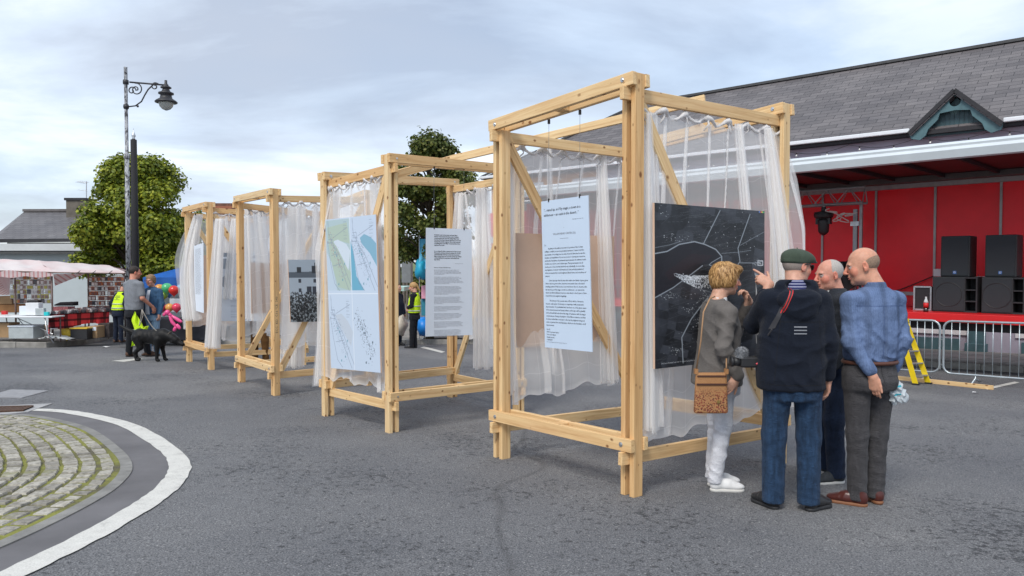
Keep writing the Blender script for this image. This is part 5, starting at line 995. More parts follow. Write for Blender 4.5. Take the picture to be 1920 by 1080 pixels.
ridL,ridM,ridR=at(-60,484,19.2),at(70,488,19.2),at(205,498,19.4)
fr=[at(-60,506,yf),at(30,502,yf),at(100,511,yf),at(165,511,yf),at(243,513,yf)]
bk=[at(-60,498,yb),at(70,500,yb),at(243,508,yb)]
sag_sheet(fr[0],fr[2],ridM,ridL,18,8,.05,.02,1).build('canopy',M_wcan,st,smooth=True)
sag_sheet(fr[2],fr[4],ridR,ridM,18,8,.03,.012,2).build('canopy',M_wcan,st,smooth=True)
sag_sheet(bk[0],bk[2],ridR,ridL,18,6,.03,.01,3).build('canopy',M_canvas,st,smooth=True)
# valance drooping to the left part and the striped side sheet
sag_sheet(at(-60,520,yf-.02),at(100,519,yf-.02),fr[2]-V(0,.02,0),fr[0]-V(0,.02,0),26,4,-.02,.03,4).build('valance',M_canvas,st,smooth=True)
MB().add([at(100,514,yf),at(160,513,yf+.6),at(103,536,yf+.4)],[(0,1,2)]).build('side_sheet',M_canvas,st)
MB().add([at(-10,512,yf),at(20,510,yb),at(18,553,yb),at(-30,553,yf+.5)],[(0,1,2,3)]).build('side_sheet',M_canvas,st)
for (u,y_,v1) in ((97,18.3,512),(28,18.6,508),(165,20.4,506),(238,18.3,514),(-30,18.3,508),(233,20.3,508)):
    q=at(u,v1,y_); mb=MB(); mb.tube([G(q.x,q.y,.13),q],.022,8); mb.build('pole',mat('rusty_steel_pole',(.16,.11,.10),.6,.4,.3,20),st,smooth=True)
mb=MB(); mb.tube([fr[2],fr[4]],.018,6); mb.tube([fr[0],fr[2]],.018,6); mb.build('rail',MAT['rusty_steel_pole'],st)
for u in (143,172,203,232): p=at(u,513,yf-.03); mb=MB(); mb.tube([p,p+V(.10,0,.07)],.008,5); mb.build('clip',M_black,st)
# display racks with hanging packets
M_grid=mat('rack_wire',(.20,.14,.13),.6,.3)
cols=[(.68,.66,.66),(.50,.48,.48),(.05,.05,.06),(.26,.17,.15),(.45,.40,.10),(.20,.09,.08),(.58,.53,.50),(.10,.09,.10),(.42,.13,.05),(.27,.19,.18)]
pk_m=[mat('packet_colour_%d'%i,c,.4,0,.15,14) for i,c in enumerate(cols)]
def packet(p,w_,h_,ci,ai):
    mb=MB(); mb.box(-w_/2,w_/2,-.008,.008,-h_,-.02); mb.box(-w_*.34,w_*.34,-.017,-.0085,-h_*.9,-h_*.35); mb.v=[tuple(x) for x in mb.v]; mb.m=[0]*6+[1]*6
    return mb.build('phone_case_packet',[pk_m[ci],pk_m[ai]])
protos=[packet(None,.085+.015*(i%3),.135,i%len(cols),(i*3+1)%len(cols)) for i in range(10)]; used_p=[False]*10
def hang(p,label,group,r,pool):
    i=r.choice(pool); o=protos[i]
    if used_p[i]: o=o.copy(); COL.objects.link(o)
    used_p[i]=True; o.location=p; o.rotation_euler=(0,0,r.uniform(-.2,.2)); tag(o,label,'phone case',group); return o
def rack(u0,u1,v0,v1,y_,label,plabel,group,pool,nx,nz,seed):
    r=random.Random(seed); a_=at(u0,v0,y_);b_=at(u1,v1,y_); o=thing('wire_display_rack',V((a_.x+b_.x)/2,y_,b_.z),label,'display rack'); mb=MB()
    for i in range(nx*2+1): x=a_.x+(b_.x-a_.x)*i/(nx*2); mb.tube([V(x,y_,b_.z),V(x,y_,a_.z)],.004,4)
    for j in range(nz*2+1): z=a_.z+(b_.z-a_.z)*j/(nz*2); mb.tube([V(a_.x,y_,z),V(b_.x,y_,z)],.004,4)
    mb.build('mesh_panel',M_grid,o)
    for i in range(nx):
        for j in range(nz):
            if r.random()<.1: continue
            hang(V(a_.x+(b_.x-a_.x)*(i+.5)/nx+r.uniform(-.02,.02),y_-.03-.01*r.random(),a_.z+(b_.z-a_.z)*(j)/nz-.02),plabel,group,r,pool)
rack(20,98,513,566,18.9,'wire rack of pale phone case packets at the left of the market stall','phone case packet hanging on the left wire rack of the market stall','phone case packets on the left rack',[0,1,6,0,6,1,2,4,3,9],12,6,1)
rack(167,234,516,588,19.9,'wire rack of brown and red phone cases at the right of the market stall','phone case packet hanging on the right wire rack of the market stall','phone case packets on the right rack',[3,5,8,5,7,9,3,8],11,8,2)
# long table with a red tartan cloth
m,t,b=newmat('red_tartan'); v=objc(t); sx=N(t,'ShaderNodeSeparateXYZ'); t.links.new(v,sx.inputs[0])
def band(src,f,ph=0):
    a_=N(t,'ShaderNodeMath',operation='MULTIPLY_ADD'); a_.inputs[1].default_value=f; a_.inputs[2].default_value=ph; t.links.new(src,a_.inputs[0]); s=N(t,'ShaderNodeMath',operation='SINE'); t.links.new(a_.outputs[0],s.inputs[0]); return ramp(t,s.outputs[0],[(.45,(1,1,1)),(.6,(.22,.16,.2))]).outputs[0]
c=mix(t,1.,mix(t,1.,(.55,.03,.035),band(sx.outputs[0],38),'MULTIPLY'),band(sx.outputs[2],38),'MULTIPLY'); t.links.new(c,b.inputs['Base Color']); setin(b,Roughness=.9); M_tartan=m
tb=thing('stall_table',G(at(150,640,18.6).x,18.6,.13),'long stall table covered with a red and black tartan cloth','table')
L_=at(92,600,17.9); R_=at(206,600,19.2); zt=at(0,588,18.2).z-.02; zL=at(92,589,17.9).z; zR=at(206,584,19.2).z
Lb=L_+V(.25,1.0,0);Rb=R_+V(.1,1.0,0)
T4=[V(L_.x,L_.y,zL),V(R_.x,R_.y,zR),V(Rb.x,Rb.y,zR+.06),V(Lb.x,Lb.y,zL+.06)]; mb=MB(); mb.hexa([p-V(0,0,.03) for p in T4]+T4); mb.build('table_top',mat('table_board',(.3,.25,.2),.8),tb)
def cl(i,j):
    s=i/60; p=T4[0].lerp(T4[1],s); d=j/8; dr=.33+.05*math.sin(s*7)+(.22 if s<.03 else 0)*1; return tuple(p+V(.02*math.sin(i*.9)*d,-.02-.035*math.sin(i*.8)*d-.02*d,.01-dr*d))
MB().grid(cl,60,8).build('cloth',M_tartan,tb,smooth=True)
for p in (T4[0]+V(.15,.2,0),T4[1]+V(-.15,.2,0),T4[2]+V(-.1,-.1,0),T4[3]+V(.1,-.1,0)): mb=MB(); mb.tube([G(p.x,p.y,.13),p-V(0,0,.03)],.018,6); mb.build('leg',MAT['rusty_steel_pole'],tb)
r=random.Random(6); gi=0
gp_=[]
for i in range(6):
    mb=MB(); w_=r.uniform(.08,.16); mb.box(-w_/2,w_/2,-.05,.05,0,.02+.03*r.random()); mb.box(-w_*.3,w_*.3,-.03,.03,.052,.056); o=mb.build('boxed_gadget',[pk_m[(2,9,7,1,5,2)[i]]],bevel=.003); gp_.append(o)
ug=[False]*6
for i in range(30):
    for j in range(5):
        k=r.choice(range(6)); o=gp_[k]
        if ug[k]: o=o.copy(); COL.objects.link(o)
        ug[k]=True; s=(i+.5)/30; p=T4[0].lerp(T4[1],s).lerp(T4[3].lerp(T4[2],s),(j+.5)/5.2); o.location=p+V(0,0,.004+.0*j); o.rotation_euler=(r.uniform(.1,.4),0,r.uniform(-.5,.5)); tag(o,'small packed gadget lying among many on the tartan covered table','gadget','small goods on the tartan table')
# rack of red boxes at back of table
bxs=thing('goods_box',at(115,590,18.9),'open dark box of pink and red packets standing at the back of the tartan table','box'); a_=at(102,590,18.9);b_=at(132,575,18.9); mb=MB(); mb.box(a_.x,b_.x,18.8,19.1,a_.z,b_.z); mb.build('carton',mat('pinkred_goods',(.40,.13,.14),.7,0,.5,40),bxs); mb=MB(); mb.hexa([V(a_.x-.03,18.95,b_.z+.02),V(b_.x+.03,18.95,b_.z+.02),V(b_.x+.03,19.2,b_.z+.02),V(a_.x-.03,19.2,b_.z+.02),V(a_.x-.03,18.95,b_.z+.05),V(b_.x+.03,18.95,b_.z+.07),V(b_.x+.03,19.2,b_.z+.12),V(a_.x-.03,19.2,b_.z+.10)]); mb.build('lid',MAT['matt_black'],bxs)
# white folding table
ft=thing('folding_table',G(at(40,640,17.3).x,17.3),'white folding table with grey bent legs at the far left kerb','table')
a_=at(-60,591,17.75);b_=at(100,593,17.75); z=b_.z; mb=MB(); mb.box(a_.x,b_.x,17.7,18.4,z-.035,z); mb.build('table_top',M_white,ft,bevel=.012)
for u in (76,-30):
    x=at(u,0,17.8).x; mb=MB(); 
    for yy in (17.75,18.35): mb.tube([V(x,yy,z-.04),V(x+.05,yy,z-.4),G(x+.20,yy,.12)],.014,6)
    mb.tube([V(x+.12,17.8,gz(x,17.8)+.45),V(x+.12,18.3,gz(x,18)+.45)],.012,6); mb.build('leg',M_steel,ft,smooth=True)
mb=MB(); x=at(60,0,17.8).x; mb.tube([V(x+.2,18.05,z-.45),V(x-.7,18.05,z-.04)],.01,6); mb.tube([V(x-.3,18.05,z-.5),V(x-.65,18.05,z-.05)],.01,6); mb.build('brace',M_steel,ft)
def bx(u0,u1,v0,v1,y_,d_,mt,name,label,cat,lid=None,par=None):
    a_=at(u0,v1,y_);b_=at(u1,v0,y_); o=thing(name,V((a_.x+b_.x)/2,y_,a_.z),label,cat); mb=MB(); mb.box(a_.x,b_.x,y_,y_+d_,a_.z,b_.z); mb.build('body',mt,o,bevel=.008)
    if lid: mb=MB(); mb.box(a_.x-.015,b_.x+.015,y_-.015,y_+d_+.015,b_.z+.001,b_.z+.03); mb.build('lid',lid,o,bevel=.005)
    return o
M_card=mat('cardboard',(.36,.23,.12),.85,0,.12,5); M_tub=mat('clear_tub',(.42,.46,.47),.35,0,.15,6); M_yb=mat('yellow_plastic',(.62,.42,.03),.45)
bx(48,72,568,591,17.9,.18,M_white,'goods_carton','white printed carton standing on the white folding table','box'); bx(36,50,574,591,17.95,.15,M_sheet,'goods_carton','smaller pale carton left of the white printed carton on the folding table','box')
bx(82,90,585,592,17.8,.08,mat('teal_plastic',(.02,.50,.52),.4),'small_box','small bright teal box at the right end of the white folding table','box'); bx(2,11,583,590,17.8,.08,mat('red_plastic',(.6,.03,.03),.4),'small_box','small red box on the left of the white folding table','box')
bx(50,71,563,572,18.12,.15,M_black,'small_box','black packet lying on top of the white printed carton','box'); bx(66,82,578,591,17.82,.1,M_tub,'goods_carton','grey and white carton between the teal box and the white carton','box')
bx(16,62,613,635,17.85,.45,M_tub,'storage_tub','clear plastic storage tub with a lid under the white folding table','tub',M_sheet)
bx(-20,17,606,633,17.9,.4,M_card,'cardboard_box','brown cardboard box at the far left under the folding table','box')
bx(-15,22,556,570,18.9,.5,M_card,'cardboard_box','upper brown carton of the stack behind the folding table','box'); bx(-18,44,571,586,18.9,.5,mat('brown_card',(.30,.15,.06),.85),'cardboard_box','lower dark brown carton of the stack behind the folding table','box')
bx(132,163,617,637,18.3,.35,M_black,'storage_crate','black plastic crate with yellow lid under the tartan table','crate',M_yb)
bx(164,182,612,634,18.55,.35,M_card,'cardboard_box','open cardboard box with a white label under the tartan table','box'); bx(166,180,613,620,18.54,.008,M_sheet,'paper_label','white paper label stuck on the cardboard box under the tartan table','label')
bx(64,75,612,622,18.7,.3,M_yb,'yellow_lid_box','flat yellow box under the stall beside the clear tub','box')
bx(184,205,606,633,18.9,.35,mat('dark_goods',(.05,.04,.04),.8,0,.5,20),'dark_carton','dark carton of goods in the shade under the right end of the tartan table','box')
yb_=thing('yellow_sack',gnd(123,640),'crumpled yellow plastic sack leaning under the tartan table','sack'); c=at(123,622,18.35); mb=MB(); mb.ball(c,.2,12,(.8,.4,1.05)); mb.v=[(x+.03*math.sin(z*40),y,z+.03*math.sin(x*31)) for x,y,z in mb.v]; mb.v=[(c.x+(x-c.x)*.85-(z-c.z)*.25,y,z) for x,y,z in mb.v]; mb.build('bag',M_yb,yb_,smooth=False)
pl=thing('plastic_sheeting',gnd(105,640),'heap of crumpled clear plastic sheeting on the pavement under the stall','plastic sheet'); c=at(103,634,18.1); mb=MB(); mb.grid(lambda i,j:(c.x+(i-8)*.05,c.y+(j-4)*.05,c.z+.10*max(0,1-((i-8)/8)**2)*random.uniform(.2,1)-.02),16,8); mb.build('sheet',MAT['clear_plastic'],pl)
# ================================================================ BLUE GAZEBO, BALLOONS
gz_=thing('blue_gazebo',G(at(330,640,20.5).x,20.5,.13),'bright blue gazebo canopy on poles behind the balloons','gazebo'); M_blue=mat('blue_tarpaulin',(.01,.10,.38),.5,0,.2,3)
a_=at(268,540,19.8);b_=at(432,541,19.8); zt=at(0,507,20.8).z; mb=MB(); zz=a_.z; pk=V((a_.x+b_.x)/2,21,zt+.25)
for q0,q1 in ((V(a_.x,19.8,zz+.28),V(b_.x,19.8,zz+.28)),(V(b_.x,19.8,zz+.28),V(b_.x,22,zz+.28)),(V(b_.x,22,zz+.28),V(a_.x,22,zz+.28)),(V(a_.x,22,zz+.28),V(a_.x,19.8,zz+.28))): mb.add([q0,q1,pk],[(0,1,2)]); 
mb.build('canopy',M_blue,gz_)
for q0,q1 in ((V(a_.x,19.8,zz+.28),V(b_.x,19.8,zz+.28)),(V(b_.x,19.8,zz+.28),V(b_.x,22,zz+.28)),(V(a_.x,22,zz+.28),V(a_.x,19.8,zz+.28))): mb=MB(); mb.grid(lambda i,j:tuple(q0.lerp(q1,i/20)-V(0,.02*math.sin(i*1.3)*j/2,.28*j/2)),20,2); mb.build('valance',M_blue,gz_,smooth=True)
for x,y_ in ((a_.x+.05,19.85),(b_.x-.05,19.85),(a_.x+.05,21.9),(b_.x-.05,21.9)): mb=MB(); mb.tube([G(x,y_,.13),V(x,y_,zz+.28)],.02,6); mb.build('pole',M_steel,gz_)
tb2=thing('toy_table',G(at(330,640,19.4).x,19.4,.13),'table under a dark cloth selling toys below the balloons','table'); a_=at(268,598,19.0);b_=at(405,598,19.0); mb=MB(); mb.box(a_.x,b_.x,19,19.7,G(a_.x,19).z+.14,a_.z); mb.build('cloth',mat('dark_table_cloth',(.02,.022,.03),.9,0,.3,6,.5,12),tb2,bevel=.01)
bx(318,360,560,585,19.9,.8,mat('white_van',(.6,.63,.66),.4),'white_chest','white painted box standing behind the balloons','box')
def balloon(u,v_,rp,y_,col,label,n):
    c=at(u,v_,y_); r_=rp*y_/F; o=thing('balloon',c-V(0,0,r_),label,'balloon','balloons hung in two rows by the blue gazebo'); mb=MB(); mb.lathe(c-V(0,0,r_*1.15),[(.001,0),(r_*.3,r_*.25),(r_*.72,r_*.6),(r_*.96,r_*1.0),(r_,r_*1.35),(r_*.86,r_*1.75),(r_*.5,r_*2.08),(.001,r_*2.18)],16); mb.build('skin',mat('balloon_'+n,col,.15,0,.05,3,spec=.6),o,smooth=True); mb=MB(); mb.lathe(c-V(0,0,r_*1.25),[(r_*.12,0),(r_*.04,r_*.12)],8); mb.build('knot',MAT['balloon_'+n],o)
for a_ in ((299,542,9,18.6,(.75,.33,.06),'orange balloon at the left end of the upper row','orange'),(313,541,10,18.5,(.08,.5,.2),'bright green balloon in the upper row','green'),(326,545,9.5,18.4,(.65,.03,.02),'shiny red balloon in the upper row','red'),(308,554,7,18.6,(.2,.35,.05),'small olive balloon below the green one','olive'),(317,552,6,18.8,(.03,.16,.5),'dark blue balloon between the green and red ones','blue'),(339,541,8,18.6,(.2,.5,.75),'light blue balloon at the right end of the upper row','sky'),(305,577,8,18.6,(.55,.03,.08),'crimson balloon at the left of the lower row','crimson'),(318,577,8,18.5,(.8,.4,.1),'peach balloon in the middle of the lower row','peach'),(331,577,8.5,18.4,(.7,.05,.10),'pinkish red balloon at the right of the lower row','rose')): balloon(*a_)
bdg=thing('balloon_figure',at(322,618,18.3),'long pink balloons twisted into a dangling figure','balloon'); mb=MB(); pk_=mat('balloon_pink',(.85,.10,.30),.2,0,.05)
for pts in ([(312,586),(322,592)],[(318,592),(323,604),(330,612)],[(322,592),(334,600),(341,604)],[(330,612),(326,621)],[(331,608),(338,617)],[(312,586),(306,592)]):
    P_=[at(u,v_,18.3) for u,v_ in pts]; q=[]
    for i in range(len(P_)-1):
        for k in range(5): q.append(P_[i].lerp(P_[i+1],k/5))
    q.append(P_[-1]); mb.tube(q,[.045*max(.35,math.sin(math.pi*(i+.6)/(len(q)+.2)))**.4 for i in range(len(q))],8)
mb.ball(at(314,586,18.3),.07,10); mb.build('tubes',pk_,bdg,smooth=True)
# ================================================================ FAR MIDDLE: stalls by the second tree
def FB(u0,u1,v0,v1,y_,d_,mt,name,label,cat): return bx(u0,u1,v0,v1,y_,d_,mt,name,label,cat)
t2=thing('display_table',gnd(850,650),'folding table with blue tarpaulin heaps behind the typed sheet','table'); a_=at(790,628,21.4);b_=at(935,628,21.4); mb=MB(); mb.box(a_.x,b_.x,21.4,22.2,a_.z-.04,a_.z); mb.build('table_top',mat('grey_table',(.2,.21,.22),.6),t2)
for u in (800,862,925): x=at(u,628,21.5).x; mb=MB(); mb.tube([V(x,21.5,a_.z),G(x-.15,21.5,.1)],.018,6); mb.tube([V(x,22.1,a_.z),G(x-.15,22.1,.1)],.018,6); mb.build('leg',M_steel,t2)
def heap(u,v_,w_,h_,y_,mt,name,label,cat,seed):
    r=random.Random(seed); c=at(u,v_,y_); mb=MB(); ph=[r.uniform(0,6) for _ in range(6)]; mb.ball((0,0,0),1,18); mb.v=[((x*(1+.15*math.sin(5*z+ph[0])+.1*math.sin(7*y+ph[1])))*w_+c.x,y*.35+c.y,(z*(1+.15*math.sin(4*x+ph[2])+.08*math.sin(11*x+ph[3])))*h_+c.z) for x,y,z in mb.v]
    return solo(mb,name,mt,label,cat,smooth=True)
M_bt=mat('bright_blue_tarp',(.01,.20,.62),.4,0,.2,4)
heap(795,612,.20,.30,21.0,M_bt,'blue_tarpaulin','bright blue tarpaulin bundle right behind the hi-vis woman','tarpaulin',1)
heap(918,605,.42,.26,21.6,M_bt,'blue_tarpaulin','wide bright blue tarpaulin heap seen through the gathered tulle','tarpaulin',2)
FB(790,800,560,592,21.6,.5,mat('green_blue_panel',(.03,.22,.30),.6),'blue_cabinet','teal blue cabinet behind the hi-vis woman','cabinet')
FB(790,802,536,560,21.5,.5,mat('pink_white',(.75,.35,.45),.6),'snack_stand','pink and white snack stand peeping out left of the typed sheet','stand')
fl=thing('feather_flag',gnd(793,650),'blue and white feather flag standing beside the dark tree','flag'); mb=MB(); x=at(786,450,21).x; mb.tube([G(x,21,.1),V(x,21,at(0,440,21).z)],.012,6); mb.build('pole',M_steel,fl)
mb=MB(); mb.grid(lambda i,j:tuple(at(786+i*3.2*(1-.3*abs(j/8-.4)),448+j*7,21+.05*math.sin(i+j*.7))),5,8); mb.build('banner',mat('flag_blue',(.10,.45,.75),.6,0,.5,1.4),fl,smooth=True)
bg_=heap(790,505,.17,.33,21.2,mat('cyan_bag',(.02,.35,.55),.5),'hanging_bag','bright cyan bag hanging left of the typed sheet','bag',5)
FB(736,758,538,546,24,1.5,mat('mint_awning',(.45,.65,.6),.6),'small_awning','small pale mint awning above the dark coated person','awning')
FB(753,770,485,530,27,.6,mat('grey_kiosk',(.20,.22,.23),.7),'grey_kiosk','narrow grey kiosk in the distance left of the dark tree trunk','kiosk')
for k,(u,v0) in enumerate(((757,430),(763,436),(770,440),(749,445))): p=G(at(u,560,34+k).x,34+k); mb=MB(); mb.tube([p,V(p.x,p.y,at(u,v0,34+k).z)],.06,6); solo(mb,'telegraph_pole',mat('pole_wood',(.16,.14,.12),.9),'thin distant pole beside the dark tree','pole','thin distant poles beside the dark tree')
for k,(u0,u1,v0,v1) in enumerate(((716,748,452,462),(742,760,494,503))): FB(u0,u1,v0,v1,90,5,M_white,'distant_house',('long white house on the far hillside','small white house below the far hillside')[k],'house')
heap(752,610,.16,.26,20.2,mat('beige_bag',(.5,.45,.38),.8),'shopping_bag','beige shopping bag by the dark coated person','bag',8)
# ================================================================ PEOPLE: implicit surfaces meshed with surface nets
def A3(p): return np.array(p,dtype=np.float32)
class Sdf:
    def __init__(s): s.ops=[]; s.wr=[]
    def _add(s,fn,lo,hi,k=.02,mode='u',col=None): s.ops.append((fn,A3(lo),A3(hi),k,mode,col)); return s
    def cap(s,p0,p1,r0,r1=None,k=.02,mode='u',col=None,flat=None):
        p0=A3(p0);p1=A3(p1); r1=r0 if r1 is None else r1; d=p1-p0; L=float(d@d)+1e-9; rm=max(r0,r1)
        if flat is not None: ax=A3(flat[0]); ax/=np.linalg.norm(ax); fs=flat[1]
        def fn(X):
            t_=np.clip(((X-p0)@d)/L,0,1); q=X-(p0+t_[...,None]*d)
            if flat is not None: q=q+ax*((q@ax)*(1/fs-1))[...,None]
            return np.linalg.norm(q,axis=-1)-(r0+(r1-r0)*t_)
        return s._add(fn,np.minimum(p0,p1)-rm,np.maximum(p0,p1)+rm,k,mode,col)
    def ell(s,c,r,Rm=None,k=.02,mode='u',col=None):
        c=A3(c); r=A3(r); M=np.eye(3,dtype=np.float32) if Rm is None else np.array(Rm,dtype=np.float32); rm=float(r.max())
        def fn(X):
            q=(X-c)@M; n1=np.linalg.norm(q/r,axis=-1); n2_=np.linalg.norm(q/(r*r),axis=-1)+1e-6; return n1*(n1-1)/n2_
        return s._add(fn,c-rm,c+rm,k,mode,col)
    def loft(s,secs,k=.02,mode='u',col=None,p=2.3,rnd=.02):
        """secs: list of (z,cx,cy,rx,ry) bottom to top"""
        S=np.array(secs,dtype=np.float32); zs=S[:,0]; zz=np.linspace(zs[0],zs[-1],60); T=[]
        for c in range(1,5):
            f=np.interp(zz,zs,S[:,c]); f=np.convolve(np.pad(f,3,mode='edge'),np.ones(7)/7,'valid'); T.append(f)
        def fn(X):
            z=X[...,2]; cx,cy,rx,ry=[np.interp(z,zz,f).astype(np.float32) for f in T]
            q=(np.abs((X[...,0]-cx)/rx)**p+np.abs((X[...,1]-cy)/ry)**p)**(1/p); d=(q-1)*np.minimum(rx,ry); e=np.maximum(zs[0]-z,z-zs[-1])
            a_=np.maximum(d+rnd,0);b_=np.maximum(e+rnd,0); return np.sqrt(a_*a_+b_*b_)+np.minimum(np.maximum(d+rnd,e+rnd),0)-rnd
        m_=S[:,3:5].max(); return s._add(fn,[S[:,1].min()-m_,S[:,2].min()-m_,zs[0]],[S[:,1].max()+m_,S[:,2].max()+m_,zs[-1]],k,mode,col)
    def plane(s,c,n,lo,hi,k=.006):   # cut away the side n points to
        c=A3(c);n=A3(n);n/=np.linalg.norm(n); return s._add(lambda X:-((X-c)@n),lo,hi,k,'s')
    def wrinkle(s,c,rad,amp,freq,d,ph=0,warp=1.2): s.wr.append((A3(c),rad,amp,freq,A3(d)/np.linalg.norm(d),ph,warp)); return s
    def mesh(s,res,smooth=1):
        un=[o for o in s.ops if o[4]=='u']; lo=np.min([o[1] for o in un],0)-.03-res*2; hi=np.max([o[2] for o in un],0)+.03+res*2
        n=np.ceil((hi-lo)/res).astype(int)+1; ax=[lo[i]+res*np.arange(n[i],dtype=np.float32) for i in range(3)]
        Fv=np.full(n,.15,dtype=np.float32); best=np.full(n,9.,dtype=np.float32) if any(o[5] is not None for o in s.ops) else None; ci=np.zeros(n,dtype=np.int16) if best is not None else None
        def block(a_,b_): 
            i0=np.maximum(((a_-lo)/res).astype(int),0); i1=np.minimum(((b_-lo)/res).astype(int)+2,n); 
            sl=tuple(slice(i0[k],i1[k]) for k in range(3)); X=np.stack(np.meshgrid(*[ax[k][sl[k]] for k in range(3)],indexing='ij'),-1); return sl,X
        for oi,(fn,a_,b_,k,mode,col) in enumerate(s.ops):
            mg=k+.02+2*res; sl,X=block(a_-mg,b_+mg)
            if X.size==0: continue
            d=fn(X).astype(np.float32); f=Fv[sl]
            if mode=='u': h=np.clip(.5+.5*(f-d)/k,0,1); Fv[sl]=f+(d-f)*h-k*h*(1-h)
            elif mode=='s': d=-d; h=np.clip(.5-.5*(f-d)/k,0,1); Fv[sl]=f+(d-f)*h+k*h*(1-h)
            if best is not None and mode in('u','c'):
                bb=best[sl]; m_=d<bb; bb[m_]=d[m_]; ci[sl][m_]=oi
        for (c,rad,amp,fq,dr,ph,warp) in s.wr:
            sl,X=block(c-rad*1.9,c+rad*1.9); 
            if X.size==0: continue
            q=X-c; w_=np.exp(-(np.linalg.norm(q,axis=-1)/rad)**2*1.6); o_=np.cross(dr,[.31,.52,.79]); t_=q@dr; u_=q@A3(o_)
            th=fq*(t_+.018*warp*np.sin(31*u_+ph)+.012*warp*np.sin(67*u_+2*ph+9*t_))+ph; Fv[sl]+=amp*1.15*w_*(2.1*np.abs(np.sin(th*.5))**.75-1.25)
        V_,Q=surfnet(Fv,smooth); V_=V_*res+lo; cols=None
        if best is not None:
            idx=np.clip(np.round((V_-lo)/res).astype(int),0,n-1); k_=ci[idx[:,0],idx[:,1],idx[:,2]]; tbl=np.array([o[5] if o[5] is not None else (0,0,0) for o in s.ops],dtype=np.float32); cols=tbl[k_]
        return V_,Q,cols
def surfnet(Fv,smooth=1):
    S=Fv<0; n=np.array(Fv.shape); c=tuple(n-1); cnt=np.zeros(c,np.int8); acc=np.zeros((*c,3),np.float32); ne=np.zeros(c,np.float32)
    corners=[(i,j,k) for i in (0,1) for j in (0,1) for k in (0,1)]
    for o in corners: cnt+=S[o[0]:n[0]-1+o[0],o[1]:n[1]-1+o[1],o[2]:n[2]-1+o[2]]
    act=(cnt>0)&(cnt<8); I=np.argwhere(act); 
    g=lambda o:Fv[I[:,0]+o[0],I[:,1]+o[1],I[:,2]+o[2]]
    vals={o:g(o) for o in corners}; P=np.zeros((len(I),3)); w_=np.zeros(len(I))
    for o in corners:
        for a_ in range(3):
            if o[a_]==0:
                q=list(o); q[a_]=1; q=tuple(q); f0,f1=vals[o],vals[q]; m_=(f0<0)!=(f1<0); t_=np.where(m_,f0/(f0-f1+1e-12),0); e=np.tile(np.array(o,float),(len(I),1)); e[:,a_]+=t_; P+=e*m_[:,None]; w_+=m_
    V_=I+P/np.maximum(w_,1)[:,None]; idm=np.full(c,-1,np.int64); idm[I[:,0],I[:,1],I[:,2]]=np.arange(len(I)); Q=[]
    for a_ in range(3):
        b_,d_=(a_+1)%3,(a_+2)%3; lo=[slice(None)]*3; hi=[slice(None)]*3; lo[a_]=slice(0,n[a_]-1); hi[a_]=slice(1,n[a_]); S0=S[tuple(lo)];S1=S[tuple(hi)]; E=np.argwhere(S0!=S1); E=E[(E[:,b_]>0)&(E[:,d_]>0)&(E[:,b_]<n[b_]-1)&(E[:,d_]<n[d_]-1)]
        def at_(db,dd): q=E.copy(); q[:,b_]-=db; q[:,d_]-=dd; return idm[q[:,0],q[:,1],q[:,2]]
        q=np.stack([at_(1,1),at_(0,1),at_(0,0),at_(1,0)],1); fl=S0[E[:,0],E[:,1],E[:,2]]; q[~fl]=q[~fl][:,::-1]; Q.append(q)
    Q=np.concatenate(Q); Q=Q[(Q>=0).all(1)]
    for _ in range(smooth):
        acc=np.zeros_like(V_); ct=np.zeros(len(V_))
        for i in range(4):
            for j in (1,3): np.add.at(acc,Q[:,i],V_[Q[:,(i+j)%4]]); np.add.at(ct,Q[:,i],1)
        V_=V_*.5+.5*acc/np.maximum(ct,1)[:,None]
    return V_,Q
def addmesh(name,parts,mt,parent,colname=None):
    """parts: list of (V,Q,cols) in the person's local frame -> one smooth mesh"""
    Vs=np.concatenate([p[0] for p in parts]); off=0; Qs=[]
    for p in parts: Qs.append(p[1]+off); off+=len(p[0])
    Qs=np.concatenate(Qs); me=bpy.data.meshes.new(name); me.vertices.add(len(Vs)); me.vertices.foreach_set('co',Vs.astype(np.float32).ravel()); me.loops.add(len(Qs)*4); me.loops.foreach_set('vertex_index',Qs.ravel().astype(np.int32)); me.polygons.add(len(Qs)); me.polygons.foreach_set('loop_start',np.arange(len(Qs))*4); me.polygons.foreach_set('loop_total',np.full(len(Qs),4)); me.update(calc_edges=True); me.validate(); me.polygons.foreach_set('use_smooth',[True]*len(me.polygons)); me.materials.append(mt)
    if all(p[2] is not None for p in parts): set_col(me,np.concatenate([p[2] for p in parts]))
    o=bpy.data.objects.new(name,me); COL.objects.link(o); o.parent=parent; return o
def rotm(yaw=0,pitch=0,roll=0):   # columns = head axes (right, forward, up)
    return np.array((Matrix.Rotation(R(yaw),3,'Z')@Matrix.Rotation(R(pitch),3,'X')@Matrix.Rotation(R(roll),3,'Y')),dtype=np.float32)
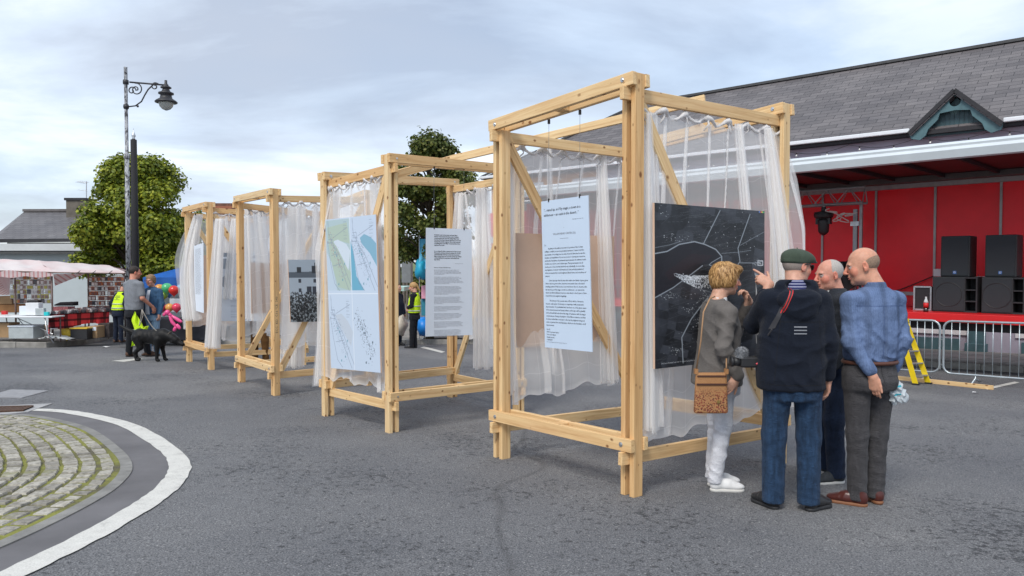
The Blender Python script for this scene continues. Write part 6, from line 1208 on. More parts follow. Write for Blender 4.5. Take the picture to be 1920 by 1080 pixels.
# skin
m,t,b=newmat('skin'); a=N(t,'ShaderNodeAttribute',attribute_name='Col'); n=noise(t,45,4,.6,objc(t)); c=mix(t,1.,a.outputs[0],ramp(t,n.outputs[0],[(.3,(.86,.82,.80)),(.7,(1.1,1.06,1.04))]).outputs[0],'MULTIPLY'); t.links.new(c,b.inputs['Base Color']); setin(b,Roughness=.5); b.inputs['Specular IOR Level'].default_value=.35; b.inputs['Subsurface Weight'].default_value=.12; b.inputs['Subsurface Radius'].default_value=(.01,.004,.002); n2_=noise(t,220,3,.6,objc(t)); bump(t,b,n2_.outputs[0],.2,.002); M_skin=m
SK=(.60,.33,.235); SKR=(.62,.28,.20)
def headsdf(S,c,M,skin=SK,neck=None,scale=1.0,eyes=True,jaw=1.0):
    c=A3(c); M=np.array(M); f=lambda x,y,z:c+M@(np.array([x,y,z])*scale); r=lambda *a_:tuple(np.array(a_)*scale); red=tuple(np.array(skin)*np.array((1.05,.82,.80))); lip=(.50,.19,.15)
    if neck is not None: S.cap(f(0,-.028,-.045),neck,.056*scale,.064*scale,.03,col=skin)
    S.ell(f(0,-.014,.030),r(.077,.097,.088),M,.02,col=skin); S.ell(f(0,.026,-.028),r(.064,.066,.086),M,.03,col=skin)
    S.ell(f(0,.026,-.078),r(.052*jaw,.052,.034),M,.03,col=skin); S.ell(f(0,.074,-.096),r(.022,.016,.017),M,.02,col=skin)
    S.ell(f(0,.081,.024),r(.048,.012,.011),M,.018,col=skin)
    for s in (-1,1):
        S.ell(f(s*.042,.058,-.026),r(.026,.026,.030),M,.02,col=red); S.ell(f(s*.031,.097,.002),r(.018,.014,.012),M,.012,'s')
        if eyes: S.ell(f(s*.031,.077,.003),r(.014,.013,.011),M,.003,col=(.42,.36,.34)); S.ell(f(s*.031,.0905,.003),r(.005,.0015,.005),M,.001,'c',col=(.03,.03,.03)); S.ell(f(s*.032,.086,.023),r(.020,.006,.0035),M,.003,col=(.30,.22,.17))
        E=M@np.array(Matrix.Rotation(R(s*-18),3,'Z')@Matrix.Rotation(R(-12),3,'X')); S.ell(f(s*.080,-.012,-.004),r(.008,.019,.032),E,.006,col=red); S.ell(f(s*.087,-.006,.002),r(.006,.010,.017),E,.004,'s'); S.ell(f(s*.078,-.004,-.030),r(.007,.008,.009),M,.006,col=red)
    S.cap(f(0,.090,.016),f(0,.116,-.026),.0085*scale,.0125*scale,.010,col=red); 
    for s in (-1,1): S.ell(f(s*.012,.104,-.031),r(.008,.010,.007),M,.007,col=red)
    S.ell(f(0,.089,-.050),r(.020,.010,.010),M,.012,col=skin); S.ell(f(0,.096,-.0575),r(.022,.008,.0042),M,.004,col=lip); S.ell(f(0,.093,-.068),r(.019,.009,.0055),M,.005,col=lip); S.ell(f(0,.104,-.0625),r(.024,.010,.0016),M,.003,'s')
    return f
def handsdf(S,w,d,n,thumb,curl=(30,35,40,45),spread=.0,skin=SKR,sc=1.0,tc=25,fore=None,tdir=None):
    """w wrist, d finger direction, n direction the palm faces, thumb=+1/-1 side along d x n"""
    w=A3(w);d=A3(d);d/=np.linalg.norm(d);n=A3(n);n-=d*(n@d);n/=np.linalg.norm(n);s=np.cross(d,n)*thumb
    if fore is not None: S.cap(fore,w,.042*sc,.029*sc,.02,col=skin)
    M=np.stack([s,d,n],1); S.ell(w+d*.048*sc,(.040*sc,.054*sc,.0165*sc),M,.015,col=skin); S.ell(w+d*.03*sc+s*.022*sc+n*.008*sc,(.018*sc,.032*sc,.015*sc),M,.012,col=skin); S.cap(w-d*.01,w+d*.03*sc,.027*sc,.026*sc,.02,col=skin,flat=(n,.75))
    Ls=(.074,.082,.076,.060)
    for i in range(4):
        p=w+d*(.086-(.006 if i==3 else 0)-.002*abs(i-1))*sc+s*(.031-.0205*i)*sc; a_=0; c_=R(curl[i]) if not isinstance(curl[i],tuple) else None; dd=d+s*(spread*(1.5-i)*.3); dd/=np.linalg.norm(dd); rr=(.0093,.0088,.0080,.0072) if i<3 else (.0082,.0078,.0070,.0064)
        S.cap(w+d*.05*sc+s*(.022-.0145*i)*sc,p,.011*sc,rr[0]*1.05*sc,.008,col=skin)
        for j,fr in enumerate((.46,.30,.24)):
            a_+=c_*(.75 if j==0 else 1.0); v_=dd*math.cos(a_)+n*math.sin(a_); q=p+v_*Ls[i]*fr*sc; S.cap(p,q,rr[j]*sc,rr[j+1]*sc,.004,col=skin); p=q
    p=w+d*.022*sc+s*.034*sc+n*.006*sc; td=(d*.62+s*.68+n*.35) if tdir is None else A3(tdir); td/=np.linalg.norm(td); q=p+td*.042*sc; S.cap(p,q,.0125*sc,.0105*sc,.010,col=skin); t2_=td*math.cos(R(tc))+d*math.sin(R(tc)); q2=q+t2_*.032*sc; S.cap(q,q2,.0105*sc,.0082*sc,.005,col=skin)
def shoe(root,ank,yaw,mt,solemt,name='shoe',L_=.285,hi=0,res=.006,solecol=None,toe=1.0,mid=None):
    """ank: (x,y) of the heel centre line on the ground plane z; yaw in person frame"""
    Rm=np.array(Matrix.Rotation(R(yaw),3,'Z')); o=A3(ank); f=lambda x,y,z:o+Rm@np.array([x,y,z])
    S=Sdf(); S.ell(f(0,.0,.055),(.036,.042,.048),Rm,.02); S.ell(f(0,.10,.045),(.043,.085,.034),Rm,.03); S.ell(f(.004,.165*L_/.285,.037),(.041*toe,.058,.026),Rm,.02); S.cap(f(0,-.002,.05),f(0,.01,.105+hi),.040,.042,.02); S.ell(f(0,.085,.07),(.033,.055,.028),Rm,.02); S.plane(f(0,0,.020),(0,0,-1),f(0,0,0)-.35,f(0,0,0)+.35,.003); S.wrinkle(f(0,.12,.06),.05,.0025,160,Rm@np.array([0,1,.2]))
    s_=addmesh(name,[S.mesh(res)],mt,root)
    S=Sdf(); S.ell(f(0,.0,.014),(.039,.046,.03),Rm,.02); S.ell(f(.0,.08,.012),(.041,.08,.03),Rm,.03); S.ell(f(.004,.155*L_/.285,.012),(.046*toe,.068,.03),Rm,.02); S.plane(f(0,0,.026),(0,0,1),f(0,0,0)-.35,f(0,0,0)+.35,.003); S.plane(f(0,0,.0),(0,0,-1),f(0,0,0)-.35,f(0,0,0)+.35,.003)
    addmesh('sole',[S.mesh(res)],solemt,s_)
    if name=='trainer' or mid:
        mb=MB()
        for i in range(4): mb.tube([f(-.018,.075+.018*i,.088-.008*i),f(.018,.082+.018*i,.088-.008*i)],.003,4)
        mb.build('lace',solemt,s_,local=True)
    return s_
def legs(S,hipL,kneeL,ankL,hipR,kneeR,ankR,rt=.092,rk=.066,ra=.060,seat=.0,z1=1.0,wx=.175,wy=.125,flare=1.0,by=0,bx=0):
    S.loft([(z1-.17,bx,by-.005,wx*.99,wy*1.08),(z1-.10,bx,by-.012-seat,wx*1.02,wy*1.12),(z1-.03,bx,by,wx*.96,wy),(z1+.05,bx,by,wx*.93,wy*.96)],.04)
    for h,k_,a_ in ((hipL,kneeL,ankL),(hipR,kneeR,ankR)):
        h,k_,a_=A3(h),A3(k_),A3(a_); S.cap(h,k_,rt,rk,.025); S.cap(k_,a_,rk*1.0,ra*flare,.03); S.plane(a_-A3((0,0,.01)),(0,0,-1),a_-.2,a_+.12,.004)
        S.wrinkle(k_-A3((0,.03,.02)),.10,.0035,85,(.35,.25,1),1.+h[0]*9,2.); S.wrinkle(a_+A3((0,-.02,.06)),.09,.005,100,(.3,.4,1),2.+h[0]*7,2.2); S.wrinkle((h+k_)/2+A3((0,0,.08)),.16,.003,48,(.7,.1,.6),.6+h[0]*5); S.wrinkle(k_-A3((0,0,.17)),.12,.0035,70,(.3,.3,.9),2.7+h[0]*5)
    S.wrinkle((bx,by-.1,z1-.16),.14,.003,80,(.2,.1,1),.3); S.wrinkle((hipL[0],-.08,hipL[2]-.12),.12,.004,60,(-.6,.1,.8),.9,1.8); S.wrinkle((hipR[0],-.08,hipR[2]-.12),.12,.004,60,(.6,.1,.8),.4,1.8); S.wrinkle((kneeL[0],-.05,kneeL[2]-.2),.15,.004,55,(.4,.2,.8),1.9,2.); S.wrinkle((kneeR[0],-.05,kneeR[2]-.2),.15,.004,55,(-.4,.2,.8),.9,2.)
def core(S,neck,L,Rr,skin):
    """the rest of the upper body, hidden under the clothes, so that head and hands are one surface"""
    nk=Vector(neck); ch=Vector((nk.x,nk.y+.01,nk.z-.16)); S.cap(nk,ch,.060,.07,.03,col=skin)
    for sh,el in (L,Rr): S.cap(ch+V(0,0,.06),sh,.05,.042,.03,col=skin); S.cap(sh,el,.040,.034,.02,col=skin)
def arm(S,sh,el,wr,r0=.062,r1=.05,r2=.043,k=.035,w=.0045):
    sh,el,wr=A3(sh),A3(el),A3(wr); S.cap(sh,el,r0,r1,k); S.cap(el,wr,r1,r2,.03); d=wr-el; d/=np.linalg.norm(d)+1e-9; u=el-sh; u/=np.linalg.norm(u)+1e-9
    S.wrinkle(el,.10,w,95,u*.5+d*.5+A3((.05,.05,.02)),1.1); S.wrinkle((el+wr)/2,.09,w*.7,75,d+A3((.6,.4,0)),.4); S.wrinkle((el+sh)/2,.12,w*.8,62,u+A3((.4,.2,0)),2.); S.wrinkle(sh-A3((0,0,.05)),.10,w*.7,60,(.8,.1,.7),.9)
def person(loc,yaw,label,scale=1.0,group=None):
    o=thing('person',loc,label,'person',group,R(yaw)); o.scale=(scale,)*3; return o
M_rubberw=mat('white_rubber',(.62,.61,.58),.6,0,.08); M_rubberb=mat('black_rubber',(.02,.02,.022),.6)
def locks(hair,f,root,mt,n=520,seed=3):
    """tapering locks laid over the hair, running from the crown outwards and down"""
    from mathutils.bvhtree import BVHTree
    me=hair.data; bv=BVHTree.FromPolygons([v.co for v in me.vertices],[p.vertices for p in me.polygons]); r=random.Random(seed); mb=MB(); cr=Vector(f(.012,-.045,.13)); cen=Vector(f(0,-.02,.02))
    for _ in range(n):
        a_=r.uniform(0,6.283); el=r.uniform(.05,1.9); ln=r.uniform(.35,.8); pts=[]
        ax=Vector((math.cos(a_),math.sin(a_),0)); cu=r.uniform(-.35,.35); lift=r.uniform(.0,.005)
        for k in range(7):
            t_=el+ln*k/6; aa=a_+cu*(k/6)**2; d=Vector((math.cos(aa)*math.sin(t_),math.sin(aa)*math.sin(t_),math.cos(t_)))
            h=bv.ray_cast(cen+d*.3,-d)
            if not h[0]: break
            pts.append((h[0]+d*(.001+lift*math.sin(math.pi*min(1,k/6*1.1))+(.005 if k==6 else 0)),d))
        if len(pts)<4: continue
        w_=r.uniform(.003,.0075); L=[];Rr=[]
        for k,(p,d) in enumerate(pts):
            tg=(pts[min(k+1,len(pts)-1)][0]-pts[max(k-1,0)][0]).normalized(); sd_=tg.cross(d).normalized(); ww=w_*(1-(k/(len(pts)-1))**2*.9); L.append((p-sd_*ww,p+d*.0022,p+sd_*ww))
        vs=[q for l in L for q in l]; fs=[]
        for k in range(len(L)-1): fs+=[(k*3,k*3+1,k*3+4,k*3+3),(k*3+1,k*3+2,k*3+5,k*3+4)]
        mb.add(vs,fs)
    o=mb.build('locks',mt,hair,smooth=True,local=True); return o
# ---------------------------------------------------------------- 1 man in the flat cap
P0=gnd(1484,952); P0=G(P0.x,P0.y); cm=person(P0,-4,'man in a green flat cap, navy hooded jacket and jeans, pointing at the photograph')
SKc=(.60,.34,.25); cm.scale=(.94,.94,1)
hc=(.03,.035,1.625); HM=rotm(-62,-6,0); S=Sdf(); headsdf(S,hc,HM,SKc,neck=(.0,-.02,1.47))
wr=(-.10,.27,1.50); el=(-.235,.20,1.22)
handsdf(S,wr,(-.50,.30,.36),(.25,.6,-.45),-1,(4,62,70,74),fore=el,tc=10,skin=SKc)
wr2=(.265,.06,.86); handsdf(S,wr2,(.0,.12,-1),(-1,0,0),1,(18,24,28,32),fore=(.25,-.03,1.12),skin=SKc); core(S,(0,-.02,1.47),((-.18,-.01,1.38),el),((.18,-.01,1.38),(.25,-.03,1.12)),SKc)
body=addmesh('body',[S.mesh(.004)],M_skin,cm)
S=Sdf(); f=lambda x,y,z:A3(hc)+HM@np.array([x,y,z]); S.ell(f(0,-.016,.02),(.0795,.099,.082),HM,.01); S.plane(f(0,.03,-.02),HM@np.array([0,1,-.2]),A3(hc)-.2,A3(hc)+.2); S.plane(f(0,-.05,-.052),HM@np.array([0,.35,-1]),A3(hc)-.2,A3(hc)+.2)
M_ghair=mat('grey_stubble',(.30,.25,.22),.9,0,.2,200,.4,600); addmesh('hair',[S.mesh(.004)],M_ghair,cm)
M_cap=fabric('green_cap_cloth',(.055,.075,.055),.15,900,.95,.12); S=Sdf(); S.ell(f(0,-.012,.055),(.093,.116,.062),HM,.03); S.ell(f(0,.055,.052),(.086,.075,.040),HM,.04); S.ell(f(0,.112,.034),(.062,.048,.011),HM,.025); S.cap(f(-.045,.128,.027),f(.045,.128,.027),.010,.010,.02); S.ell(f(0,-.02,.025),(.086,.107,.028),HM,.02); S.plane(f(0,0,.018),HM@np.array([0,.12,-1]),A3(hc)-.25,A3(hc)+.25,.004); S.ell(f(0,-.0,.0),(.078,.098,.035),HM,.004,'s')
cp=addmesh('flat_cap',[S.mesh(.0045,2)],M_cap,cm); mb=MB(); mb.tube([f(-.045,-.112,.032),f(0,-.128,.034),f(.045,-.112,.036)],.004,6); mb.ball(f(0,-.012,.118),.007,8); mb.build('cap_strap',M_cap,cp,local=True)
mb=MB(); mb.tube([f(.086,-.01,.012),f(.080,.07,.014),f(.070,.092,.012)],.0032,6); mb.tube([f(-.086,-.01,.012),f(-.080,.07,.014),f(-.070,.092,.012)],.0032,6)
for s in (-1,1): mb.ball(f(s*.036,.102,.004),.021,10,(1,.35,.8)) if 0 else mb.tube([f(s*.012,.112,.012),f(s*.058,.102,.014),f(s*.066,.094,.0),f(s*.054,.098,-.016),f(s*.02,.108,-.016),f(s*.012,.112,.012)],.003,6)
gl=mb.build('glasses',M_black,cm,local=True); mb=MB()
for s in (-1,1): mb.add([f(s*.012,.111,.011),f(s*.058,.101,.012),f(s*.062,.095,.0),f(s*.054,.097,-.015),f(s*.02,.107,-.015)],[(0,1,2,3,4)])
mb.build('lens',mat('dark_lens',(.03,.02,.02),.1,0,.05,spec=.8),gl,local=True)
# striped collar
S=Sdf(); S.loft([(1.44,0,-.015,.10,.095),(1.50,.005,-.012,.078,.078),(1.545,.008,-.005,.068,.070)],.02); S.loft([(1.50,.005,-.01,.062,.064),(1.60,.01,0,.060,.062)],.004,'s')
m,t,b=newmat('striped_collar'); sx=N(t,'ShaderNodeSeparateXYZ'); t.links.new(objc(t),sx.inputs[0]); mu=N(t,'ShaderNodeMath',operation='MULTIPLY'); mu.inputs[1].default_value=330; t.links.new(sx.outputs[2],mu.inputs[0]); sn=N(t,'ShaderNodeMath',operation='SINE'); t.links.new(mu.outputs[0],sn.inputs[0]); t.links.new(ramp(t,sn.outputs[0],[(.5,(.02,.025,.10)),(.6,(.35,.36,.5))]).outputs[0],b.inputs['Base Color']); setin(b,Roughness=.9)
addmesh('collar',[S.mesh(.005)],m,cm)
M_navy=fabric('navy_softshell',(.0075,.011,.021),.12,700,.85,.2); S=Sdf()
S.loft([(.80,-.015,.0,.232,.170),(.95,-.02,0,.238,.170),(1.10,-.015,0,.236,.165),(1.25,-.005,-.01,.228,.158),(1.36,0,-.015,.205,.14),(1.44,0,-.02,.155,.112),(1.505,0,-.02,.095,.083)],.04,p=2.4)
arm(S,(-.185,-.01,1.385),el,(-.145,.245,1.42),.078,.062,.050); arm(S,(.185,-.01,1.385),(.242,-.03,1.12),(.258,.035,.90),.078,.062,.050)
for x in (-1,1): S.ell((x*.115,-.02,1.425),(.11,.095,.05),None,.05)
# hood lying on the back
S.ell((0,-.135,1.41),(.150,.065,.075),rotm(0,-22),.02); S.ell((0,-.155,1.345),(.115,.045,.065),rotm(0,-8),.03); S.cap((-.10,-.06,1.49),(.10,-.06,1.49),.048,.048,.02); S.ell((0,-.10,1.50),(.085,.05,.035),None,.02,'s')
S.wrinkle((0,-.19,1.38),.13,.006,75,(.25,.2,1),.5,1.8); S.wrinkle((-.1,-.15,1.05),.25,.006,42,(.5,.1,.9),1.,2.); S.wrinkle((.13,-.15,1.0),.25,.006,38,(-.6,.1,.8),2.,2.); S.wrinkle((0,-.16,.87),.2,.005,60,(1,.1,.3),0,1.5); S.wrinkle((-.2,-.05,1.2),.18,.007,48,(.6,.2,.9),1.3); S.wrinkle((.22,-.05,1.2),.18,.006,48,(-.6,.2,.9),1.6)
jk=addmesh('jacket',[S.mesh(.0075)],M_navy,cm)
def backdecal(jk,pts2d,y0,mt,name,root,nrm=(0,-1,0),off=.0015):
    """drape small flat marks onto a garment by ray casting from outside"""
    from mathutils.bvhtree import BVHTree
    me=jk.data; bv=BVHTree.FromPolygons([v.co for v in me.vertices],[p.vertices for p in me.polygons]); mb=MB(); d=-Vector(nrm)
    for (P00,P10,P11,P01,ni,nj) in pts2d:
        P00,P10,P11,P01=[Vector(p) for p in (P00,P10,P11,P01)]
        def g(i,j):
            p=P00.lerp(P10,i/ni).lerp(P01.lerp(P11,i/ni),j/nj); h=bv.ray_cast(p+Vector(nrm)*.5,d); return tuple((h[0]+Vector(nrm)*off) if h[0] else p)
        mb.grid(g,ni,nj)
    return mb.build(name,mt,root,local=True)
M_seam=mat('jacket_seam',(.003,.004,.008),.9)
for s_ in (-1,1): backdecal(jk,[((s_*.125,-.3,1.33),(s_*.129,-.3,1.33),(s_*.172,-.3,.86),(s_*.168,-.3,.86),1,30)],0,M_seam,'back_seam',jk,off=.001)
backdecal(jk,[((-.21,-.3,.852),(.20,-.3,.852),(.20,-.3,.847),(-.21,-.3,.847),30,1)],0,M_seam,'hem_seam',jk,off=.001)
backdecal(jk,[((-.17,-.3,1.265),(.17,-.3,1.265),(.17,-.3,1.261),(-.17,-.3,1.261),24,1)],0,M_seam,'yoke_seam',jk,off=.001)
M_refl=mat('reflective_tape',(.32,.33,.36),.4,.2)
for k in range(3): z=1.235-k*.022; backdecal(jk,[((-.045,-.2,z),(.042,-.2,z),(.042,-.2,z-.007),(-.045,-.2,z-.007),8,1)],0,M_refl,'reflective_stripe',jk)
# camera strap over the left shoulder blade
backdecal(jk,[((-.075,-.2,1.47),(-.045,-.2,1.49),(-.165,-.2,1.22),(-.205,-.2,1.21),3,24)],0,mat('strap_black',(.03,.03,.035),.8),'camera_strap',cm,off=.006)
backdecal(jk,[((-.073,-.2,1.48),(-.066,-.2,1.485),(-.128,-.2,1.32),(-.134,-.2,1.32),1,16),((-.050,-.2,1.488),(-.044,-.2,1.49),(-.112,-.2,1.33),(-.120,-.2,1.32),1,16)],0,mat('strap_red',(.6,.02,.02),.6),'strap_piping',cm,off=.008)
m=fabric('blue_jeans',(.020,.046,.095),.5,420,.9,.3); M_jean=m
S=Sdf(); legs(S,(-.10,0,.85),(-.125,.01,.49),(-.135,-.02,.055),(.10,0,.85),(.115,.0,.49),(.105,-.04,.055),.104,.084,.077,z1=.90,wx=.180,wy=.128); tr_=addmesh('jeans',[S.mesh(.0075)],M_jean,cm)
for x in (-.105,.105): backdecal(tr_,[((x-.062,-.3,.80),(x+.062,-.3,.80),(x+.062,-.3,.795),(x-.062,-.3,.795),8,1)]+[((x-.062,-.3,.80),(x-.058,-.3,.80),(x-.05,-.3,.665),(x-.054,-.3,.665),1,10)]+[((x+.062,-.3,.80),(x+.058,-.3,.80),(x+.05,-.3,.665),(x+.054,-.3,.665),1,10)]+[((x-.054,-.3,.667),(x,-.3,.64),(x,-.3,.636),(x-.054,-.3,.663),5,1)]+[((x+.054,-.3,.667),(x,-.3,.64),(x,-.3,.636),(x+.054,-.3,.663),5,1)],0,mat('jean_stitch',(.012,.03,.07),.9),'pocket_seam',tr_)
M_blk=mat('black_leather',(.018,.018,.02),.4,0,.2); shoe(cm,(-.135,-.03,0),28,M_blk,M_rubberb); shoe(cm,(.115,-.06,0),-52,M_blk,M_rubberb)
# leaflet in the pointing hand, video camera hanging on its strap
lf=thing('paper_leaflet',at(1425,520,5.35),'crumpled pale leaflet held in the pointing hand of the man in the flat cap','leaflet'); c=at(1427,519,5.32); mb=MB(); mb.grid(lambda i,j:(c.x+(i-3)*.017+.008*j,c.y+.012*math.sin(i*1.9+j),c.z+.045-(j*.024)-(.012*i if j<2 else -.002*i)),6,4); mb.build('paper',mat('leaflet_paper',(.42,.46,.50),.6,0,.2,10),lf)
vc=thing('video_camera',at(1395,690,5.0),'small black video camera with a grey furry microphone beside the navy jacket','camera'); c=at(1402,676,5.02)
mb=MB(); mb.box(c.x-.055,c.x+.075,c.y-.035,c.y+.035,c.z-.045,c.z+.028); mb.build('camera_body',M_black,vc,bevel=.012); mb=MB(); mb.tube([c+V(-.055,0,-.008),c+V(-.10,0,-.006)],.030,14); mb.tube([c+V(-.10,0,-.006),c+V(-.115,0,-.006)],.036,14); mb.build('lens_barrel',M_black,vc,smooth=True)
mb=MB(); mb.box(c.x-.03,c.x-.0,c.y-.02,c.y+.02,c.z+.028,c.z+.05); mb.build('shoe_mount',M_black,vc); mb=MB(); mb.tube([c+V(.045,-.036,-.02),c+V(.08,-.04,.0),c+V(.085,-.03,.03)],.006,6); mb.build('red_trim',mat('strap_red2',(.6,.02,.05),.5),vc)
mb=MB(); r=random.Random(2); mc=c+V(-.045,-.01,.055); mb.ball(mc,.032,10)
for _ in range(1500):
    d=Vector((r.gauss(0,1),r.gauss(0,1),r.gauss(0,1))).normalized(); p=mc+d*.03; q=mc+d*r.uniform(.040,.052)+V(r.uniform(-.008,.008),r.uniform(-.008,.008),-.005); s=d.cross(V(r.random(),r.random(),r.random())).normalized()*.0016; mb.add([p-s,p+s,q],[(0,1,2)])
mb.build('furry_windshield',mat('grey_fur',(.34,.35,.37),.9,0,.4,60),vc)
mb=MB(); mb.tube([c+V(.07,0,.02),c+V(.10,-.01,.12),Vector(P0)+V(-.20,-.16,1.215)],.006,6); mb.build('strap_end',MAT['strap_black'],vc,smooth=True)
# ---------------------------------------------------------------- 2 bald man in the blue shirt
P0=gnd(1626,944); P0=G(P0.x,P0.y); bm=person(P0,10,'balding man in a blue checked shirt and grey trousers, back to the camera')
SKb=(.60,.32,.22); bm.scale=(.96,.96,1); hc=(-.045,.03,1.64); HM=rotm(62,-12,0); S=Sdf(); headsdf(S,hc,HM,SKb,neck=(.035,-.03,1.47),scale=1.05,jaw=1.12)
wl=(-.085,-.165,.90); handsdf(S,wl,(.12,.03,-1),(.75,.6,0),1,(16,26,32,38),fore=(-.20,-.07,1.13),skin=SKb,sc=.95,tdir=(.15,-.25,-.9))
wr_=(.205,.03,.89); handsdf(S,wr_,(.0,.06,-1),(-1,0,0),1,(42,46,50,52),fore=(.235,-.04,1.13),skin=SKb); core(S,(.03,-.03,1.47),((-.165,-.02,1.39),(-.20,-.07,1.13)),((.175,-.02,1.39),(.235,-.04,1.13)),SKb); addmesh('body',[S.mesh(.004)],M_skin,bm)
f=lambda x,y,z:A3(hc)+HM@(np.array([x,y,z])*1.05)
S=Sdf(); S.ell(f(0,-.024,.022),(.0815,.096,.078),HM,.01); S.plane(f(0,-.02,.072),HM@np.array([0,.5,1]),A3(hc)-.2,A3(hc)+.2,.01); S.plane(f(0,.042,0),HM@np.array([0,1,-.35]),A3(hc)-.2,A3(hc)+.2,.01); S.plane(f(0,-.06,-.058),HM@np.array([0,.4,-1]),A3(hc)-.2,A3(hc)+.2,.01)
addmesh('hair',[S.mesh(.004)],mat('short_brown_grey_hair',(.27,.185,.13),.9,0,.3,160,.5,500),bm)
m,t,b=newmat('blue_check_shirt'); v=objc(t); sx=N(t,'ShaderNodeSeparateXYZ'); t.links.new(v,sx.inputs[0])
def bnd(src,fr,p0,p1,c0,c1,ph=0):
    a_=N(t,'ShaderNodeMath',operation='MULTIPLY_ADD'); a_.inputs[1].default_value=fr; a_.inputs[2].default_value=ph; t.links.new(src,a_.inputs[0]); s=N(t,'ShaderNodeMath',operation='SINE'); t.links.new(a_.outputs[0],s.inputs[0]); return ramp(t,s.outputs[0],[(p0,(c0,)*3),(p1,(c1,)*3)]).outputs[0]
base=mix(t,1.,(.125,.185,.33),bnd(sx.outputs[0],52,.1,.98,1.0,.66,.6),'MULTIPLY'); base=mix(t,1.,base,bnd(sx.outputs[2],30,.1,.98,1.0,.78),'MULTIPLY'); base=mix(t,1.,base,bnd(sx.outputs[0],420,.3,.8,1.0,.88),'MULTIPLY'); base=mix(t,ramp(t,noise(t,5,4,.6,v).outputs[0],[(.45,(0,0,0)),(.7,(.35,.35,.35))]).outputs[0],base,(.20,.28,.48)); nn=noise(t,300,2,.6,objc(t,(1,1,.2))); base=mix(t,.35,base,mix(t,1.,base,ramp(t,nn.outputs[0],[(.35,(.55,.55,.6)),(.65,(1.5,1.45,1.4))]).outputs[0],'MULTIPLY')); t.links.new(base,b.inputs['Base Color']); setin(b,Roughness=.85); n_=noise(t,12,4,.6,v,1.4); bump(t,b,n_.outputs[0],.35,.03); b.inputs['Specular IOR Level'].default_value=.2; M_shirt=m
S=Sdf(); S.loft([(.985,.005,0,.170,.128),(1.04,.008,0,.188,.145),(1.15,.01,-.01,.190,.142),(1.28,.01,-.015,.192,.135),(1.38,.01,-.02,.178,.12),(1.45,.01,-.025,.14,.095),(1.50,.02,-.03,.075,.075)],.04,p=2.4)
arm(S,(-.170,-.02,1.39),(-.20,-.07,1.13),(-.105,-.150,.955),.068,.057,.045,w=.0055); arm(S,(.182,-.02,1.39),(.235,-.04,1.13),(.212,.015,.945),.068,.057,.046,w=.0055)
for x in (-1,1): S.ell((x*.115+.01,-.02,1.425),(.115,.09,.045),None,.05)
S.wrinkle((0,-.14,1.2),.28,.0055,36,(1,.1,.18),.5,2.2); S.wrinkle((0,-.13,1.05),.18,.007,72,(.75,.1,.5),1.,2.); S.wrinkle((-.15,-.1,1.3),.14,.005,52,(.8,.2,.6),1.); S.wrinkle((.15,-.1,1.28),.14,.005,52,(-.8,.2,.6),1.); S.wrinkle((0,0,1.0),.2,.005,90,(1,.4,.1),0,1.)
sh=addmesh('shirt',[S.mesh(.007)],M_shirt,bm)
S=Sdf(); S.loft([(1.455,.02,-.03,.085,.082),(1.50,.022,-.026,.072,.074),(1.535,.018,-.018,.066,.070)],.02,rnd=.008); S.loft([(1.49,.02,-.022,.058,.060),(1.60,.01,-.012,.058,.062)],.004,'s'); addmesh('collar',[S.mesh(.005)],M_shirt,sh)
for w_,e_ in (((-.105,-.150,.955),(-.20,-.07,1.13)),((.212,.015,.945),(.235,-.04,1.13))):
    w_,e_=Vector(w_),Vector(e_); d=(w_-e_).normalized(); S=Sdf(); S.cap(w_-d*.045,w_+d*.012,.047,.043,.01); addmesh('cuff',[S.mesh(.006)],M_shirt,sh)
backdecal(sh,[((-.17,-.3,1.375),(.19,-.3,1.375),(.19,-.3,1.371),(-.17,-.3,1.371),20,1)],0,mat('shirt_seam',(.06,.10,.22),.9),'yoke_seam',sh,off=.0012); backdecal(sh,[((.006,-.3,1.37),(.010,-.3,1.37),(.010,-.3,1.02),(.006,-.3,1.02),1,24)],0,MAT['shirt_seam'],'back_pleat',sh,off=.0012)
M_grey=fabric('charcoal_trousers',(.060,.058,.062),.22,420,.9,.25)
S=Sdf(); legs(S,(-.095,0,.90),(-.085,.0,.49),(-.095,-.02,.05),(.10,0,.90),(.085,.02,.49),(.072,.02,.05),.100,.074,.066,z1=.96,wx=.182,wy=.135,seat=.01); tr_=addmesh('trousers',[S.mesh(.007)],M_grey,bm)
backdecal(tr_,[((-.10-.06,-.3,.90),(-.04,-.3,.905),(-.04,-.3,.901),(-.16,-.3,.896),8,1),((.04,-.3,.905),(.16,-.3,.90),(.16,-.3,.896),(.04,-.3,.901),8,1),((-.003,-.3,.98),(.003,-.3,.98),(.003,-.3,.86),(-.003,-.3,.86),1,8)],0,mat('trouser_seam',(.02,.02,.022),.9),'pocket_seam',tr_)
mb=MB(); mb.tube([V(.19*math.cos(a_)+.005,.142*math.sin(a_),.985) for a_ in [2*math.pi*i/32 for i in range(33)]],.014,6,False); mb.build('belt',mat('brown_belt',(.10,.035,.02),.5),bm,smooth=True,local=True)
M_ox=mat('oxblood_leather',(.075,.018,.014),.3,0,.25,8); M_tan=mat('tan_sole',(.22,.09,.04),.6); shoe(bm,(-.085,-.05,0),48,M_ox,M_tan,L_=.30); shoe(bm,(.075,-.01,0),-10,M_ox,M_tan,L_=.29)
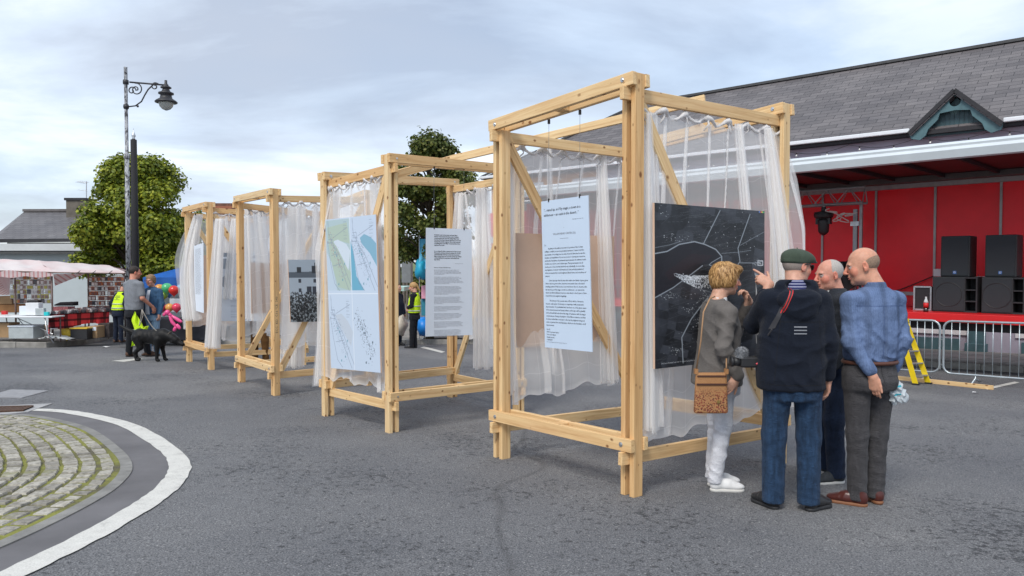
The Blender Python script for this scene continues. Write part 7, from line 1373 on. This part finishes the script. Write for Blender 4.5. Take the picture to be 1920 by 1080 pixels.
# plastic bag in his right hand
bg=thing('plastic_bag',at(1682,768,5.05),'white printed plastic bag hanging from the hand of the man in blue','bag'); S=Sdf(); c=at(1680,738,5.06)
r=random.Random(4); S.ell((0,0,.00),(.055,.030,.072),None,.03); S.ell((.035,0,-.02),(.055,.022,.045),rotm(0,0,25),.03); S.cap((0.01,0,.05),(.0,0,.11),.026,.010,.03)
for i in range(9): S.wrinkle((r.uniform(-.05,.05),-.02,r.uniform(-.06,.06)),.06,.009,r.uniform(70,130),(r.uniform(-1,1),.2,r.uniform(-1,1)),i,2.)
V_,Q,_=S.mesh(.005,0); V_=V_+np.array(c)-np.array(bg.location); m,t,b=newmat('white_polythene'); setin(b,Base_Color=(.62,.68,.72),Roughness=.3); b.inputs['Transmission Weight'].default_value=.0; tl=N(t,'ShaderNodeBsdfTranslucent'); ms_=N(t,'ShaderNodeMixShader'); ms_.inputs[0].default_value=.3; t.links.new(b.outputs[0],ms_.inputs[1]); t.links.new(tl.outputs[0],ms_.inputs[2]); t.links.new(ms_.outputs[0],t.nodes['Material Output'].inputs[0])
bgm=addmesh('bag_skin',[(V_,Q,None)],m,bg); bgm.data.polygons.foreach_set('use_smooth',[False]*len(bgm.data.polygons))
backdecal(bgm,[((-.03,-.3,.165+k*-.022),(.018,-.3,.17+k*-.022),(.018,-.3,.158+k*-.022),(-.03,-.3,.153+k*-.022),8,2) for k in (0,2.6)],0,mat('teal_print',(.03,.30,.38),.5),'printed_mark',bg)
# ---------------------------------------------------------------- 3 woman in the grey blazer
P0=gnd(1346,916); P0=G(P0.x,P0.y); wm=person(P0,-77,'woman in a grey blazer and white jeans with a hand to her mouth',.965)
SKw=(.62,.37,.27); hc=(.0,.055,1.60); HM=rotm(-8,-8,0); S=Sdf(); headsdf(S,hc,HM,SKw,neck=(0,-.015,1.43),scale=.96)
handsdf(S,(.215,.02,.865),(.05,-.55,-.55),(-1,.1,0),1,(25,28,30,34),fore=(.225,-.085,1.10),skin=SKw,sc=.92)
handsdf(S,(.02,.235,1.435),(.05,-.45,.75),(.1,-.8,-.2),1,(48,52,56,60),fore=(-.17,.24,1.20),skin=SKw,sc=.92); core(S,(0,-.015,1.42),((-.165,0,1.33),(-.19,.24,1.18)),((.165,-.02,1.33),(.225,-.085,1.10)),SKw); addmesh('body',[S.mesh(.004)],M_skin,wm)
f=lambda x,y,z:A3(hc)+HM@(np.array([x,y,z])*.96)
S=Sdf(); S.ell(f(0,-.018,.034),(.092,.112,.098),HM,.02); S.ell(f(0,-.060,-.020),(.076,.058,.080),HM,.03)
for s in (-1,1): S.ell(f(s*.068,-.0,-.02),(.024,.05,.058),HM,.02)
S.ell(f(.0,.068,.085),(.07,.045,.035),HM,.02)
S.ell(f(0,.105,-.040),(.075,.075,.098),HM,.012,'s'); S.plane(f(0,-.03,-.075),HM@np.array([0,.25,-1]),A3(hc)-.2,A3(hc)+.2,.012)
for i,(a_,b_) in enumerate(((.09,.02),(-.09,.02),(.05,-.09),(-.05,-.09),(.085,-.04),(0,.09),(.03,.06))): S.wrinkle(f(a_,b_,.02),.09,.0016,150,np.array([-b_+.01,a_,.08]),i,2.5)
m,t,b=newmat('blonde_hair'); v=objc(t,(75,75,9)); n=noise(t,1.,4,.6,v,.25); geo=N(t,'ShaderNodeNewGeometry'); t.links.new(mix(t,1.,ramp(t,n.outputs[0],[(.25,(.17,.085,.03)),(.45,(.40,.22,.08)),(.7,(.60,.38,.16))]).outputs[0],ramp(t,geo.outputs['Random Per Island'],[(0,(.55,.5,.45)),(.5,(1,1,1)),(1,(1.35,1.35,1.4))]).outputs[0],'MULTIPLY'),b.inputs['Base Color']); setin(b,Roughness=.45); bump(t,b,n.outputs[0],.45,.004); hw_o=addmesh('hair',[S.mesh(.004)],m,wm); locks(hw_o,f,wm,m)
M_blz=fabric('grey_brown_blazer',(.150,.138,.130),.06,600,.9,.2); S=Sdf()
S.loft([(.80,0,-.02,.195,.185),(.95,0,-.015,.190,.172),(1.08,0,-.01,.178,.150),(1.20,0,0,.185,.150),(1.30,0,-.005,.18,.135),(1.385,0,-.015,.145,.105),(1.44,0,-.02,.085,.078)],.04,p=2.3)
arm(S,(.170,-.02,1.335),(.225,-.085,1.10),(.218,.03,.90),.068,.058,.050,w=.007); arm(S,(-.170,.0,1.335),(-.19,.24,1.17),(-.012,.250,1.405),.066,.056,.044,w=.006)
for x in (-1,1): S.ell((x*.10,-.015,1.37),(.11,.085,.045),None,.05)
S.wrinkle((.2,-.04,1.25),.16,.007,58,(.2,.5,.8),.6,2.); S.wrinkle((.1,-.15,1.1),.2,.005,50,(.4,.4,.8),1.5,2.); S.wrinkle((.1,-.12,.9),.2,.004,55,(.5,.8,.2),1.5,2.)
S.plane((0,.20,.72),(0,.6,-1),(-.3,.02,.6),(.3,.35,.9),.01)
bz=addmesh('blazer',[S.mesh(.007)],M_blz,wm)
mb=MB()
for k in range(3): mb.ball((.262,.005+.004*k,.945-.018*k),.009,8,(.5,1,1))
mb.build('cuff_button',mat('dark_button',(.03,.025,.02),.3),bz,local=True)
S=Sdf(); S.loft([(1.36,0,.0,.088,.09),(1.42,0,-.01,.068,.068),(1.47,0,-.008,.060,.060)],.02,rnd=.01); addmesh('white_collar',[S.mesh(.005)],MAT['white_paint'],wm)
S=Sdf(); S.cap((.075,-.01,1.44),(.04,.135,1.22),.018,.020,.02,flat=((1,-.2,0),.5)); S.cap((-.075,-.01,1.44),(-.04,.135,1.22),.018,.020,.02,flat=((1,.2,0),.5)); S.cap((0,-.085,1.43),(.078,-.02,1.43),.022,.020,.02); S.cap((0,-.085,1.43),(-.078,-.02,1.43),.022,.020,.02); addmesh('lapel',[S.mesh(.006)],M_blz,bz)
M_wj=fabric('white_jeans',(.72,.73,.78),.04,500,.9,.3); S=Sdf(); legs(S,(-.085,-.01,.86),(-.08,.03,.50),(-.075,-.01,.075),(.085,-.01,.86),(.07,.0,.50),(.06,-.06,.075),.092,.066,.052,z1=.90,wx=.165,wy=.145)
for kx,ky in ((-.08,.03),(.07,0)): S.wrinkle((kx,ky-.05,.48),.09,.004,95,(.5,.3,1),1.2,2.)
addmesh('jeans',[S.mesh(.0065)],M_wj,wm); M_wl=mat('white_leather',(.74,.74,.74),.4,0,.05); shoe(wm,(-.075,-.0,0),-6,M_wl,M_rubberw,'trainer',.27,mid=1); shoe(wm,(.06,-.05,0),-14,M_wl,M_rubberw,'trainer',.27,mid=1)
# shoulder bag hanging at her right hip
m,t,b=newmat('floral_cork'); v=objc(t); n=noise(t,260,3,.7,v); base=ramp(t,n.outputs[0],[(.3,(.30,.135,.05)),(.7,(.46,.24,.10))]).outputs[0]; vo=N(t,'ShaderNodeTexVoronoi'); vo.inputs['Scale'].default_value=85; t.links.new(v,vo.inputs[0]); sz_=N(t,'ShaderNodeSeparateXYZ'); t.links.new(v,sz_.inputs[0]); lowm=ramp(t,sz_.outputs[2],[(.12,(1,1,1)),(.19,(0,0,0))]).outputs[0]; dots=ramp(t,vo.outputs[0],[(.40,(1,1,1)),(.52,(0,0,0))]).outputs[0]; fac=mix(t,1.,lowm,dots,'MULTIPLY'); t.links.new(mix(t,fac,base,mix(t,.5,(.15,.025,.015),vo.outputs['Color'],'OVERLAY')),b.inputs['Base Color']); setin(b,Roughness=.7); bump(t,b,n.outputs[0],.3,.003); M_cork=m
c=at(1333,775,5.17); sb=thing('shoulder_bag',c,'tan cork shoulder bag with a floral lower half at the blazer hem','bag'); sb.rotation_euler=(0,0,R(6))
mb=MB(); mb.hexa([(-.118,-.02,0),(.118,-.02,0),(.118,.035,0),(-.118,.035,0),(-.108,-.012,.285),(.108,-.012,.285),(.108,.02,.285),(-.108,.02,.285)]); b_=mb.build('bag_body',M_cork,sb,local=True,bevel=.022)
mb=MB(); mb.beam((-.105,-.018,.205),(.108,-.018,.205),.008,.012); mb.beam((-.10,-.015,.262),(.10,-.015,.262),.008,.010); mb.build('zip',mat('brown_zip',(.07,.025,.015),.5),b_,local=True)
mb=MB(); mb.box(.035,.055,-.027,-.02,.075,.095); mb.build('metal_badge',mat('brass',(.45,.30,.10),.35,.8),b_,local=True)
mb=MB()
for s in (-1,1): mb.box(s*.105-.012,s*.105+.012,-.012,.02,.275,.31)
mb.build('strap_tab',M_cork,sb,local=True)
sl_=Vector(P0); top=at(1331,560,5.22); l0=Vector(sb.location); mb=MB(); a_=l0+V(-.105,.0,.30); q=[a_,at(1314,640,5.12),at(1319,585,5.14),top,at(1340,556,5.30)]; mb.tube(q,.0055,6)
b2_=l0+V(.10,.01,.30); mb.tube([b2_,at(1362,690,5.16),at(1362,672,5.2)],.0055,6); mb.build('strap',mat('tan_strap',(.36,.21,.11),.7),sb,smooth=True)
sb.rotation_euler=(0,0,0)
# ---------------------------------------------------------------- 4 man half hidden between the two others
P0=gnd(1556,898); P0=G(P0.x,P0.y); hm=person(P0,98,'grey haired man in a dark zipped top, in profile behind the blue shirt')
SKh=(.62,.31,.23); hc=(0,.03,1.60); HM=rotm(0,-8,0); S=Sdf(); headsdf(S,hc,HM,SKh,neck=(0,-.035,1.45),scale=1.0)
handsdf(S,(.24,.10,.90),(0,.2,-1),(-1,0,0),1,(30,34,36,40),fore=(.245,-.02,1.12),skin=SKh); core(S,(0,-.035,1.45),((-.17,0,1.37),(-.23,0,1.12)),((.17,0,1.37),(.245,-.02,1.12)),SKh); addmesh('body',[S.mesh(.0045)],M_skin,hm)
f=lambda x,y,z:A3(hc)+HM@np.array([x,y,z]); S=Sdf(); S.ell(f(0,-.024,.030),(.0805,.0935,.088),HM,.01); S.plane(f(0,.032,.06),HM@np.array([0,1,.15]),A3(hc)-.2,A3(hc)+.2,.01); S.plane(f(0,-.05,-.05),HM@np.array([0,.45,-1]),A3(hc)-.2,A3(hc)+.2,.01)
addmesh('hair',[S.mesh(.004)],mat('silver_cropped_hair',(.42,.39,.36),.85,0,.2,160,.5,500),hm)
M_dk=fabric('dark_zip_top',(.022,.026,.034),.2,500,.9,.25); S=Sdf(); S.loft([(.88,0,0,.19,.15),(1.05,0,0,.195,.15),(1.22,0,.0,.20,.145),(1.36,0,-.01,.18,.12),(1.44,0,-.02,.12,.09),(1.50,0,-.025,.072,.075)],.04)
arm(S,(-.19,0,1.38),(-.24,.0,1.12),(-.22,.12,.93),.068,.056,.046); arm(S,(.19,0,1.38),(.245,-.02,1.12),(.24,.09,.96),.068,.056,.046)
for x in (-1,1): S.ell((x*.11,-.02,1.41),(.11,.09,.045),None,.05)
tp_=addmesh('zip_top',[S.mesh(.0075)],M_dk,hm); S=Sdf(); S.loft([(1.42,0,.02,.07,.075),(1.49,0,-.01,.066,.068)],.02,rnd=.01); addmesh('undershirt',[S.mesh(.006)],mat('grey_vest',(.45,.46,.47),.9),hm)
backdecal(tp_,[((.3,.06,1.32),(.3,.10,1.325),(.3,.10,1.312),(.3,.06,1.307),4,1)],0,M_white,'chest_logo',tp_,nrm=(1,0,0))
M_nj=fabric('navy_jeans',(.014,.024,.052),.35,420,.9,.3); S=Sdf(); legs(S,(-.095,0,.86),(-.11,.04,.49),(-.12,.02,.06),(.095,0,.86),(.12,-.01,.49),(.12,-.05,.06),.10,.075,.066,z1=.93,wx=.18,wy=.13); addmesh('jeans',[S.mesh(.008)],M_nj,hm)
M_dt=mat('dark_mesh_trainer',(.035,.04,.045),.8,0,.3,60); shoe(hm,(-.12,.0,0),4,M_dt,M_rubberw,'trainer',.29,mid=1); shoe(hm,(.13,-.05,0),-62,M_dt,M_rubberw,'trainer',.29,mid=1)
# ---------------------------------------------------------------- generic standing figure for the far people
def figure(loc,yaw,label,scale,skin,top,topc,hem,trouser,shoec,hairf,headyaw=0,pitch=0,armsL=None,armsR=None,short=False,width=1.0,res=.011,vest=None,handL=(0,.1,-1),handR=(0,.1,-1),legL=None,legR=None,lean=0,glasses=False):
    o=person(loc,yaw,label,scale); hc=(0,.03+lean*1.2,1.62-lean*.25); HM=rotm(headyaw,pitch,0); S=Sdf(); headsdf(S,hc,HM,skin,neck=(0,-.02+lean,1.46-lean*.1))
    aL=armsL or ((-.25,-.02,1.13),(-.25,.06,.88)); aR=armsR or ((.25,-.02,1.13),(.25,.06,.88))
    for s,(e_,w_),hd in ((-1,aL,handL),(1,aR,handR)):
        e3,w3=Vector(e_),Vector(w_)
        if short: S.cap((s*.185,lean,1.36-lean*.1),e_,.046,.040,.02,col=skin); S.cap(e_,w_,.040,.027,.02,col=skin)
        handsdf(S,w_,hd,(-s,0,.0) if abs(hd[0])<.8 else (0,1,0),1,(35,38,42,46),fore=None if short else tuple(e3),skin=skin)
    core(S,(0,-.02+lean,1.44-lean*.1),((-.17,lean,1.36-lean*.1),aL[0]),((.17,lean,1.36-lean*.1),aR[0]),skin)
    addmesh('body',[S.mesh(.0065)],M_skin,o)
    S=Sdf(); hairf(S,lambda x,y,z:A3(hc)+HM@np.array([x,y,z]),HM,A3(hc)); addmesh('hair',[S.mesh(.006)],hairf.mat,o)
    W_=width; S=Sdf(); S.loft([(hem,0,lean*.1,.185*W_,.135*W_),(1.0,0,lean*.2,.188*W_,.138*W_),(1.18,0,lean*.5,.192*W_,.14*W_),(1.34,0,lean*.85-.01,.18,.12),(1.44,0,lean-.02,.115,.085),(1.49,0,lean-.02,.068,.07)],.04)
    for s,(e_,w_) in ((-1,aL),(1,aR)):
        if short: q=Vector((s*.185,lean,1.38-lean*.1)).lerp(Vector(e_),.72); S.cap((s*.18,lean-.01,1.38-lean*.1),tuple(q),.064,.060,.04)
        else: arm(S,(s*.185,lean-.01,1.38-lean*.1),e_,tuple(Vector(w_).lerp(Vector(e_),.08)),.064,.054,.044)
        S.ell((s*.10,lean-.015,1.41-lean*.05),(.10,.085,.045),None,.05)
    S.wrinkle((0,-.1,1.1),.25,.006,40,(.8,.2,.5),1,2.); tp_=addmesh(topc,[S.mesh(res)],top,o)
    lL=legL or ((-.09,0,.86),(-.10,.02,.49),(-.11,-.01,.05)); lR=legR or ((.09,0,.86),(.10,.0,.49),(.11,-.02,.05)); S=Sdf(); legs(S,*lL,*lR,.092,.070,.060,z1=.93,wx=.172,wy=.128); addmesh('trousers',[S.mesh(res)],trouser,o)
    for l_ in (lL,lR): shoe(o,(l_[2][0],l_[2][1]-.02,l_[2][2]-.05),0,shoec,M_rubberb,res=.009)
    return o,tp_
def hair_short(S,f,HM,c): S.ell(f(0,-.02,.034),(.085,.10,.092),HM,.01); S.plane(f(0,.05,.05),HM@np.array([0,1,-.5]),c-.2,c+.2,.01); S.plane(f(0,-.06,-.045),HM@np.array([0,.5,-1]),c-.2,c+.2,.01)
def hair_short_w(S,f,HM,c):
    S.ell(f(0,-.018,.036),(.098,.112,.105),HM,.01); S.ell(f(0,-.06,-.02),(.085,.06,.07),HM,.02); S.ell(f(0,.112,-.035),(.07,.07,.09),HM,.01,'s')
    for i in range(4): S.wrinkle(f((i-1.5)*.05,.0,.05),.08,.006,90,(.6,.4,.5),i,2.)
def hair_pony(S,f,HM,c): S.ell(f(0,-.018,.034),(.090,.107,.098),HM,.01); S.ell(f(0,.11,-.035),(.075,.07,.10),HM,.01,'s'); S.plane(f(0,-.05,-.055),HM@np.array([0,.5,-1]),c-.2,c+.2,.01); S.cap(f(0,-.11,.03),f(.02,-.15,-.12),.030,.016,.02)
hs_dark=lambda S,f,HM,c:hair_short(S,f,HM,c); hs_dark.mat=mat('dark_hair',(.025,.016,.012),.7,0,.3,80,.4,300)
hs_w=lambda S,f,HM,c:hair_short_w(S,f,HM,c); hs_w.mat=mat('light_brown_hair',(.24,.15,.08),.7,0,.35,60,.5,300)
hs_p=lambda S,f,HM,c:hair_pony(S,f,HM,c); hs_p.mat=mat('blond_pony_hair',(.42,.25,.10),.6,0,.35,60,.5,300)
M_tee=fabric('grey_tshirt',(.21,.225,.25),.1,400); M_den=fabric('denim_jacket_cloth',(.045,.105,.20),.3,400); M_ljean=fabric('light_jeans',(.20,.32,.47),.3,300); M_hv=fabric('hi_vis_yellow',(.62,.88,.02),.04,300,.6); M_bt_=fabric('black_trousers',(.012,.013,.017),.2,300); M_dnav=fabric('dark_navy_cloth',(.012,.018,.035),.2,300); M_brn=fabric('brown_trousers',(.13,.062,.02),.2,300); M_gbs=fabric('grey_blue_shirt',(.15,.21,.30),.2,300); M_brb=mat('brown_boot',(.085,.04,.022),.7); M_pale=mat('pale_trim',(.5,.52,.52),.5); M_silver=mat('reflective_band',(.48,.50,.50),.35,.3)
# man with the dog, seen from behind
q=gnd(253,669); dm,_=figure(G(q.x,q.y),-22,'man in a grey t-shirt and black trousers holding the lead of the black dog',1.10,(.58,.27,.19),M_tee,'t_shirt',.90,M_bt_,M_brb,hs_dark,headyaw=-30,pitch=-6,short=True,armsR=((.24,-.02,1.13),(.26,.20,.95)),armsL=((-.22,.06,1.13),(-.12,.20,.98)),handR=(.1,.3,-.9),legR=((.09,0,.86),(.13,.10,.49),(.16,.16,.05)),legL=((-.09,0,.86),(-.09,-.02,.49),(-.09,-.06,.05)))
hv=thing('hi_vis_vest',gnd(268,660),'bright yellow hi-vis vest dangling from the back pocket of the man with the dog','vest'); mb=MB()
V0=[(255,583),(251,598),(258,622),(262,651)]; y0=q.y-.22
mb.grid(lambda i,j:tuple(at(*( lambda t_:(np.interp(t_,[0,.25,.5,.6,1],[253,246,252,250,246])+ (i/8)*np.interp(t_,[0,.2,.5,.6,1],[4,19,27,20,15])*1.0, np.interp(t_,[0,1],[583,650])+ (i/8)*(9 if t_<.5 else -6)))(j/14),y0+.03*math.sin(i*1.5+j*.35))),8,14); v_=mb.build('vest_cloth',M_hv,hv,smooth=True)
mb=MB(); mb.grid(lambda i,j:tuple(at(249+i*2.6,617+j*5+i*.6,y0-.035+.03*math.sin(i*1.4))),8,1); mb.build('reflective_strip',M_silver,hv,smooth=True)
# woman in denim
q=gnd(286,667); dw,djk=figure(G(q.x,q.y),168,'smiling woman in a blue denim jacket beside the man with the dog',1.0,(.62,.34,.25),M_den,'denim_jacket',.88,M_ljean,M_brb,hs_w,headyaw=8,pitch=-2,armsR=((.25,.0,1.13),(.17,.19,.95)),armsL=((-.25,0,1.13),(-.24,.08,.90)),width=1.05)
backdecal(djk,[((-.035,.3,1.42),(.035,.3,1.42),(.055,.3,.90),(-.055,.3,.90),6,20)],0,mat('white_blouse',(.68,.72,.80),.8),'blouse_front',djk,nrm=(0,1,0),off=.004)
mb=MB()
for s in (-1,1): c=V(s*.031,.158,1.622); mb.tube([c+V(.022*math.cos(t_),0,.014*math.sin(t_)) for t_ in [2*math.pi*i/12 for i in range(13)]],.0035,5,False); mb.tube([c+V(s*.022,0,.004),V(s*.085,.03,1.628)],.003,5)
mb.build('glasses',mat('red_brown_frames',(.15,.03,.02),.3),dw,local=True)
S=Sdf(); hc_=A3((0,.03,1.62)); 
# hi-vis person at the stall
hx=at(222,620,18.1); hp_,vst=figure(G(hx.x,18.1,.13),-18,'person in a yellow hi-vis vest and dark trousers bending towards the market stall',.84,(.55,.3,.22),M_dnav,'dark_top',.92,M_dnav,M_brb,hs_dark,lean=.16,pitch=-45)
def vest(o,res=.012,lean=0,w=1.0,label=None):
    S=Sdf(); S.loft([(.94,0,lean*.1,.205*w,.158*w),(1.1,0,lean*.35,.208*w,.160*w),(1.3,0,lean*.8-.01,.20*w,.142*w),(1.42,0,lean-.02,.14,.105),(1.47,0,lean-.02,.10,.09)],.03)
    v_=addmesh('hi_vis_vest',[S.mesh(res)],M_hv,o); 
    for z in (1.0,1.12): mb=MB(); mb.tube([V(.212*w*math.cos(a_),lean*(z-.9)*1.6+.163*w*math.sin(a_),z) for a_ in [2*math.pi*i/28 for i in range(29)]],.017,4,False); mb.build('reflective_band',M_silver,v_,local=True)
    return v_
v_=vest(hp_,lean=.16); 
for k,(w_) in enumerate((.07,.09,.10,.03,.10)): backdecal(v_,[((-w_,-.4,1.36-k*.028),(w_,-.4,1.36-k*.028),(w_,-.4,1.348-k*.028),(-w_,-.4,1.348-k*.028),8,1)],0,M_black,'back_lettering',v_,off=.004)
q=gnd(777,653); hw_,_=figure(G(q.x,q.y),80,'blonde woman with a ponytail in a yellow hi-vis vest beside the typed sheet',.99,(.6,.34,.25),M_bt_,'black_top',.90,M_bt_,M_blk,hs_p,armsR=((.24,-.03,1.14),(.15,.13,1.08)),armsL=((-.24,0,1.13),(-.15,.13,1.08)),handR=(-.3,.8,-.3),pitch=-12,legR=((.09,0,.86),(.07,.02,.49),(.06,.0,.05)),legL=((-.09,0,.86),(-.07,.04,.49),(-.06,.06,.05))); vest(hw_)
q=gnd(745,648); figure(G(q.x,q.y),-120,'person in a long dark navy coat left of the ponytailed hi-vis woman',.98,(.5,.3,.22),M_dnav,'dark_coat',.62,M_dnav,M_blk,hs_dark,width=1.15)
q=gnd(488,687); figure(G(q.x,q.y),178,'man in grey blue shirt and brown trousers half hidden by a brown board',1.0,(.58,.33,.24),M_gbs,'shirt',.92,M_brn,mat('dark_brown_shoe',(.03,.016,.01),.6),hs_dark,width=1.05,armsR=((.29,-.04,1.15),(.30,.12,.98)))
# ---------------------------------------------------------------- the black dog
q=gnd(285,677); dg_=thing('dog',G(q.x,q.y),'black labrador on a lead sniffing at the foot of the farthest timber frame','dog',None,R(-8)); S=Sdf()
# +x is forward
S.ell((.15,0,.47),(.20,.135,.175),rotm(),.05); S.ell((-.05,0,.49),(.25,.125,.145),None,.06); S.ell((-.25,0,.50),(.15,.12,.15),None,.05); S.cap((.26,0,.54),(.44,0,.47),.115,.090,.05); S.ell((.50,0,.43),(.095,.078,.078),None,.03); S.cap((.54,0,.40),(.66,0,.345),.052,.038,.03)
for s in (-1,1):
    S.cap((.19,s*.08,.44),(.17,s*.085,.27),.075,.046,.03); S.cap((.17,s*.085,.27),(.19+.03*s,s*.085,.05),.040,.032,.02); S.ell((.215+.03*s,s*.085,.028),(.045,.032,.028),None,.02)
    S.cap((-.27,s*.075,.47),(-.24-.05*s,s*.085,.28),.105,.062,.03); S.cap((-.24-.05*s,s*.085,.28),(-.36-.05*s,s*.085,.17),.052,.037,.02); S.cap((-.36-.05*s,s*.085,.17),(-.33-.05*s,s*.085,.04),.034,.031,.02); S.ell((-.295-.05*s,s*.085,.028),(.048,.033,.028),None,.02)
    S.ell((.47,s*.070,.42),(.035,.014,.055),rotm(0,s*12),.012)
S.cap((-.36,0,.56),(-.50,0,.61),.046,.042,.03); S.cap((-.50,0,.61),(-.68,0,.70),.042,.020,.02)
S.wrinkle((0,0,.5),.4,.003,60,(1,.2,.3),0,2.)
m,t,b=newmat('black_dog_fur'); setin(b,Base_Color=(.006,.006,.0065),Roughness=.5); b.inputs['Specular IOR Level'].default_value=.25; n=noise(t,1.,4,.6,objc(t,(20,160,160))); bump(t,b,n.outputs[0],.6,.006); b.inputs['Sheen Weight'].default_value=.03
addmesh('body',[S.mesh(.009)],m,dg_); mb=MB(); mb.tube([V(.37,.085*math.cos(a_),.505+.085*math.sin(a_))+V(.05*math.sin(a_),0,0) for a_ in [2*math.pi*i/20 for i in range(21)]],.009,6,False); mb.build('collar',mat('dog_collar',(.10,.08,.06),.6),dg_,smooth=True,local=True)
ld=thing('dog_lead',gnd(300,672),'grey rope lead running from the man\'s hand down to the black dog','lead'); a_=at(266,580,q.y-.1); b_=Vector(dg_.location)+V(.36,-.09,.56); mb=MB(); mb.tube([a_.lerp(b_,s/12)-V(0,0,.16*math.sin(math.pi*s/12)) for s in range(13)],.009,6); mb.tube([a_+V(0,0,0),a_+V(.03,-.02,-.12),a_+V(-.02,-.02,-.28),a_+V(-.06,0,-.33),a_+V(-.03,.02,-.15),a_],.008,6); mb.build('rope',mat('grey_rope',(.30,.28,.25),.8,0,.3,80),ld,smooth=True)
